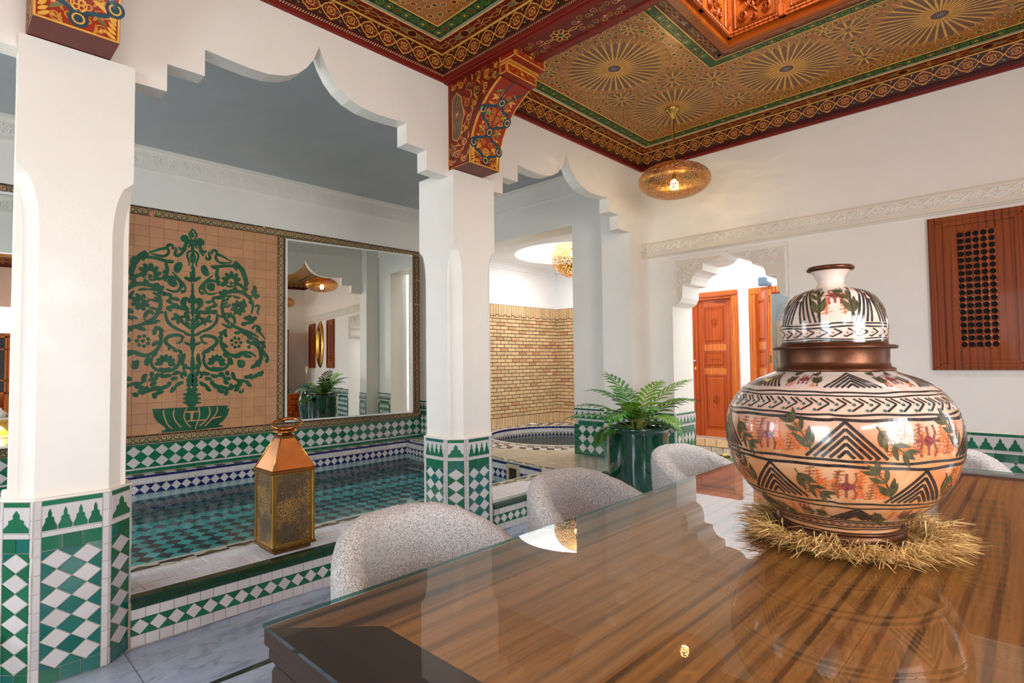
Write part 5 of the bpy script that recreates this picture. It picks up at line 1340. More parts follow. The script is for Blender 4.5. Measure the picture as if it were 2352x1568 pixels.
# star-burst panels --------------------------------------------------------------
def star(d, x, y, R, n, big):
    r0 = R*.15
    for k in range(n):
        a = 2*PI*(k+.5)/n; ca, sa = math.cos(a), math.sin(a)
        def P(r, t): return (x+r*ca-t*sa, y+r*sa+t*ca)
        wdt = R*PI/n*.62
        d.fan([P(R*.30, 0), P(R*.48, wdt*.50), P(R*.84, wdt*.9), P(R*.93, 0), P(R*.84, -wdt*.9), P(R*.48, -wdt*.50)], 'ray_brown', 0)
        d.stroke([P(R*.22, 0), P(R*.45, wdt*.62), P(R*.82, wdt*1.1), P(R*.96, 0), P(R*.82, -wdt*1.1), P(R*.45, -wdt*.62)], .0055 if big else .0045, 'gold_line', True, lay=1)
        a2 = 2*PI*k/n; d.stroke([(x+r0*math.cos(a2), y+r0*math.sin(a2)), (x+R*1.02*math.cos(a2), y+R*1.02*math.sin(a2))], .007 if big else .005, 'gold_line', lay=1)
        if k % 2 == 0: d.disc(x+R*1.06*math.cos(a), y+R*1.06*math.sin(a), .0085, 'paint_green', 1, 5)
    d.disc(x, y, r0*1.0, 'gold_line', 2, n); 
    pts = []
    for k in range(n*2): a = PI*k/n; r = r0*(.95 if k % 2 else .74); pts.append((x+r*math.cos(a), y+r*math.sin(a)))
    d.fan(pts, 'paint_crimson' if big else 'paint_maroon', 3); d.disc(x, y, r0*.68, 'star_grey', 4, 14)
    if big:
        for k in range(4): d.ring(x+r0*.24*math.cos(k*PI/2+.4), y+r0*.24*math.sin(k*PI/2+.4), r0*.16, .003, 'paint_silver', 5, 8)
def panel(x0, x1, y0, y1, ox, oy, hole=None, ymin=-9):
    root = empty('ceiling_star_panel', ((x0+x1)/2, (y0+y1)/2, 3.385), kind='structure')
    mb = MB(); zz = 3.3845
    if hole:
        hx0, hx1, hy0, hy1 = hole
        for r in ((x0, hx0, y0, y1), (hx1, x1, y0, y1), (hx0, hx1, hy1, y1), (hx0, hx1, y0, hy0)):
            if r[3] > r[2]: mb.box(r[0], r[1], r[2], r[3], zz, ZC)
    else: mb.box(x0, x1, y0, y1, zz, ZC)
    mb.build('board', 'gold_ground', root)
    d = Deco(lambda u, v, w=0: Vector((u, v, zz-w)), .0006, .06)
    def ok(x, y, R):
        if not (x0+R*.98 < x < x1-R*.98 and y0+R*.98 < y < y1-R*.98) or y < ymin: return False
        if hole and hx0-R < x < hx1+R and hy0-R < y < hy1+R: return False
        return True
    p = .90; placed = []
    for i in range(-2, 8):
        for j in range(-8, 4):
            x = ox+p*i; y = oy+p*j
            if ok(x, y, .30): star(d, x, y, .375, 36, True); placed.append((x, y, .40))
    for i in range(-4, 16):
        for j in range(-16, 8):
            x = ox+p*i/2; y = oy+p*j/2
            for (xx, yy, R, n) in ((x, y, .19, 18), (x+p/4, y+p/4, .15, 14), (x+p/4, y, .13, 12), (x, y+p/4, .13, 12), (x+p/8, y+p/4, .09, 10), (x+p/4, y+p/8, .09, 10), (x+p/8, y+p/8, .06, 8), (x+p*3/8, y+p/8, .06, 8)):
                if ok(xx, yy, R*.9) and all(math.hypot(xx-a, yy-b) > R*.72+r*.92 for a, b, r in placed): star(d, xx, yy, R, n, False); placed.append((xx, yy, R))
    random.seed(9); k = 0
    for _ in range(16000):
        xx = random.uniform(x0+.02, x1-.02); yy = random.uniform(max(y0+.02, ymin), y1-.02); r = .022
        if ok(xx, yy, .022) and all(math.hypot(xx-a, yy-b) > r+q-.004 for a, b, q in placed):
            placed.append((xx, yy, r)); k += 1; a0 = random.uniform(0, PI); m = (5, 6, 4)[k % 3]
            P = [(xx+.0195*math.cos(a0+2*PI*t/m), yy+.0195*math.sin(a0+2*PI*t/m)) for t in range(m)]
            d.fan(P, ('ray_brown', 'paint_crimson', 'ray_brown', 'paint_green', 'star_grey')[k % 5], 0); d.stroke(P, .0062, 'gold_line', True, lay=1); q_ = a0+PI/m; d.stroke([(xx+.017*math.cos(q_), yy+.017*math.sin(q_)), (xx+.036*math.cos(q_), yy+.036*math.sin(q_))], .0045, 'gold_line', lay=1)
            if k % 3 == 0: d.disc(xx, yy, .005, 'paint_pink', 1, 6)
    d.build('painted_stars', root); return root
HXo0, HXo1, HYo0, HYo1 = -1.537, 1.39, 2.745, 3.736      # outside of the lantern frame
gb = .17
panel(XA+.246, XR-.246, B1+.246, YB-.246, -2.206, 4.31, (HXo0-gb, HXo1+gb, B1+.2, HYo1+gb))
panel(XA+.246, XR-.246, YF+.246, B0-.246, -2.206, 1.72, None, -.6)
# chain and rosette bands around the roof lantern
root = empty('trim_lantern_bands', (0, 3.2, 3.38), kind='structure')
def flat_ring(nm, o0, o1, mt, z=3.383):
    mb = MB()
    for r in ((HXo0-o1, HXo1+o1, HYo1+o0, HYo1+o1), (HXo0-o1, HXo0-o0, B1+.2, HYo1+o0), (HXo1+o0, HXo1+o1, B1+.2, HYo1+o0)): mb.box(r[0], r[1], r[2], r[3], z, ZC)
    mb.build(nm, mt, root)
flat_ring('band', 0, .085, 'paint_maroon'); flat_ring('fillet', .085, .092, 'gold_line', 3.381); flat_ring('band', .092, .163, 'paint_green'); flat_ring('fillet', .163, .170, 'gold_line', 3.381)
for (o, dr, nn, L) in ((Vector((HXo0, HYo1, 3.383)), Vector((1, 0, 0)), Vector((0, 1, 0)), HXo1-HXo0), (Vector((HXo0, HYo1, 3.383)), Vector((0, -1, 0)), Vector((-1, 0, 0)), HYo1-B1-.2)):
    f = lambda u, v, w=0: o+dr*u+nn*v+Vector((0, 0, -w)); d = Deco(f, .0008, .014); n = max(1, round(L/.42)); p = L/n
    for i in range(n):
        u = p*i
        for ph in (0, PI): d.stroke([(u+p*t/28, .043+.014*math.sin(2*PI*3*t/28+ph)) for t in range(29)], .0035, 'paint_gold', lay=2)
        d.disc(u, .043, .026, 'paint_dark', 3, 12, .022)
        for sg in (1, -1): d.disc(u+sg*.052, .043, .024, 'paint_olive', 3, 12, .016); d.spiral(u+p/2+sg*.03, .043+sg*.02, .012, 1.2, 0, sg, .003, 'paint_gold', 2)
    n = round(L/.062); p = L/n
    for i in range(n):
        u = p*(i+.5); d.ring(u, .128, .022, .006, 'paint_green_light', 1, 14); d.disc(u, .128, .013, 'paint_maroon' if i % 4 == 1 else 'paint_green', 2, 10)
        if i % 2 == 0:
            for k in range(4): d.disc(u+.007*math.cos(PI/4+k*PI/2), .128+.007*math.sin(PI/4+k*PI/2), .0055, 'paint_gold', 3, 6)
    d.build('painted_chain', root)
# carved cedar roof lantern
lan = empty('window_roof_lantern', (0, 3.2, 3.4), kind='structure')
mb = MB(); ring_band(mb, HXo0, HXo1, HYo0, HYo1, [(0, 3.40), (0, 3.362), (.008, 3.352), (.058, 3.352), (.064, 3.362), (.066, 3.40)]); mb.build('frame', 'wood_carved', lan)
hx0, hx1, hy0, hy1 = HXo0+.066, HXo1-.066, HYo0+.066, HYo1-.066; zt = 4.15
mb = MB(); ring_band(mb, hx0-.02, hx1+.02, hy0-.02, hy1+.02, [(.02, 3.39), (.02, zt)]); ring_band(mb, hx0-.16, hx1+.16, hy0-.16, hy1+.16, [(0, 3.39), (0, zt+.05), (.16, zt+.05)]); mb.build('shaft', 'wood_carved', lan)
for si, (c, dr, nn, L) in enumerate(side_frames(hx0, hx1, hy0, hy1)):
    f = lambda u, v, w=0: c+dr*u+Vector((0, 0, 3.40+v))+nn*w
    n = max(2, round(L/.36)); p = L/n; mb = MB(); d = Deco(f, .004, .014); d.ridge = .012
    for i in range(n+1):
        u = p*i
        mb.prism([(u-.020, 0), (u+.020, 0), (u+.022, .05), (u+.010, .08), (u+.018, .13), (u+.018, .30), (u+.03, .34), (u+.05, .42), (u-.05, .42), (u-.03, .34), (u-.018, .30), (u-.018, .13), (u-.010, .08), (u-.022, .05)], f, 0, .030, .005)
    for i in range(n):
        u = p*(i+.5); q = p/2-.05
        d.stroke([(u-q, .05), (u-q, .24), (u-q*.9, .30), (u-q*.5, .36), (u, .40), (u+q*.5, .36), (u+q*.9, .30), (u+q, .24), (u+q, .05)], .014, 'wood_carved', True)
        for (a, b, r) in ((0, .20, .055), (-.07, .12, .035), (.07, .12, .035), (-.06, .28, .03), (.06, .28, .03), (0, .33, .025), (0, .09, .022)):
            for sg in (1, -1): d.spiral(u+a, b, r, 1.3, PI/2*(sg+1)+a*20, sg, .013, 'wood_carved_y')
        for a in range(6): d.leaf(u, .20, a*PI/3+.3, .10, .024, 'wood_carved', 1.2)
    mb.prism(rect(0, L, .43, .48), f, 0, .045, .008); mb.prism(rect(0, L, .0, .012), f, 0, .02, .004); mb.build('pilaster', 'wood_carved_y', lan); d.build('carving', lan)
    rp = MB(); n = int(L/.022)
    for i in range(n):
        u = L*(i+.5)/n; rp.tube([f(u-.011, .014, .012), f(u, .022, .020), f(u+.011, .032, .012)], [.004, .009, .004], 5)
    rp.build('rope_bead', 'wood_carved_y', lan, kind='stuff')
for k in range(5):
    x_ = hx0+(hx1-hx0)*(k+.5)/5; mb = MB(); mb.cbox(x_-.02, x_+.02, hy0-.05, hy1+.05, zt, zt+.04, .004); mb.build('glazing_bar', 'wood_carved', lan)
# ------------------------------------------------------------------ beam and brackets
beam = empty('trim_beam', (0, (B0+B1)/2, 3.2), kind='structure')
mb = MB(); mb.cbox(XA, XR, B0, B1, 3.19, 3.42, .003); mb.build('beam_body', 'paint_maroon', beam)
for y in (B0+.022, B1-.022):
    mb = MB(); mb.cbox(XA, XR, y-.022, y+.022, 3.182, 3.20, .005); mb.build('beam_rail', 'paint_crimson', beam)
d = Deco(lambda u, v, w=0: Vector((u, v, 3.19-w)), .0008, .012); yc = (B0+B1)/2
for xc in (-2.02, -.70, .62, 1.7):
    pts = []
    for k in range(16): a = 2*PI*k/16; r = .058 if k % 2 else .036; pts.append((xc+r*math.cos(a), yc+r*math.sin(a)))
    for k in range(8):
        a = 2*PI*k/8; q = [(r, t) for r, t in ((.016, .0), (.030, .013), (.048, .015), (.062, 0), (.048, -.015), (.030, -.013))]
        d.stroke([(xc+r*math.cos(a)-t*math.sin(a), yc+r*math.sin(a)+t*math.cos(a)) for r, t in q], .006, 'paint_gold', True, lay=2)
    d.disc(xc, yc, .018, 'paint_green', 1, 10)
    for sg in (1, -1):
        d.stroke([(xc+sg*.065, yc-.006), (xc+sg*.105, yc-.012), (xc+sg*.125, yc), (xc+sg*.165, yc)], .006, 'paint_gold', lay=2); d.stroke([(xc+sg*.065, yc+.006), (xc+sg*.105, yc+.012), (xc+sg*.125, yc)], .006, 'paint_gold', lay=2)
        for k in range(7):
            a = xc+sg*(.14+.045*k); 
            for q in (1, -1):
                d.spiral(a, yc+q*(.036+.02*(k % 2)), .024, 1.4, k+q, q*sg, .0055, 'paint_gold_deep' if k % 3 else 'paint_pink', 1)
                d.leaf(a+.01, yc+q*.078, q*.8, .04, .014, ('paint_gold_deep', 'paint_green_light', 'paint_orange')[k % 3], 1., 1)
            d.disc(a+.02, yc+(.03 if k % 2 else -.03), .010, ('paint_pink', 'paint_blue', 'paint_green_light')[k % 3], 2, 8)
d.build('painted_flowers', beam)
def bracket(y0, y1, label):
    root = empty('bracket', (XA+.2, (y0+y1)/2, 2.585), label, 'bracket', 'painted ceiling brackets')
    XZ = frame((0, 0, 0), (1, 0, 0), (0, 0, 1), (0, 1, 0)); BX = XA+.002
    arc = [(-2.730, 2.587), (-2.728, 2.66), (-2.715, 2.74), (-2.690, 2.81), (-2.655, 2.87), (-2.610, 2.93), (-2.560, 2.98), (-2.50, 3.025), (-2.435, 3.062)]
    mb = MB(); mb.prism([(-2.903, 2.587)]+arc+[(-2.43, 3.186), (-2.903, 3.186)], XZ, y0, y1); mb.build('body', 'paint_maroon', root, fix=True)
    mb = MB(); mb.prism(rect(BX, -2.90, 2.587, 3.186), XZ, y0, y1); mb.build('back_plate', 'paint_maroon', root, fix=True)
    for (a, b, c, e) in ((-2.44, -2.376, 3.068, 3.135), (-2.44, -2.302, 3.145, 3.222)):
        mb = MB(); mb.cbox(a, b, y0-.004, y1+.004, c, e, .002); mb.build('block', 'paint_red', root)
        d = Deco(lambda u, v, w=0: Vector((b+w, u, v)), .0008, .012); q = .006
        d.stroke([(y0+q-.004, c+q), (y1-q+.004, c+q), (y1-q+.004, e-q), (y0+q-.004, e-q)], .008, 'paint_gold', True, lay=1)
        for k in range(8):
            u = y0+(y1-y0)*(k+.5)/8; d.spiral(u, (c+e)/2+(.008 if k % 2 else -.008), .016, 1.2, k, 1 if k % 2 else -1, .0045, 'paint_gold_deep', 1)
        for k in range(5): d.disc((y0+y1)/2+(0, .009, -.009, .0, .0)[k], (c+e)/2+(0, 0, 0, .009, -.009)[k], .005, 'paint_gold', 3, 8)
        d.build('painted_scroll', root)
        d = Deco(lambda u, v, w=0: Vector((u, y0-.004-w, v)), .0008, .02)
        d.stroke([(a+.005, c+q), (b-q, c+q), (b-q, e-q), (a+.005, e-q)], .008, 'paint_gold', True, lay=1); d.build('gilt_edge', root)
    mb = MB(); mb.cbox(-2.44, -2.35, y0-.002, y1+.002, 3.133, 3.147, .003); mb.build('fillet', 'paint_gold_deep', root)
    # side face: scrolls between the wall and the curve
    for yy, sgn in ((y0, -1), (y1, 1)):
        d = Deco(lambda u, v, w=0: Vector((u, yy+sgn*w, v)), .0008, .012)
        d.stroke([(x-.005, z) for x, z in arc], .009, 'paint_gold', lay=2); d.stroke([(BX+.004, 2.592), (BX+.004, 3.18)], .005, 'paint_gold_deep', lay=2)
        d.stroke([(BX+.004, 2.592), (-2.735, 2.592)], .005, 'paint_gold_deep', lay=2)
        # long cartouche
        cx = -2.860; P = [(cx-.045, 2.79), (cx+.0, 2.765), (cx+.045, 2.80), (cx+.055, 2.88), (cx+.075, 2.93), (cx+.055, 2.99), (cx+.045, 3.06), (cx+.0, 3.10), (cx-.045, 3.07), (cx-.05, 2.95)]
        d.poly(P[::-1], 'paint_ochre_brown', 0); d.spiral(cx, 2.87, .03, 1.4, 0, 1, .006, 'paint_olive', 1); d.spiral(cx+.01, 3.02, .03, 1.4, 2, -1, .006, 'paint_olive', 1); d.leaf(cx-.02, 2.80, 1.5, .12, .012, 'paint_olive', .6, 1); d.stroke(P, .006, 'paint_gold', True, lay=2); d.disc(cx, 2.95, .012, 'paint_gold', 2, 6)
        for (u, v, r, m_) in ((-2.93, 2.63, .02, 'paint_pink'), (-2.86, 2.68, .028, 'paint_pink'), (-2.90, 2.73, .02, 'paint_olive'), (-2.79, 2.63, .024, 'paint_gold_deep'), (-2.79, 2.74, .028, 'paint_pink'), (-2.77, 2.83, .02, 'paint_gold_deep'), (-2.74, 2.90, .03, 'paint_pink'), (-2.76, 3.00, .035, 'paint_orange'), (-2.68, 2.97, .026, 'paint_gold_deep'), (-2.66, 3.06, .036, 'paint_green_light'), (-2.74, 3.11, .032, 'paint_blue'), (-2.58, 3.05, .028, 'paint_gold_deep'), (-2.56, 3.13, .034, 'paint_orange'), (-2.64, 3.14, .022, 'paint_olive'), (-2.82, 3.14, .026, 'paint_gold_deep'), (-2.90, 3.15, .022, 'paint_orange'), (-2.49, 3.10, .024, 'paint_green_light'), (-2.48, 3.155, .02, 'paint_gold_deep'), (-2.92, 2.69, .018, 'paint_blue')):
            d.spiral(u, v, r, 1.35, u*30+v*20, 1 if (u*100) % 2 > 1 else -1, .009, m_, 1); d.spiral(u+.01, v-.008, r*1.3, .8, u*10, -1, .0065, 'paint_gold_deep', 1); d.disc(u, v, .005, 'paint_pink', 3, 6)
            d.leaf(u+r, v+r*.4, .7+u*9, r*2.1, .014, 'paint_gold_deep', 1.2, 1); d.leaf(u-r, v-r*.6, 3.4+v*9, r*1.9, .012, 'paint_gold_deep', -1.2, 1); d.spiral(u-r*.9, v+r*1.1, r*.6, 1.2, v*20, 1, .0055, 'paint_orange', 1)
        d.build('painted_arabesque', root)
    # curved front
    sl = [0]
    for a, b in zip(arc[:-1], arc[1:]): sl.append(sl[-1]+math.dist(a, b))
    def FC(u, v, w=0):
        v = max(0, min(sl[-1]-1e-6, v)); i = max(k for k in range(len(sl)-1) if sl[k] <= v); t = (v-sl[i])/(sl[i+1]-sl[i]); a, b = arc[i], arc[i+1]
        dx, dz = b[0]-a[0], b[1]-a[1]; L = math.hypot(dx, dz); return Vector((a[0]+dx*t+dz/L*w, u, a[1]+dz*t-dx/L*w))
    d = Deco(FC, .0012, .008); Ls = sl[-1]; ym = (y0+y1)/2; hw = (y1-y0)/2; 
    mbp = MB(); mbp.grid(lambda s_, t: FC(y0+(y1-y0)*s_, Ls*t, .0006), 2, 24); mbp.build('front_panel', 'paint_red', root)
    for s_ in (1, -1): d.stroke([(ym+s_*(hw-.004), Ls*t/30) for t in range(31)], .008, 'paint_gold', lay=3)
    d.stroke([(y0, .004), (y1, .004)], .008, 'paint_gold', lay=3)
    nodes = [(0, .045), (.93, .13), (-.93, .14), (0, .235), (.93, .335), (-.93, .36), (0, .44)]
    for a, b in ((0, 1), (0, 2), (1, 3), (2, 3), (3, 4), (3, 5), (4, 6), (5, 6)):
        (x0_, s0), (x1_, s1) = nodes[a], nodes[b]; x0_ = ym+x0_*hw; x1_ = ym+x1_*hw; mid = [(x0_+(x1_-x0_)*.25, s0+(s1-s0)*.45), (x0_+(x1_-x0_)*.75, s0+(s1-s0)*.55)]
        pts = [(x0_, s0), mid[0], mid[1], (x1_, s1)]; q = pts
        for _ in range(2):
            z_ = [q[0]]
            for m_, n_ in zip(q[:-1], q[1:]): z_ += [(m_[0]*.75+n_[0]*.25, m_[1]*.75+n_[1]*.25), (m_[0]*.25+n_[0]*.75, m_[1]*.25+n_[1]*.75)]
            q = z_+[q[-1]]
        d.stroke(q, .018, 'paint_blue', lay=2)
    d.stroke([(ym, .44), (ym-.03, .47), (ym-.02, Ls)], .011, 'paint_blue', lay=2); d.stroke([(ym, .44), (ym+.03, .455), (ym+hw*.9, Ls-.03)], .011, 'paint_blue', lay=2)
    for x_, s_ in nodes:
        xx = ym+x_*hw*.93; d.disc(xx, s_, .034, 'paint_blue', 3, 16); d.ring(xx, s_, .019, .0065, 'paint_gold', 5, 14)
    for k in range(4): d.ring(ym+.012*math.cos(k*PI/2+PI/4), .10+.012*math.sin(k*PI/2+PI/4), .010, .0045, 'paint_gold', 4, 10)
    d.ring(ym, .10, .026, .0045, 'paint_gold', 4, 12)
    for k in range(9):
        for sg in (1, -1):
            s_ = .03+.055*k; d.spiral(ym+sg*.030, s_+.02, .020, 1.4, k+1, sg, .0065, 'paint_gold_deep', 1); d.leaf(ym+sg*.065, s_-.01, PI/2-sg*.9, .045, .013, 'paint_gold', -sg, 1); d.spiral(ym+sg*.072, s_, .022, 1.4, k, sg, .0070, 'paint_orange' if k % 2 else 'paint_gold_deep', 1); d.leaf(ym+sg*.045, s_-.028, PI/2-sg*.8, .05, .013, 'paint_gold_deep', sg*1.5, 1); d.leaf(ym+sg*.09, s_+.02, PI/2+sg*.6, .06, .018, ('paint_olive', 'paint_gold', 'paint_green_light')[k % 3], sg, 1)
    for k in range(6): d.spiral(ym+(.022 if k % 2 else -.022), .29+.016*k, .018, 1.4, k, 1 if k % 2 else -1, .0055, 'paint_gold_deep', 1)
    for sg in (1, -1):
        for k in range(5): d.leaf(ym+sg*(hw-.012), .012+.018*k, PI/2+sg*(1.1-.15*k), .04, .016, 'paint_gold', 0, 2)
    d.build('painted_arabesque', root)
    mb = MB(); mb.prism(rect(XA+.03, -2.74, y0+.01, y1-.01), lambda u, v, w=0: Vector((u, v, 2.587-w)), 0, .0012); mb.build('underside', 'paint_pink', root) if False else None
    return root
bracket(2.46, 2.735, 'carved and painted red and gold bracket on the centre pillar')
bracket(.236, .510, 'painted red and gold bracket above the left pillar, cut by the top of the frame')

# ------------------------------------------------------------------ dining table
TX0, TX1, TY0, TY1, TT = -1.008, .225, .412, 2.935, .787
table = empty('dining_table', ((TX0+TX1)/2, (TY0+TY1)/2, 0), 'long walnut dining table with slatted dark sides and a glass top', 'table')
Hh = lambda u, v, w=0: Vector((u, v, w)); FWd = .147
fr_t = lambda poly, mat, nm: (lambda mb: mb.build(nm, mat, table))(MB().prism(poly, Hh, TT-.028, TT, .0012))
g = .0006
fr_t([(TX0, TY0), (TX1, TY0), (TX1-FWd, TY0+FWd), (TX0+FWd, TY0+FWd)], 'walnut_dark_x', 'frame_board')
fr_t([(TX0, TY1), (TX0+FWd, TY1-FWd), (TX1-FWd, TY1-FWd), (TX1, TY1)], 'walnut_dark_x', 'frame_board')
fr_t([(TX0, TY0+g), (TX0+FWd-g, TY0+FWd+g), (TX0+FWd-g, TY1-FWd-g), (TX0, TY1-g)], 'walnut_side', 'frame_board')
fr_t([(TX1, TY0+g), (TX1, TY1-g), (TX1-FWd+g, TY1-FWd-g), (TX1-FWd+g, TY0+FWd+g)], 'walnut_side', 'frame_board')
for i in range(3):
    a = TX0+FWd+(TX1-TX0-2*FWd)*i/3; b = TX0+FWd+(TX1-TX0-2*FWd)*(i+1)/3; fr_t(rect(a+.0003, b-.0003, TY0+FWd+g, TY1-FWd-g), 'walnut', 'plank')
for zz, hh in ((.7295, .028), (.688, .034), (.645, .036), (.602, .036)):
    e = .004 if zz > .72 else .008
    for (x0, x1, y0, y1, m_) in ((TX0+e, TX1-e, TY0+e, TY0+.03, 'walnut_dark_x'), (TX0+e, TX1-e, TY1-.03, TY1-e, 'walnut_dark_x'), (TX0+e, TX0+.03, TY0+.03, TY1-.03, 'walnut_dark'), (TX1-.03, TX1-e, TY0+.03, TY1-.03, 'walnut_dark')):
        mb = MB(); mb.cbox(x0, x1, y0, y1, zz, zz+hh, .006); mb.build('apron_slat', m_, table)
mb = MB(); mb.box(TX0+.02, TX1-.02, TY0+.02, TY1-.02, .60, TT-.028); mb.build('carcass', 'walnut_black', table)
for x in (TX0+.09, TX1-.09):
    for y in (TY0+.09, TY1-.09): mb = MB(); mb.cbox(x-.06, x+.06, y-.06, y+.06, 0, .60, .008); mb.build('leg', 'walnut_dark', table)
mb = MB(); mb.add([(TX0-.002, TY0-.002, .795), (TX1+.002, TY0-.002, .795), (TX1+.002, TY1+.002, .795), (TX0-.002, TY1+.002, .795)], [(0, 1, 2, 3)]); gt = mb.build('glass_top', 'table_glass', table, label='clear glass sheet over the walnut top')
mb = MB(); c = [(TX0-.002, TY0-.002), (TX1+.002, TY0-.002), (TX1+.002, TY1+.002), (TX0-.002, TY1+.002)]
for i in range(4): a, b = c[i], c[(i+1) % 4]; mb.add([(a[0], a[1], .7875), (b[0], b[1], .7875), (b[0], b[1], .7948), (a[0], a[1], .7948)], [(0, 1, 2, 3)])
mb.build('glass_edge', 'glass_edge', gt)
# ------------------------------------------------------------------ vase
VX, VY, VZ = -.404, 1.640, .799
vase = empty('vase', (VX, VY, VZ), 'large round lidded ceramic vase painted with black triangles and leaves', 'vase')
prof = [(.118, .006), (.139, .010), (.141, .022), (.136, .036), (.146, .052), (.178, .078), (.212, .108), (.240, .145), (.259, .185), (.2705, .230), (.2725, .270), (.268, .310), (.254, .346), (.232, .375), (.205, .398), (.172, .413), (.142, .424), (.133, .430)]
def smooth3(p, n):
    for _ in range(n):
        q = [p[0]]
        for a, b in zip(p[:-1], p[1:]): q += [tuple(a[k]*.75+b[k]*.25 for k in range(len(a))), tuple(a[k]*.25+b[k]*.75 for k in range(len(a)))]
        p = q+[p[-1]]
    return p
VS = .980
def placed_lathe(nm, prof, mat, parent, n=96, x=VX, y=VY, z=VZ, **k):
    prof = [(r, zz*VS) for r, zz in prof]; mb = MB(); mb.lathe(prof, 0, 0, n); me = mb.mesh(nm, mat); o = bpy.data.objects.new(nm, me); o.matrix_basis = Matrix.Translation((x, y, z)); link(o, parent); KIDS.setdefault(parent.name, []).append(o.name); return o
prof = [(r*.983, z) for r, z in prof]; bp = smooth3(prof, 3)
body = placed_lathe('body', bp, 'ceramic', vase)
foot = placed_lathe('foot_ring', [(.125, .0), (.143, .0), (.147, .006), (.147, .024), (.143, .030), (.140, .033)], 'bronze_band', vase)
placed_lathe('rope_edge', [(.144, .030), (.1475, .034), (.144, .038), (.138, .038)], 'bronze_band', vase)
collar = placed_lathe('collar', [(.134, .424), (.137, .428), (.136, .434), (.127, .438), (.1245, .452), (.1255, .482), (.1275, .486)], 'bronze_band', vase, label=None) if False else placed_lathe('collar', [(.134, .424), (.138, .428), (.137, .434), (.128, .438), (.1250, .452), (.1258, .480), (.128, .486)], 'bronze_band', vase)
lid = placed_lathe('lid', smooth3([(.121, .492), (.1222, .510), (.1245, .535), (.1215, .570), (.110, .604), (.092, .628), (.066, .642), (.036, .650), (.030, .653)], 3), 'ceramic_light', vase)
placed_lathe('lid_flange', [(.120, .484), (.141, .484), (.1435, .487), (.143, .491), (.138, .493), (.124, .494), (.122, .502)], 'bronze_band', lid)
placed_lathe('knob_neck', smooth3([(.037, .649), (.033, .656), (.0305, .664), (.034, .676), (.043, .690), (.050, .698)], 2), 'ceramic_light', lid)
placed_lathe('knob_rim', [(.048, .694), (.055, .697), (.056, .702), (.053, .706), (.044, .706), (.040, .700), (.034, .69), (.001, .685)], 'bronze_band', lid)
def surf(profile, refR):
    """(a,s) in metres -> point on the turned surface; a measured at radius refR, s = height z on the profile path"""
    L = [0]
    for p, q in zip(profile[:-1], profile[1:]): L.append(L[-1]+math.dist(p, q))
    import bisect
    def at(s):
        s = max(0, min(L[-1]-1e-7, s)); i = max(0, bisect.bisect_right(L, s)-1); i = min(i, len(L)-2); t = (s-L[i])/((L[i+1]-L[i]) or 1); p, q = profile[i], profile[i+1]
        dr, dz = q[0]-p[0], q[1]-p[1]; l = math.hypot(dr, dz) or 1; return p[0]+dr*t, p[1]+dz*t, dz/l, -dr/l
    def sz(z, after=0):
        for i, (p, q) in enumerate(zip(profile[:-1], profile[1:])):
            if (p[1]-z)*(q[1]-z) <= 0 and q[1] != p[1] and L[i] >= after: return L[i]+(L[i+1]-L[i])*(z-p[1])/(q[1]-p[1])
        return L[-1]
    view = math.atan2(-VY, -VX)
    def f(u, v, w=0):
        r, z, nr, nz = at(v); a = view+u/refR; r += nr*w*1.0; z += nz*w
        return Vector((VX+r*math.cos(a), VY+r*math.sin(a), VZ+z*VS))
    return f, sz
fB, sB = surf(bp, .27); wob = lambda u, k: .0015*math.sin(u*23+k)+.001*math.sin(u*51+2*k)
d = Deco(fB, .0007, .010); R27 = .27; CIR = 2*PI*R27
def hoop(s, wd, m='ink_black', k=0, off=0):
    n = 160; d.stroke([(CIR*i/n, s+wob(CIR*(i % n)/n, k)) for i in range(n+1)], wd, m, lay=2)
def nest(u, s0, s1, hw, m='ink_black', lines=5, gap=.0125, wd=.0062):
    """nested chevrons: triangle of parallel strokes"""
    hw0 = hw; H = s1-s0
    for k in range(lines):
        top = s1-k*H*.195; h = hw0-k*hw0*.20
        if h < .01: break
        d.stroke([(u-h, s0+.001), (u-h*.5, (s0+top)/2+random.uniform(-.001, .001)), (u, top)], wd, m, lay=2); d.stroke([(u, top), (u+h*.5, (s0+top)/2), (u+h, s0+.001)], wd, m, lay=2)
def comb(u, s0, s1, hw, dirn):
    for k in range(6): t = k/6; d.stroke([(u+dirn*hw*(1-t), s0), (u, s1-(s1-s0)*t*.95)], .006, 'ink_black', lay=2)
def branch(u, s, ang, L, n=3, m='ink_leaf'):
    p = [(u, s)]; a = ang
    for i in range(n*2):
        st = L/(n*2); u += st*math.cos(a); s += st*math.sin(a); p.append((u, s)); a += .08
        if i % 2 == 1 or i == 0:
            for sg in (1, -1): d.leaf(u, s, a+sg*.70, L*.48, .0105, m, -sg*.3, 3)
    d.leaf(u, s, a, L*.40, .0115, m, 0, 3); d.stroke(p, .003, m, lay=2)
def hatch(u, s, L, ang, m, n=6, w_=.004):
    du, ds = math.cos(ang), math.sin(ang); d.stroke([(u, s), (u+L*du, s+L*ds)], w_, m, lay=1)
    for k in range(n):
        t = (k+.5)/n*L; q = random.uniform(.7, 1.2)*.0105; b = ang+1.9+random.uniform(-.2, .2)
        d.stroke([(u+t*du-q*math.cos(b), s+t*ds-q*math.sin(b)), (u+t*du+q*math.cos(b), s+t*ds+q*math.sin(b))], w_*.8, m, lay=1)
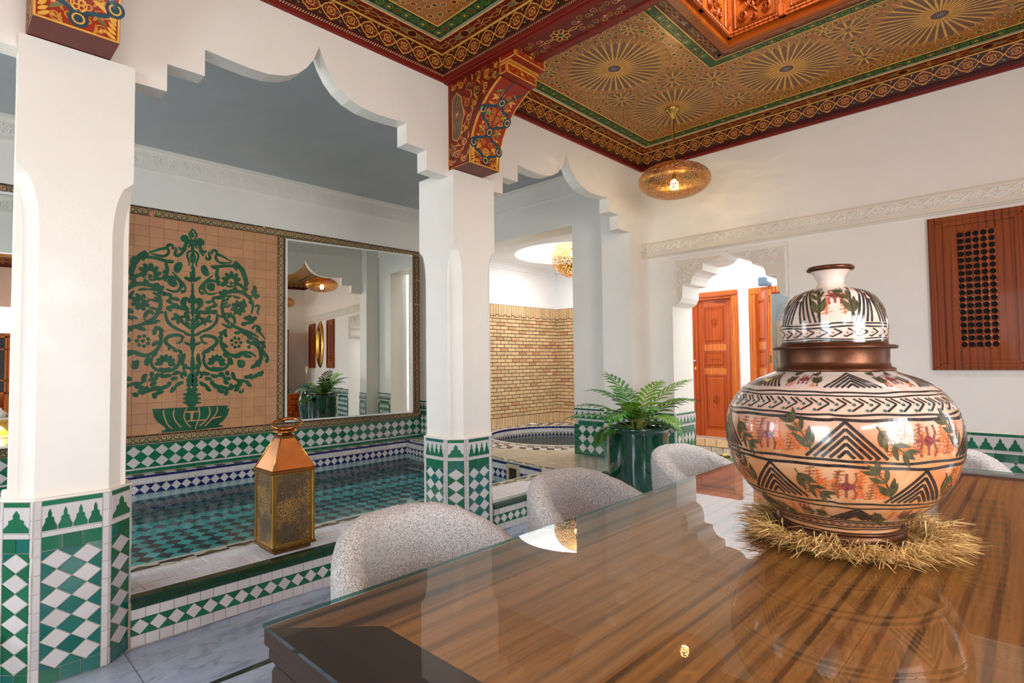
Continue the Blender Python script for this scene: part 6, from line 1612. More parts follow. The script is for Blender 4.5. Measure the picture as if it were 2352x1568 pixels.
def bow(u, s, h):
    m = 'ink_purple'
    for sg in (1, -1):
        for q in (1, -1): d.stroke([(u, s), (u+sg*h*.22, s+q*h*.08), (u+sg*h*.30, s+q*h*.26), (u+sg*h*.24, s+q*h*.5)], .0055, m, lay=1)
    d.stroke([(u, s-h*.45), (u, s+h*.45)], .006, m, lay=1); d.stroke([(u-h*.45, s), (u+h*.45, s)], .006, m, lay=1); d.disc(u, s, .012, m, 2, 8)
random.seed(21)
s_sh0, s_sh1 = sB(.386), sB(.421)
# hoops: (z, width)
for z, wd in ((.427, .006), (.380, .005), (.372, .004), (.332, .005), (.322, .007), (.230, .006), (.217, .007), (.128, .006), (.117, .005), (.076, .004), (.070, .004), (.056, .004), (.049, .004)): hoop(sB(z), wd, k=z*90)
# shoulder
n = 6
for i in range(n):
    u = CIR*i/n+.05; a, b = sB(.390), sB(.423); 
    nest(u+.0, a, b, .075, lines=5, wd=.006); 
    for sg in (1, -1): branch(u+sg*.095, a+.004, PI/2-sg*.1, .055, 2)
    bow(u+CIR/n/2, (a+b)/2, .05); 
    for sg in (1, -1): hatch(u+CIR/n/2+sg*.035, a+.003, .045, PI/2, 'ink_orange', 5)
# herring-bone band with teal dots
a, b = sB(.337), sB(.369); n = 46
for i in range(n):
    u = CIR*i/n; m = (a+b)/2; p = CIR/n
    d.stroke([(u, a+.003), (u+p*.7, m+.002)], .0042, 'ink_black', lay=2); d.stroke([(u+p*.15, b-.003), (u+p*.7, m+.002)], .0042, 'ink_black', lay=2); d.stroke([(u+p*.5, b-.002), (u+p*1.0, m+.004)], .0036, 'ink_black', lay=2)
    d.disc(u+p*.15, m, .0042, 'ink_teal', 3, 8); d.disc(u+p*.85, a+.005, .0038, 'ink_teal', 3, 8)
# three bands of triangles, branches and washes
for (z0, z1, ph, cnt) in ((.236, .317, .02, 5), (.134, .211, CIR/10+.02, 5), (.080, .114, .05, 6)):
    a, b = sB(z0), sB(z1); H = b-a
    for i in range(cnt):
        u = ph+CIR*i/cnt; p = CIR/cnt
        nest(u, a, b, min(.080, p*.26), lines=5 if H > .05 else 4, wd=.0066)
        k_ = .9 if H > .05 else .55
        branch(u-.075*k_, a+.008, PI*.60, .088*k_, 3) if H > .05 else branch(u-.07, a+.010, PI*.9, .05, 2); branch(u+.045*k_+.02, b-.008, -PI*.33, .085*k_, 3)
        bow(u+p*.5, (a+b)/2, H*.85 if H > .05 else H*.9)
        for q, mm in ((.28, 'ink_brown'), (.36, 'ink_orange'), (.44, 'ink_brown'), (.60, 'ink_orange'), (.68, 'ink_brown'), (.75, 'ink_orange')):
            if H > .05: (hatch(u+p*q-.01, a+.006+random.uniform(0, .01), H*.86, PI/2+random.uniform(-.45, .1), mm, 9, .0042), hatch(u+p*q+.006, a+.012, H*.6, PI/2+random.uniform(-.3, .5), 'ink_orange', 7, .003))
            elif q in (.36, .68): hatch(u+p*q, a+.004, H*.8, PI/2, mm, 4, .004)
a, b = sB(.0575), sB(.0685); n = 60
for i in range(n):
    u = CIR*i/n; p = CIR/n; d.stroke([(u, a), (u+p*.6, (a+b)/2), (u, b)], .0028, 'ink_black', lay=2)
d.build('painted_pattern', body)
lp = [(r, z) for r, z in smooth3([(.121, .492), (.1222, .510), (.1245, .535), (.1215, .570), (.110, .604), (.092, .628), (.066, .642), (.036, .650), (.030, .653)], 3)]
fB, sB = surf(lp, .122); CIR = 2*PI*.122; d = Deco(fB, .0007, .008)
for z, wd in ((.503, .004), (.509, .003), (.538, .004), (.546, .004)): hoop(sB(z), wd, k=z*70)
a, b = sB(.512), sB(.536); n = 26
for i in range(n):
    u = CIR*i/n; m = (a+b)/2; p = CIR/n
    d.stroke([(u, a+.002), (u+p*.7, m+.001)], .0034, 'ink_black', lay=2); d.stroke([(u+p*.15, b-.002), (u+p*.7, m+.001)], .0034, 'ink_black', lay=2); d.disc(u+p*.1, m, .0026, 'ink_brown', 3, 6); d.disc(u+p*.9, a+.004, .0024, 'ink_leaf', 3, 6)
a, b = sB(.550), sB(.645)
for i in range(4):
    u = CIR*i/4+CIR/8+.01; p = CIR/4
    for k in range(4):
        h = .052-.0125*k; top = b-.004-k*.020
        for sg in (1, -1): d.stroke([(u+sg*h, a), (u+sg*h*.62, (a+top)/2), (u+sg*.004, top)], .0052, 'ink_black', lay=2)
    for sg in (1, -1): d.stroke([(u+sg*.060, a), (u+sg*.058, (a+b)/2), (u+sg*.040, b-.006)], .0048, 'ink_black', lay=2)
    c_ = u+p/2; bow(c_, (a+b)/2+.012, .055)
    for sg in (1, -1): branch(c_+sg*.040, a+.012, PI/2+sg*.06, .075, 3); hatch(c_+sg*.020, a+.02, .06, PI/2, 'ink_orange', 6, .0035)
d.build('painted_pattern', lid)
# straw mat under the vase
mat = empty('straw_mat', (VX+.02, VY-.005, .7955), 'round straw mat with a shaggy fringe under the vase', 'mat'); MXc, MYc = VX+.02, VY-.005
mb = MB()
for k in range(8): r = .06+.017*k; mb.lathe([(r-.008, .7962), (r-.005, .8008), (r+.005, .8008), (r+.008, .7962)], MXc, MYc, 60)
mb.build('woven_base', 'straw', mat)
random.seed(4); mb = MB(); mb2 = MB()
for k in range(3600):
    a = random.uniform(0, 2*PI); r0 = random.uniform(.160, .215); L = random.uniform(.035, .085); out = random.gauss(0, .55); el = random.uniform(-.05, .75) if random.random() < .75 else random.uniform(.4, 1.2)
    z0 = .799+random.uniform(0, .012); w_ = random.uniform(.0007, .0015); dx, dy = math.cos(a+out), math.sin(a+out)
    p0 = Vector((MXc+r0*math.cos(a), MYc+r0*math.sin(a), z0)); p1 = p0+Vector((dx*math.cos(el), dy*math.cos(el), math.sin(el)))*L*.6; p2 = p0+Vector((dx*math.cos(el*.5), dy*math.cos(el*.5), math.sin(el*.5)+random.uniform(-.1, .15)))*L
    p2.z = max(p2.z, .797); sd = Vector((-dy, dx, random.uniform(-.6, .6)))*w_; M = mb if random.random() < .75 else mb2
    M.add([p0-sd, p0+sd, p1-sd, p1+sd, p2-sd*.4, p2+sd*.4], [(0, 1, 3, 2), (2, 3, 5, 4)])
mb.build('fringe', 'straw', mat, kind='stuff'); mb2.build('fringe', 'straw_dark', mat, kind='stuff')
# ------------------------------------------------------------------ chairs
def chair_mesh():
    NT_, NS = 170, 64; TH = 2.22; R, th = .305, .088
    def h(t): a = abs(t)/TH; k = max(0, min(1, (a-.18)/.82)); k = k*k*(3-2*k); return .800-.150*k
    vs = []
    for i in range(NT_+1):
        t = -TH+2*TH*i/NT_; H = h(t); a = PI+t; end = min(1, (TH-abs(t))/.16+.02); en = math.sqrt(max(0, 1-(1-end)**2)); hw = th/2*max(.08, en); rc = R-th/2; top = H-(1-en)*.045
        for j in range(NS):
            q = j/NS
            if q < .36: s = q/.36; r = rc+hw-.025*(1-s)**2; z = .36+(top-hw-.36)*s
            elif q < .64: s = (q-.36)/.28*PI; r = rc+hw*math.cos(s); z = top-hw+hw*math.sin(s)
            else: s = (q-.64)/.36; r = rc-hw-.01*s; z = top-hw-(top-hw-.42)*s
            n3 = noise.noise(Vector((r*math.cos(a)*52, r*math.sin(a)*52, z*52)))*.0036+noise.noise(Vector((r*math.cos(a)*130, r*math.sin(a)*130, z*130)))*.0026+.004*math.sin(3*t+z*9)*.3
            nr = math.cos(min(PI, max(0, (q-.36)/.28*PI))) if .36 <= q < .64 else (1 if q < .36 else -1); nz = math.sin((q-.36)/.28*PI) if .36 <= q < .64 else 0
            r += nr*n3; z += nz*n3; rr = r
            vs.append((rr*math.cos(a), rr*math.sin(a)*1.0, z))
    fs = []
    for i in range(NT_):
        for j in range(NS): fs.append((i*NS+j, (i+1)*NS+j, (i+1)*NS+(j+1) % NS, i*NS+(j+1) % NS))
    fs += [tuple(range(NS)), tuple(range(NT_*NS, (NT_+1)*NS))[::-1]]
    mb = MB(); mb.smooth = True; mb.add(vs, fs); return mb
def make_chair(x, y, rz, label):
    t = empty('tub_chair', (0, 0, 0), label, 'chair', 'tub chairs around the table')
    chair_mesh().build('backrest', 'boucle', t)
    mb = MB()
    def sf(u, v):
        a = 2*PI*u; r = .232; prof_ = [(0, .475), (.6, .478), (.9, .470), (.985, .455), (1.0, .43), (.97, .40)]
        x_ = v*(len(prof_)-1); i = min(int(x_), len(prof_)-2); f_ = x_-i; rr = prof_[i][0]+(prof_[i+1][0]-prof_[i][0])*f_; zz = prof_[i][1]+(prof_[i+1][1]-prof_[i][1])*f_
        ex = 1.12 if math.cos(a) > 0 else 1.0; return (rr*r*math.cos(a)*ex+.02, rr*r*math.sin(a), zz)
    mb.grid(sf, 48, 20, True); mb.build('seat', 'boucle', t)
    mb = MB(); mb.lathe([(.001, .37), (.24, .37), (.255, .38), (.255, .405), (.001, .405)], 0, 0, 40); mb.build('seat_base', 'walnut_dark', t)
    for sx in (1, -1):
        for sy in (1, -1): mb = MB(); mb.tube([(sx*.15, sy*.15, .38), (sx*.19, sy*.19, 0.0)], [.020, .013], 12); mb.build('leg', 'walnut_dark', t)
    t.matrix_basis = Matrix.Translation((x, y, 0)) @ Matrix.Rotation(rz, 4, 'Z'); return t
ch = make_chair(-1.225, 1.00, 0, 'pale boucle tub chair nearest the brass lantern, first along the table')
for (x, y, rz, lb) in ((-1.215, 1.78, 0, 'pale boucle tub chair in the middle of the long side of the table'), (-1.205, 2.70, .0, 'pale boucle tub chair beside the green plant pot'), (-.40, 3.27, -PI/2, 'pale boucle tub chair at the far end of the table behind the vase')):
    c = copy_tree(ch); c.matrix_basis = Matrix.Translation((x, y, 0)) @ Matrix.Rotation(rz, 4, 'Z'); c['label'] = lb
# ------------------------------------------------------------------ brass floor lantern on the kerb
LX, LY, LH = -3.165, 1.405, .122
lt = empty('candle_lantern', (LX, LY, ZT), 'tall brass and glass lantern with a pyramid roof standing on the pool kerb', 'lantern')
def sqring(mb, prof, cx=LX, cy=LY):
    vs = []; m = len(prof)
    for sx, sy in ((1, 1), (-1, 1), (-1, -1), (1, -1)): vs += [(cx+sx*h, cy+sy*h, z) for h, z in prof]
    mb.add(vs, [(k*m+a, ((k+1) % 4)*m+a, ((k+1) % 4)*m+a+1, k*m+a+1) for k in range(4) for a in range(m-1)])
mb = MB(); sqring(mb, [(.001, .215), (LH-.018, .215), (LH-.018, .238), (LH+.004, .240), (LH+.006, .246), (LH+.004, .252), (.001, .252)]); mb.build('base', 'brass_aged', lt)
z0, z1 = .252, .655
for sx in (1, -1):
    for sy in (1, -1): mb = MB(); mb.cbox(LX+sx*(LH-.008)-.008, LX+sx*(LH-.008)+.008, LY+sy*(LH-.008)-.008, LY+sy*(LH-.008)+.008, z0, z1, .003); mb.build('corner_post', 'brass', lt)
for k in range(4):
    Rm = Matrix.Rotation(k*PI/2, 3, 'Z'); F = lambda u, v, w=0, Rm=Rm: Vector((LX, LY, 0))+Rm @ Vector((LH-.010+w, u, v))
    mb = MB(); mb.prism(rect(-LH+.014, LH-.014, z0+.004, z1-.004), F, 0, .003); mb.build('glass_panel', 'lantern_panel', lt)
    mb = MB()
    for r in (rect(-LH+.010, -LH+.026, z0, z1), rect(LH-.026, LH-.010, z0, z1), rect(-LH+.026, LH-.026, z0, z0+.018), rect(-LH+.026, LH-.026, z1-.018, z1)): mb.prism(r, F, .002, .008, .002)
    mb.build('panel_frame', 'brass', lt)
    if k == 3:
        mb = MB(); mb.cbox(LX+LH-.022, LX+LH-.012, LY-LH-.004, LY-LH+.004, .44, .47, .002); mb.build('latch', 'brass_aged', lt)
mb = MB(); sqring(mb, [(LH+.002, .648), (LH+.005, .652), (LH+.004, .664), (LH-.004, .668), (.040, .835)]); mb.build('roof', 'copper_metal', lt)
mb = MB()
for sx, sy in ((1, 1), (-1, 1), (-1, -1), (1, -1)): mb.tube([(LX+sx*(LH-.002), LY+sy*(LH-.002), .668), (LX+sx*.040, LY+sy*.040, .836)], .0028, 6)
mb.build('roof_seam', 'brass_bright', lt)
mb = MB(); sqring(mb, [(.044, .832), (.044, .846), (.030, .850), (.026, .862)]); mb.lathe([(.001, .862), (.062, .862), (.066, .866), (.064, .872), (.056, .882), (.036, .893), (.014, .899), (.001, .900)], LX, LY, 40); mb.build('cap', 'copper_metal', lt)
mb = MB(); Mr = Matrix.Translation((LX, LY+.012, .910)) @ Matrix.Rotation(.9, 4, 'Z') @ Matrix.Rotation(.30, 4, 'X')
mb.tube([Mr @ Vector((.074*math.cos(2*PI*i/36), .074*math.sin(2*PI*i/36), 0)) for i in range(36)], .0095, 10, closed=True); mb.build('ring_handle', 'copper_metal', lt)
# ------------------------------------------------------------------ green pot with palm
PX, PY = -2.575, 4.235
pot = empty('plant_pot', (PX, PY, 0), 'large glossy dark green glazed pot holding the palm', 'pot')
mb = MB(); mb.lathe(smooth3([(.001, .0), (.20, .0), (.228, .01), (.240, .10), (.256, .30), (.262, .50), (.262, .62), (.264, .655), (.286, .662), (.293, .675), (.288, .690), (.268, .694), (.250, .688), (.243, .66), (.243, .58)], 2), PX, PY, 72); mb.build('body', 'pot_green', pot)
mb = MB(); mb.lathe([(.001, .652), (.15, .648), (.245, .640)], PX, PY, 40); mb.build('soil', 'soil', pot)
palm = empty('palm', (PX, PY, .65), 'small feathery parlour palm growing in the green pot', 'plant')
def frond(az, L, lean, droop, light, k, base=(0, 0)):
    random.seed(k); mb = MB(); st = MB(); p = Vector((PX+base[0]+random.uniform(-.05, .05), PY+base[1]+random.uniform(-.05, .05), .642)); pts = [p.copy()]; el = lean; n = 13
    for i in range(n):
        st_ = L/n; p = p+Vector((math.cos(el)*math.cos(az), math.cos(el)*math.sin(az), math.sin(el)))*st_; el -= droop/n*(.4+1.2*i/n); pts.append(p.copy())
    st.tube(pts, [.0042*(1-.75*i/n) for i in range(n+1)], 5)
    for i in range(4, n+1):
        t = (i-4)/(n-4); ll = (.20+.10*math.sin(PI*min(1, t*1.1)))*L/.75*.95*(1-.35*t)
        tan = (pts[i]-pts[i-1]).normalized(); side = tan.cross(Vector((0, 0, 1))).normalized(); upv = side.cross(tan)
        for sg in ((1, -1) if i < n else (0,)):
            a = .60+.35*(1-t) if sg else 0; dirv = (tan*math.cos(a)+side*sg*math.sin(a)+upv*.10).normalized(); w_ = .0155 if sg else .012
            q = pts[i]; mbp = []; m = 6
            for j in range(m+1):
                s_ = j/m; ww = w_*math.sin(PI*min(1, s_*.92+.06))**.8; c_ = q+dirv*ll*s_+Vector((0, 0, -1))*ll*.30*s_*s_*(1+random.uniform(-.1, .3)); wd = tan.cross(dirv).cross(dirv).normalized() if sg else side
                nn = dirv.cross(wd).normalized(); mbp += [c_+wd*ww, c_+nn*ww*.35, c_-wd*ww]
            mb.smooth = True; mb.add(mbp, [(j*3, j*3+1, j*3+4, j*3+3) for j in range(m)]+[(j*3+1, j*3+2, j*3+5, j*3+4) for j in range(m)])
    f = mb.build('frond', 'leaf_light' if light else 'leaf', palm); st.build('stalk', 'stem', f)
right = math.atan2(_rt.y, _rt.x); k = 0
for (da, L, lean, droop, lt_) in ((0.1, .70, 1.05, .9, 1), (-.15, .62, .95, 1.3, 1), (.35, .66, .80, 1.0, 0), (3.0, .62, .75, 1.0, 0), (3.3, .66, .55, .9, 0), (2.7, .60, 1.2, 1.4, 0), (3.5, .50, .35, 1.5, 0), (1.6, .60, 1.1, 1.1, 0), (-1.5, .55, .95, 1.4, 0), (-1.0, .52, .75, 1.6, 1), (-2.2, .55, .8, 1.5, 0), (.7, .60, 1.3, 1.2, 1), (2.2, .66, 1.25, .9, 0), (-.5, .45, .6, 1.8, 0), (-2.8, .46, .45, 1.7, 0), (1.0, .5, .8, 1.5, 0), (-1.8, .42, 1.2, 1.2, 1), (.2, .44, .5, 1.5, 0), (2.5, .40, .9, 1.3, 0)):
    frond(right+da, L*.93, lean, droop, lt_, 50+k); k += 1
st = MB(); random.seed(8)
for k in range(26):
    a = random.uniform(0, 2*PI); r = random.uniform(0, .07); x, y = PX+r*math.cos(a), PY+r*math.sin(a); st.tube([(x, y, .64), (x+random.uniform(-.03, .03), y+random.uniform(-.03, .03), .76), (x+random.uniform(-.08, .08), y+random.uniform(-.08, .08), .88)], [.006, .005, .002], 5)
st.build('cane', 'stem', palm, kind='stuff')
# ------------------------------------------------------------------ pendant lamps
def pendant(nm, x, y, zc, rx, rz_, zceil, mat, label, power, blub_dz=-.02, tilt=0., cord=True):
    t = empty(nm, (x, y, zceil), label, 'lamp')
    me = MB().lathe([(max(.001, rx*math.sin(PI*i/40)), rz_*-math.cos(PI*i/40)) for i in range(1, 40)]+[], 0, 0, 80)
    me = me.mesh('shade', mat); o = bpy.data.objects.new('shade', me); o.matrix_basis = Matrix.Translation((x, y, zc)) @ Matrix.Rotation(tilt, 4, _f); link(o, t)
    mb = MB(); mb.lathe([(.001, 0), (.060, 0), (.062, -.012), (.056, -.022), (.040, -.030), (.034, -.048), (.026, -.056), (.020, -.080), (.010, -.092), (.001, -.096)], x, y, 32); mb.xf(Matrix.Translation((0, 0, zceil))); mb.build('canopy', 'brass_bright', t)
    mb = MB(); z = zceil-.10
    while z > zc+rz_+.01:
        a = 0 if int((zceil-z)/.022) % 2 else PI/2
        mb.tube([(x+.006*math.cos(q)*math.cos(a), y+.006*math.cos(q)*math.sin(a), z+.013*math.sin(q)) for q in [2*PI*i/10 for i in range(10)]], .0018, 5, closed=True); z -= .022
    mb.build('chain', 'brass', t)
    mb = MB(); mb.tube([(x+.006, y, zceil-.09), (x+.010, y+.004, (zceil+zc)/2), (x+.002, y, zc+.03)], .003, 6); mb.build('cord', 'brass_aged', t)
    mb = MB(); mb.lathe([(.001, .06), (.016, .058), (.018, .03), (.016, .012)], x, y, 20); mb.xf(Matrix.Translation((0, 0, zc+blub_dz+.02))); mb.build('bulb_holder', 'brass_aged', t)
    mb = MB(); mb.lathe([(.001, .018), (.016, .012), (.030, -.008), (.038, -.034), (.032, -.058), (.016, -.072), (.001, -.075)], x, y, 24); mb.xf(Matrix.Translation((0, 0, zc+blub_dz+.015))); mb.build('bulb', 'bulb_glow', t)
    mb = MB(); mb.lathe([(rx*.30, -rz_*.965), (rx*.31, -rz_*.975), (rx*.32, -rz_*.955)], x, y, 48, close=True); mb.xf(Matrix.Translation((0, 0, zc))); mb.build('finial_ring', 'brass', t)
    l = bpy.data.lights.new(nm+'_light', 'POINT'); l.energy = power; l.color = (1, .74, .40); l.shadow_soft_size = .03; lo = bpy.data.objects.new(nm+'_light', l); lo.matrix_basis = Matrix.Translation((x, y, zc+blub_dz-.035)); link(lo, t)
    return t
pendant('pendant_lamp', -2.216, 4.31, 2.766, .298, .142, 3.384, 'pierced_brass', 'pierced brass disc pendant lamp hanging in the ceiling corner', 210)
pendant('globe_pendant', -5.24, 6.83, 2.88, .34, .33, 4.762, 'pierced_globe', 'pierced brass globe lamp over the whirlpool', 9, .06)
pendant('pendant_lamp', 1.30, 4.31, 2.766, .298, .142, 3.384, 'pierced_brass', 'pierced brass disc pendant lamp beyond the right edge, seen small in the mirror', 110)
# ------------------------------------------------------------------ lattice shutters on the back wall
def lattice_shutter(x0, x1, z0, z1, label):
    y = YB; t = empty('shutter', ((x0+x1)/2, y, z0), label, 'shutter', 'wooden shutters on the back wall'); W = .085
    F = lambda u, v, w=0: Vector((u, y-w, v))
    for poly in ([(x0, z0), (x1, z0), (x1-W, z0+W*.7), (x0+W, z0+W*.7)], [(x0, z1), (x0+W, z1-W*.8), (x1-W, z1-W*.8), (x1, z1)], [(x0, z0), (x0+W, z0+W*.7), (x0+W, z1-W*.8), (x0, z1)], [(x1, z0), (x1, z1), (x1-W, z1-W*.8), (x1-W, z0+W*.7)]):
        mb = MB(); mb.prism(poly, F, 0, .030, .004)
        cx_ = (x0+x1)/2; cz = (z0+z1)/2; q = [(u+(cx_-u)*.02/abs(cx_-u+1e-9)*1, v) for u, v in poly]; mb.build('frame_board', 'wood_shutter', t)
    def ringb(o0, o1, h, nm='moulding'):
        mb = MB()
        for r in (rect(x0+o0, x0+o1, z0+o0*.75, z1-o0*.85), rect(x1-o1, x1-o0, z0+o0*.75, z1-o0*.85), rect(x0+o1, x1-o1, z0+o0*.75, z0+o1*.75), rect(x0+o1, x1-o1, z1-o1*.85, z1-o0*.85)): mb.prism(r, F, .028, h, .003)
        mb.build(nm, 'wood_shutter', t)
    ringb(.030, .042, .040); ringb(.066, .085, .036)
    lx0, lx1, lz0, lz1 = x0+.162, x0+.372, z0+.155, z1-.12
    if x1-x0 < .5: lx0, lx1 = x0+.14, x1-.14
    ix0, ix1, iz0, iz1 = x0+W, x1-W, z0+W*.7, z1-W*.8
    for r, nm in ((rect(ix0, lx0, iz0, iz1), 'stile'), (rect(lx1, ix1, iz0, iz1), 'stile'), (rect(lx0, lx1, iz0, lz0), 'rail'), (rect(lx0, lx1, lz1, iz1), 'rail')): mb = MB(); mb.prism(r, F, 0, .016, .002); mb.build(nm, 'wood_shutter', t)
    mb = MB(); mb.prism(rect(lx0, lx1, lz0, lz1), F, .0004, .001); mb.build('dark_backing', 'shade_black', t)
    # turned lattice: every cell is a plate with an oval hole
    mb = MB(); nc, nr = 5, 18; cw = (lx1-lx0)/nc; chh = (lz1-lz0)/nr; m = 16
    for i in range(nc):
        for j in range(nr):
            cx_, cz = lx0+cw*(i+.5), lz0+chh*(j+.5); vs = []
            for k in range(m):
                a = 2*PI*k/m; c_, s_ = math.cos(a), math.sin(a); sq_ = 1/max(abs(c_), abs(s_))
                vs += [F(cx_+cw/2*c_*sq_, cz+chh/2*s_*sq_, .012), F(cx_+cw*.44*c_, cz+chh*.40*s_, .014), F(cx_+cw*.44*c_, cz+chh*.40*s_, .002)]
            mb.add(vs, [(k*3+a, ((k+1) % m)*3+a, ((k+1) % m)*3+a+1, k*3+a+1) for k in range(m) for a in (0, 1)])
    for i in range(nc+1):
        for j in range(nr):
            mb.lathe([(.001, .010), (.005, .006), (.006, 0), (.005, -.006), (.001, -.010)], lx0+cw*i, 0, 6)
            for q in range(len(mb.v)-30, len(mb.v)): v_ = mb.v[q]; mb.v[q] = (v_[0], y-.014+v_[1], lz0+chh*(j+.5)+v_[2])
    mb.build('lattice', 'wood_lattice', t)
    return t
lattice_shutter(-.592, -.035, 1.157, 2.254, 'reddish wooden shutter with an oval lattice right of the vase')
lattice_shutter(.98, 1.537, 1.157, 2.254, 'reddish wooden lattice shutter beyond the right edge of the photo, seen in the mirror')
# oval mirror seen in the reflection
om = empty('oval_mirror', (.56, YB, 1.2), 'tall oval mirror in a wide brass frame seen in the wall mirror', 'mirror')
mb = MB(); 
def ov(u, v):
    a = 2*PI*u; r = 1-v*.42; return (.56+.30*r*math.cos(a), YB-.01-.04*math.sin(PI*v), 1.72+.56*r*math.sin(a))
mb.grid(ov, 48, 8, True); mb.build('frame', 'brass', om); mb = MB(); mb.add([(.56+.18*math.cos(2*PI*i/40), YB-.012, 1.72+.335*math.sin(2*PI*i/40)) for i in range(40)], [tuple(range(40))]); mb.build('glass', 'mirror_silver', om)
# ------------------------------------------------------------------ courtyard
YD, ZS = 7.35, .205
mb = MB(); mb.box(-3.95, -.6, YB+.4, 9.0, -.2, -.01); struct('floor_courtyard', mb, 'paving', fix=False)
mb = MB(); mb.box(-3.95, -3.93, YB+.42, YD, 0, 3.6); mb.box(-3.95, -3.93, YD, YD+.3, 0, 3.6); mb.box(-2.93, -2.76, YD, YD+.3, 0, 3.6); mb.box(-3.95, -2.93, YD, YD+.3, 2.13, 3.6); mb.box(-2.76, -1.98, YD, YD+.3, 2.13, 3.6); mb.box(-1.98, -.5, YD, YD+.3, 0, 3.6); struct('wall_courtyard', mb, 'plaster_bright', fix=False)
mb = MB(); mb.box(-.7, -.5, YB+.42, YD, 0, 3.6); struct('wall_courtyard_right', mb, 'plaster_bright', fix=False)
step = empty('floor_step', (-2.8, 7.2, 0), kind='structure')
mb = MB(); mb.box(-3.93, -.7, 7.16, YD+.8, 0, ZS-.012); mb.build('core', 'mortar', step); s = []
for i in range(21):
    s.append((rect(-3.93+.155*i, -3.93+.155*(i+1), .10, ZS), 'brick')); s.append((rect(-3.93+.155*i-.07, -3.93+.155*(i+1)-.07, .002, .10), 'marble_beige'))
tiles(step, s, frame((0, 7.16, 0), (1, 0, 0), (0, 0, 1), (0, -1, 0)), .02, .004, name='brick')
tiles(step, [(rect(-3.93+.30*i, -3.93+.30*(i+1), 7.145, 7.60), 'marble_beige') for i in range(11)], frame((0, 0, ZS-.012), (1, 0, 0), (0, 1, 0), (0, 0, 1)), .014, .002, name='paving_slab')
def door_leaf(root, F, w_, h_, swap=False, orn=True):
    """panelled leaf with raised panels and carved lozenges; F maps (u across, v up, w out)"""
    mb = MB(); mb.prism(rect(0, w_, 0, h_), F, -.035, 0); mb.build('core', 'wood_door', root)
    s_ = .085
    for r, nm, mt in ((rect(0, s_, 0, h_), 'stile', 'wood_door'), (rect(w_-s_, w_, 0, h_), 'stile', 'wood_door'), (rect(s_, w_-s_, 0, .09), 'rail', 'wood_door_x'), (rect(s_, w_-s_, h_-.09, h_), 'rail', 'wood_door_x'), (rect(s_, w_-s_, .84, .93), 'rail', 'wood_frame'), (rect(s_, w_-s_, 1.165, 1.255), 'rail', 'wood_frame')):
        mb = MB(); mb.prism(r, F, 0, .012, .003); mb.build(nm, mt, root)
    for (a, b) in ((.09, .84), (.93, 1.165), (1.255, h_-.09)):
        mb = MB(); q = .022
        for r in (rect(s_, s_+q, a, b), rect(w_-s_-q, w_-s_, a, b), rect(s_+q, w_-s_-q, a, a+q), rect(s_+q, w_-s_-q, b-q, b)): mb.prism(r, F, 0, .009, .004)
        mb.prism(rect(s_+q+.018, w_-s_-q-.018, a+q+.02, b-q-.02), F, 0, .012, .008); p_ = mb.build('panel', 'wood_door', root)
        if orn:
            d = Deco(F, .013, .01); d.ridge = .006; cx_, cz = w_/2, (a+b)/2+(.04 if b-a > .4 else 0)
            if b-a > .4:
                for k in range(4):
                    an = k*PI/2
                    for sg in (1, -1): d.leaf(cx_, cz, an+sg*.35, .05 if k % 2 == 0 else .075, .012, 'wood_door', -sg*.6); d.spiral(cx_+.028*math.cos(an+sg*.5), cz+.045*math.sin(an+sg*.5), .012, 1.2, an, sg, .006, 'wood_door')
                d.disc(cx_, cz, .008, 'wood_door', 2)
            else:
                for k in range(5): d.ring(cx_-.06+.03*k, cz, .011, .006, 'wood_door', 0, 8)
            d.build('carving', p_)
dr = empty('door_courtyard', (-3.43, YD, ZS), kind='structure')
F0 = lambda u, v, w=0: Vector((-3.487+u, YD+.03-w, ZS+v)); door_leaf(dr, F0, .487, 1.86)
F1 = lambda u, v, w=0: Vector((-3.930+u, YD+.03-w, ZS+v)); door_leaf(dr, F1, .438, 1.86)
mb = MB(); mb.cbox(-3.0, -2.93, YD-.03, YD+.10, ZS, 2.13, .008); mb.cbox(-2.985, -2.905, YD-.045, YD, ZS, 2.10, .01); mb.build('frame', 'wood_frame', dr)
mb = MB(); mb.cbox(-3.93, -3.0, YD-.028, YD+.098, 2.065, 2.128, .008); mb.cbox(-3.93, -2.903, YD-.048, YD-.002, 2.095, 2.174, .01); mb.build('frame', 'wood_door_x', dr)
mb = MB(); mb.cbox(-3.510, -3.480, YD-.002, YD+.018, ZS, 2.06, .005); mb.build('astragal', 'wood_door', dr)
h = MB(); h.lathe([(.001, .0), (.020, .0), (.020, .008), (.008, .010), (.008, .045), (.001, .045)], 0, 0, 20); h.xf(Matrix.Translation((-3.528, YD+.02, 1.235)) @ Matrix.Rotation(PI/2, 4, 'X')); h.tube([(-3.528, YD-.025, 1.235), (-3.56, YD-.028, 1.237), (-3.60, YD-.028, 1.225), (-3.63, YD-.024, 1.205)], [.009, .009, .008, .006], 10); hd = h.build('lever_handle', 'steel', dr)
h = MB(); h.lathe([(.001, 0), (.021, 0), (.022, .006), (.012, .009), (.001, .009)], 0, 0, 20); h.xf(Matrix.Translation((-3.528, YD+.02, 1.13)) @ Matrix.Rotation(PI/2, 4, 'X')); h.build('keyhole_rose', 'brass_bright', dr)
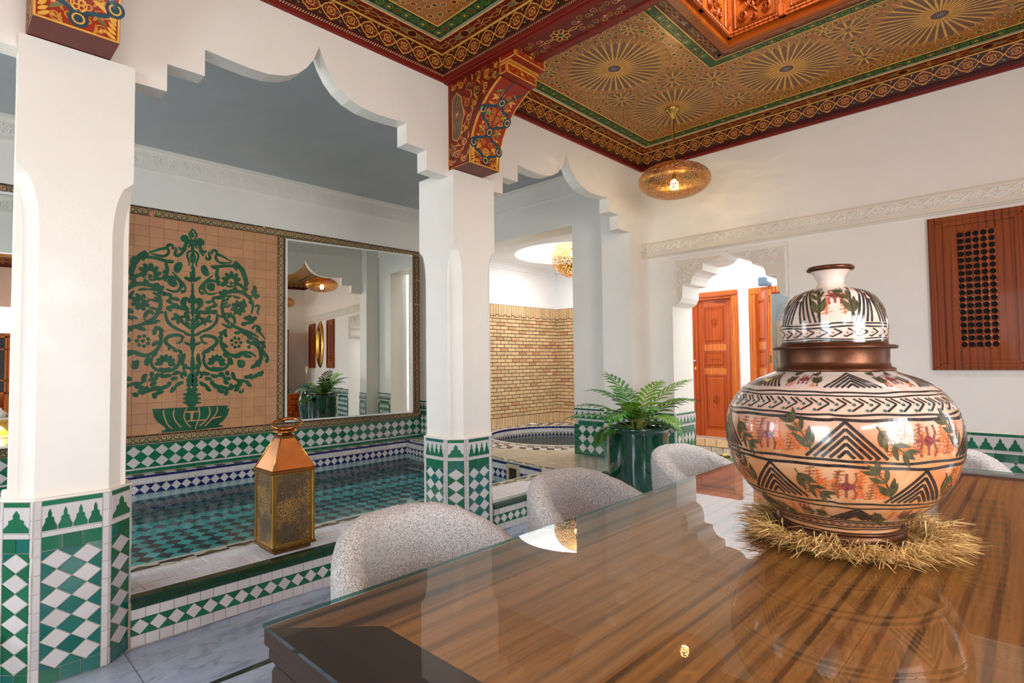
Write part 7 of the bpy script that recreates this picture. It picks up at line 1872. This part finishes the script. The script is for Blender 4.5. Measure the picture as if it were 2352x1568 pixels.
# second doorway, its leaf folded out to the courtyard
d2 = empty('door_washroom', (-2.37, YD, ZS), kind='structure')
mb = MB(); mb.cbox(-2.76, -2.66, YD-.045, YD+.1, ZS, 2.085, .01); mb.cbox(-2.08, -1.98, YD-.045, YD+.1, ZS, 2.085, .01); mb.build('frame', 'wood_frame', d2)
mb = MB(); mb.cbox(-2.76, -1.98, YD-.045, YD+.1, 2.08, 2.17, .01); mb.build('frame', 'wood_frame', d2)
e0 = Vector((-2.655, YD-.02, ZS)); e1 = Vector((-2.385, 6.93, ZS)); U = (e1-e0).normalized(); Nn = Vector((-U.y, U.x, 0)); Nn = Nn if Nn.y < 0 else -Nn; wl = (e1-e0).length
F2 = lambda u, v, w=0: e0+U*u+Nn*w+Vector((0, 0, v)); F2b = lambda u, v, w=0: e0+U*(wl-u)-Nn*(.035+w)+Vector((0, 0, v)); door_leaf(d2, F2, wl, 1.88, orn=False)
mb = MB(); mb.prism(rect(-.036, .004, 0, 1.88), lambda u, v, w=0: e1+Nn*u+U*w+Vector((0, 0, v)), 0, .006); mb.build('leaf_edge', 'wood_frame', d2)
for zz in (.12, 1.72, 1.0): mb = MB(); mb.prism(rect(-.024, -.008, zz, zz+.09), lambda u, v, w=0: e1+Nn*u+U*w+Vector((0, 0, v)), .006, .008); mb.build('lock_plate', 'brass_aged', d2)
mb = MB(); mb.box(-2.85, -1.0, 8.6, 8.7, 0, 3.0); struct('wall_washroom', mb, 'grey_wall', fix=False)
mb = MB(); mb.box(-2.93, -2.85, YD+.3, 8.7, 0, 3.0); mb.box(-1.08, -1.0, YD+.3, 8.7, 0, 3.0); struct('wall_washroom_side', mb, 'grey_wall', fix=False)
wt_ = empty('wall_washroom_tiling', (-2, 8.6, .2), kind='structure'); s = []
for i in range(6):
    for j in range(4): s.append((rect(-2.85+.30*i, -2.85+.30*(i+1), .2+.40*j, .2+.40*(j+1)), 'bath_tile'))
tiles(wt_, s, frame((0, 8.6, 0), (1, 0, 0), (0, 0, 1), (0, -1, 0)), .008, .003)
fl_ = empty('floodlight', (-2.52, YD-.05, 2.22), 'small blue grey floodlight above the open courtyard door', 'lamp')
mb = MB(); mb.cbox(-2.60, -2.50, YD-.13, YD-.07, 2.175, 2.285, .008); mb.build('head', 'device_grey', fl_); mb = MB(); mb.cbox(-2.50, -2.455, YD-.12, YD-.05, 2.165, 2.215, .008); mb.build('sensor', 'device_grey', fl_); mb = MB(); mb.tube([(-2.53, YD-.07, 2.23), (-2.52, YD, 2.23)], .012, 8); mb.build('bracket', 'device_grey', fl_); mb = MB(); mb.cbox(-2.592, -2.508, YD-.134, YD-.129, 2.185, 2.275, .002); mb.build('lens', 'window_glass', fl_)
# flowers by the step
fp = empty('flower_pot', (-2.66, 6.30, 0), 'low pot of yellow and red flowers in the courtyard', 'plant')
mb = MB(); mb.lathe([(.001, 0), (.07, 0), (.10, .09), (.11, .10), (.10, .105), (.001, .10)], -2.66, 6.30, 24); mb.build('pot', 'brick_red', fp)
random.seed(2)
for k in range(26):
    a = random.uniform(0, 2*PI); r = random.uniform(0, .12); z = .13+random.uniform(0, .03)-r*.3; mm = 'flower_yellow' if k < 15 else 'flower_red'; zz = z+(.02 if k < 15 else -.03)
    mb = MB(); x_, y_ = -2.66+r*math.cos(a), 6.30+r*math.sin(a)
    for q in range(6): an = q*PI/3; mb.add([(x_, y_, zz), (x_+.016*math.cos(an-.4), y_+.016*math.sin(an-.4), zz+.008), (x_+.024*math.cos(an), y_+.024*math.sin(an), zz+.010), (x_+.016*math.cos(an+.4), y_+.016*math.sin(an+.4), zz+.008)], [(0, 1, 2, 3)])
    mb.build('flower', mm, fp)
mb = MB(); random.seed(5)
for k in range(60): a = random.uniform(0, 2*PI); r = random.uniform(.02, .13); mb.add([(-2.66+r*math.cos(a), 6.30+r*math.sin(a), .10+random.uniform(0, .04)), (-2.66+(r+.03)*math.cos(a+.2), 6.30+(r+.03)*math.sin(a+.2), .11), (-2.66+(r+.03)*math.cos(a-.2), 6.30+(r+.03)*math.sin(a-.2), .09)], [(0, 1, 2)])
mb.build('leaves', 'leaf', fp, kind='stuff')
# ------------------------------------------------------------------ room side that only the mirrors show
dr3 = empty('door_red', (XR, 4.1, 0), kind='structure')
mb = MB()
for r in ((3.55, 3.63, 0, 2.15), (4.54, 4.62, 0, 2.15), (3.55, 4.62, 2.07, 2.15)): mb.cbox(XR-.04, XR+.1, r[0], r[1], r[2], r[3], .008)
mb.build('frame', 'wood_door', dr3); F3 = lambda u, v, w=0: Vector((XR-.03-.45*u-.02*w, 4.56+.1*u, .01+v)) 
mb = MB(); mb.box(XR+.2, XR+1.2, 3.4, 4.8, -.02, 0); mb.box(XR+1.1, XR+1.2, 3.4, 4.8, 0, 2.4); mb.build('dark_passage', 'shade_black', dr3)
e0_ = Vector((XR-.03, 4.53, .01)); U_ = Vector((-.6, -.15, 0)).normalized(); N_2 = Vector((-U_.y, U_.x, 0)); door_leaf(dr3, lambda u, v, w=0: e0_+U_*u+N_2*w+Vector((0, 0, v)), .8, 2.05, orn=False)
tp = empty('teal_planter', (1.35, 4.15, 0), 'big teal planter with a scalloped rim, seen in the wall mirror', 'pot')
mb = MB(); mb.grid(lambda u, v: ((.30+.04*v)*math.cos(2*PI*u)+1.35, (.30+.04*v)*math.sin(2*PI*u)+4.15, .62*v+(.025*abs(math.sin(8*PI*u)) if v > .97 else 0)), 96, 12, True); mb.build('body', 'planter_teal', tp); mb = MB(); mb.lathe([(.001, .56), (.33, .56)], 1.35, 4.15, 32); mb.build('soil', 'soil', tp)
st_ = empty('step_shelf', (.62, 4.45, 0), 'small wooden step shelf between the planters, seen in the wall mirror', 'shelf')
for k in range(4):
    mb = MB(); mb.cbox(.50+.05*k, .76, 4.35, 4.60, .12+.14*k, .14+.14*k, .003); mb.build('tread', 'wood_door', st_); mb = MB(); mb.cbox(.50+.05*k, .52+.05*k, 4.35, 4.60, .02+.14*k, .12+.14*k, .003); mb.build('riser', 'wood_door', st_)
mb = MB(); mb.cbox(.74, .76, 4.35, 4.60, 0, .56, .003); mb.build('back_board', 'wood_door', st_)
bv = empty('dark_urn', (.20, 4.62, 0), 'dark glazed two handled urn on the floor, seen in the wall mirror', 'vase')
mb = MB(); mb.lathe(smooth3([(.001, 0), (.12, 0), (.13, .02), (.17, .22), (.19, .40), (.15, .56), (.085, .64), (.08, .72), (.13, .80), (.12, .80), (.07, .72)], 2), .20, 4.62, 48); mb.build('body', 'pot_green', bv)
for sg in (1, -1): mb = MB(); mb.tube([(.20+sg*.16, 4.62, .50), (.20+sg*.23, 4.62, .56), (.20+sg*.22, 4.62, .64), (.20+sg*.13, 4.62, .66), (.20+sg*.085, 4.62, .66)], .014, 8); mb.build('handle', 'pot_green', bv)
mb = MB(); random.seed(12)
for k in range(9): a = random.uniform(-.5, .5); mb.tube([(.20, 4.62, .78), (.20+.08*a, 4.62+.03*a, 1.0), (.20+.3*a, 4.62, 1.2)], [.004, .004, .002], 5)
bb = empty('dried_stems', (.20, 4.62, .8), 'pale dried stems standing in the dark urn', 'plant'); mb.build('stem', 'straw', bb, kind='stuff')
# cabinet and tea table, seen in the left mirror
cb = empty('display_cabinet', (1.95, -.75, 0), 'orange wood cabinet with a glazed lattice front, seen in the left mirror', 'cabinet')
mb = MB(); mb.cbox(1.70, 2.04, -1.5, .1, 0, 1.90, .005); mb.build('carcass', 'wood_frame', cb); Fc = lambda u, v, w=0: Vector((1.70-w, u, v))
for i in range(4):
    u0 = -1.46+.385*i; u1 = u0+.365; mb = MB(); mb.prism(rect(u0, u1, .78, 1.82), Fc, .002, .006); dd = mb.build('glass_pane', 'shade_inner', cb)
    mb = MB()
    for r in (rect(u0, u0+.03, .75, 1.85), rect(u1-.03, u1, .75, 1.85), rect(u0, u1, .75, .79), rect(u0, u1, 1.81, 1.85), rect(u0, u1, 1.0, 1.025), rect(u0, u1, 1.58, 1.605), rect(u0+.12, u0+.142, .79, 1.82), rect(u1-.142, u1-.12, .79, 1.82)): mb.prism(r, Fc, .006, .018, .003)
    c_ = (u0+u1)/2
    for zc_ in (1.10, 1.50):
        for sg in (1, -1): mb.prism([(c_-.07, zc_-sg*.07-.012), (c_-.07, zc_-sg*.07+.012), (c_+.07, zc_+sg*.07+.012), (c_+.07, zc_+sg*.07-.012)], Fc, .008, .020, .002)
    mb.build('door', 'wood_frame', cb); mb = MB(); mb.prism(rect(u0+.04, u1-.04, .42, .70), Fc, .002, .014, .006); mb.build('panel', 'wood_door', cb)
tt = empty('tea_table', (1.35, -.75, 0), 'low carved gilt console carrying the teapot, seen in the left mirror', 'table')
mb = MB(); mb.cbox(1.15, 1.55, -1.4, .0, .31, .345, .006); mb.build('top', 'white_frame', tt); Ft = lambda u, v, w=0: Vector((1.17-w, u, v))
for i in range(5):
    c_ = -1.26+.28*i; mb = MB(); P = [(c_-.14, .31), (c_-.14, 0), (c_-.11, 0), (c_-.10, .10), (c_-.05, .17), (c_, .20), (c_+.05, .17), (c_+.10, .10), (c_+.11, 0), (c_+.14, 0), (c_+.14, .31)]
    for a_, b_ in ((0, 1), (1, 2)): pass
    for p_, q_ in (((-.14, 0), (-.11, 0)), ((-.11, .0), (-.10, .10)), ((-.10, .10), (-.05, .17)), ((-.05, .17), (0, .20)), ((0, .20), (.05, .17)), ((.05, .17), (.10, .10)), ((.10, .10), (.11, 0)), ((.11, 0), (.14, 0))): mb.prism([(c_+p_[0], p_[1]), (c_+q_[0], q_[1]), (c_+q_[0], .31), (c_+p_[0], .31)], Ft, 0, .02)
    mb.build('arched_panel', 'paint_gold', tt)
    d = Deco(Ft, .021, .01); d.ridge = .005
    for k in range(6): d.spiral(c_-.10+.04*k, .255+.015*(k % 2), .018, 1.3, k, 1, .007, 'paint_gold_deep')
    d.build('carving', tt)
mb = MB(); mb.cbox(1.5, 1.53, -1.4, 0, 0, .31, .004); mb.build('back_rail', 'paint_gold', tt)
l = bpy.data.lights.new('console_light', 'POINT'); l.energy = 9; l.color = (1, .66, .28); l.shadow_soft_size = .05; lo = bpy.data.objects.new('console_light', l); lo.location = (1.36, -.75, .16); C.objects.link(lo); lo.location = (1.36, -.75, .16)
tea = empty('teapot', (1.32, -.72, .345), 'white porcelain teapot on the low console, seen in the left mirror', 'teapot')
mb = MB(); mb.lathe(smooth3([(.001, 0), (.045, 0), (.05, .008), (.075, .03), (.088, .065), (.075, .10), (.045, .115), (.04, .118)], 2), 1.32, -.72, 32); mb.xf(Matrix.Translation((0, 0, .345))); mb.build('body', 'porcelain', tea)
mb = MB(); mb.lathe([(.046, .116), (.04, .13), (.02, .14), (.008, .145), (.013, .16), (.008, .175), (.001, .177)], 1.32, -.72, 24); mb.xf(Matrix.Translation((0, 0, .345))); mb.build('lid', 'porcelain', tea)
mb = MB(); mb.tube([(1.32, -.64, .395), (1.32, -.60, .41), (1.32, -.58, .44), (1.32, -.55, .475)], [.018, .014, .010, .008], 10); mb.build('spout', 'porcelain', tea)
mb = MB(); mb.tube([(1.32, -.79, .44), (1.32, -.84, .45), (1.32, -.85, .41), (1.32, -.80, .38)], .008, 8); mb.build('handle', 'porcelain', tea)
gl = empty('tea_glass', (1.30, -.48, .345), 'small green tea glass beside the teapot, seen in the left mirror', 'glass'); mb = MB(); mb.lathe([(.02, 0), (.026, .07), (.024, .07), (.018, .004)], 1.30, -.48, 20); mb.xf(Matrix.Translation((0, 0, .346))); mb.build('cup', 'paint_green_light', gl)
# security camera in the pool bay corner
sc_ = empty('security_camera', (XB-.05, 4.9, 3.02), 'small round black security camera seen in the wall mirror', 'camera'); mb = MB(); mb.lathe([(.001, 0), (.05, 0), (.055, .03), (.045, .06), (.001, .065)], 0, 0, 24); mb.xf(Matrix.Translation((XB, 4.88, 3.02)) @ Matrix.Rotation(-PI/2, 4, 'Y')); mb.build('body', 'device_grey', sc_); mb = MB(); mb.lathe([(.001, .064), (.028, .064), (.032, .070), (.001, .075)], 0, 0, 20); mb.xf(Matrix.Translation((XB, 4.88, 3.02)) @ Matrix.Rotation(-PI/2, 4, 'Y')); mb.build('lens', 'lens_dark', sc_)
# garden beyond the openings behind the camera
mb = MB(); mb.box(-9, 6, -9, YF-.2, -.12, -.05); struct('floor_garden', mb, 'paving', fix=False)
mb = MB(); mb.box(XR+.2, 9, -9, 9, -.12, -.05); struct('floor_garden_side', mb, 'paving', fix=False)
for nm_, (x0, x1, y0, y1), lb_ in (('hedge', (-8, 2, -5.4, -4.7), 'clipped green garden hedge outside the windows behind the camera'), ('hedge', (4.6, 5.2, -4, 6), 'clipped green garden hedge outside the side windows')):
    random.seed(6); hg = empty(nm_, ((x0+x1)/2, (y0+y1)/2, 0), kind='structure'); mb = MB(); mb.box(x0+.1, x1-.1, y0+.1, y1-.1, -.05, 1.5); mb.build('core', 'garden_green', hg); mb = MB()
    for k in range(5000):
        p = Vector((random.uniform(x0, x1), random.uniform(y0, y1), random.uniform(0, 1.75))); a = random.uniform(0, 2*PI); e = random.uniform(-1, 1); q = Vector((math.cos(a), math.sin(a), e))*.09; r = Vector((-math.sin(a), math.cos(a), random.uniform(-.5, .5)))*.04; mb.add([p, p+q*.5+r, p+q, p+q*.5-r], [(0, 1, 2, 3)])
    mb.build('foliage', 'garden_green', hg, kind='stuff')
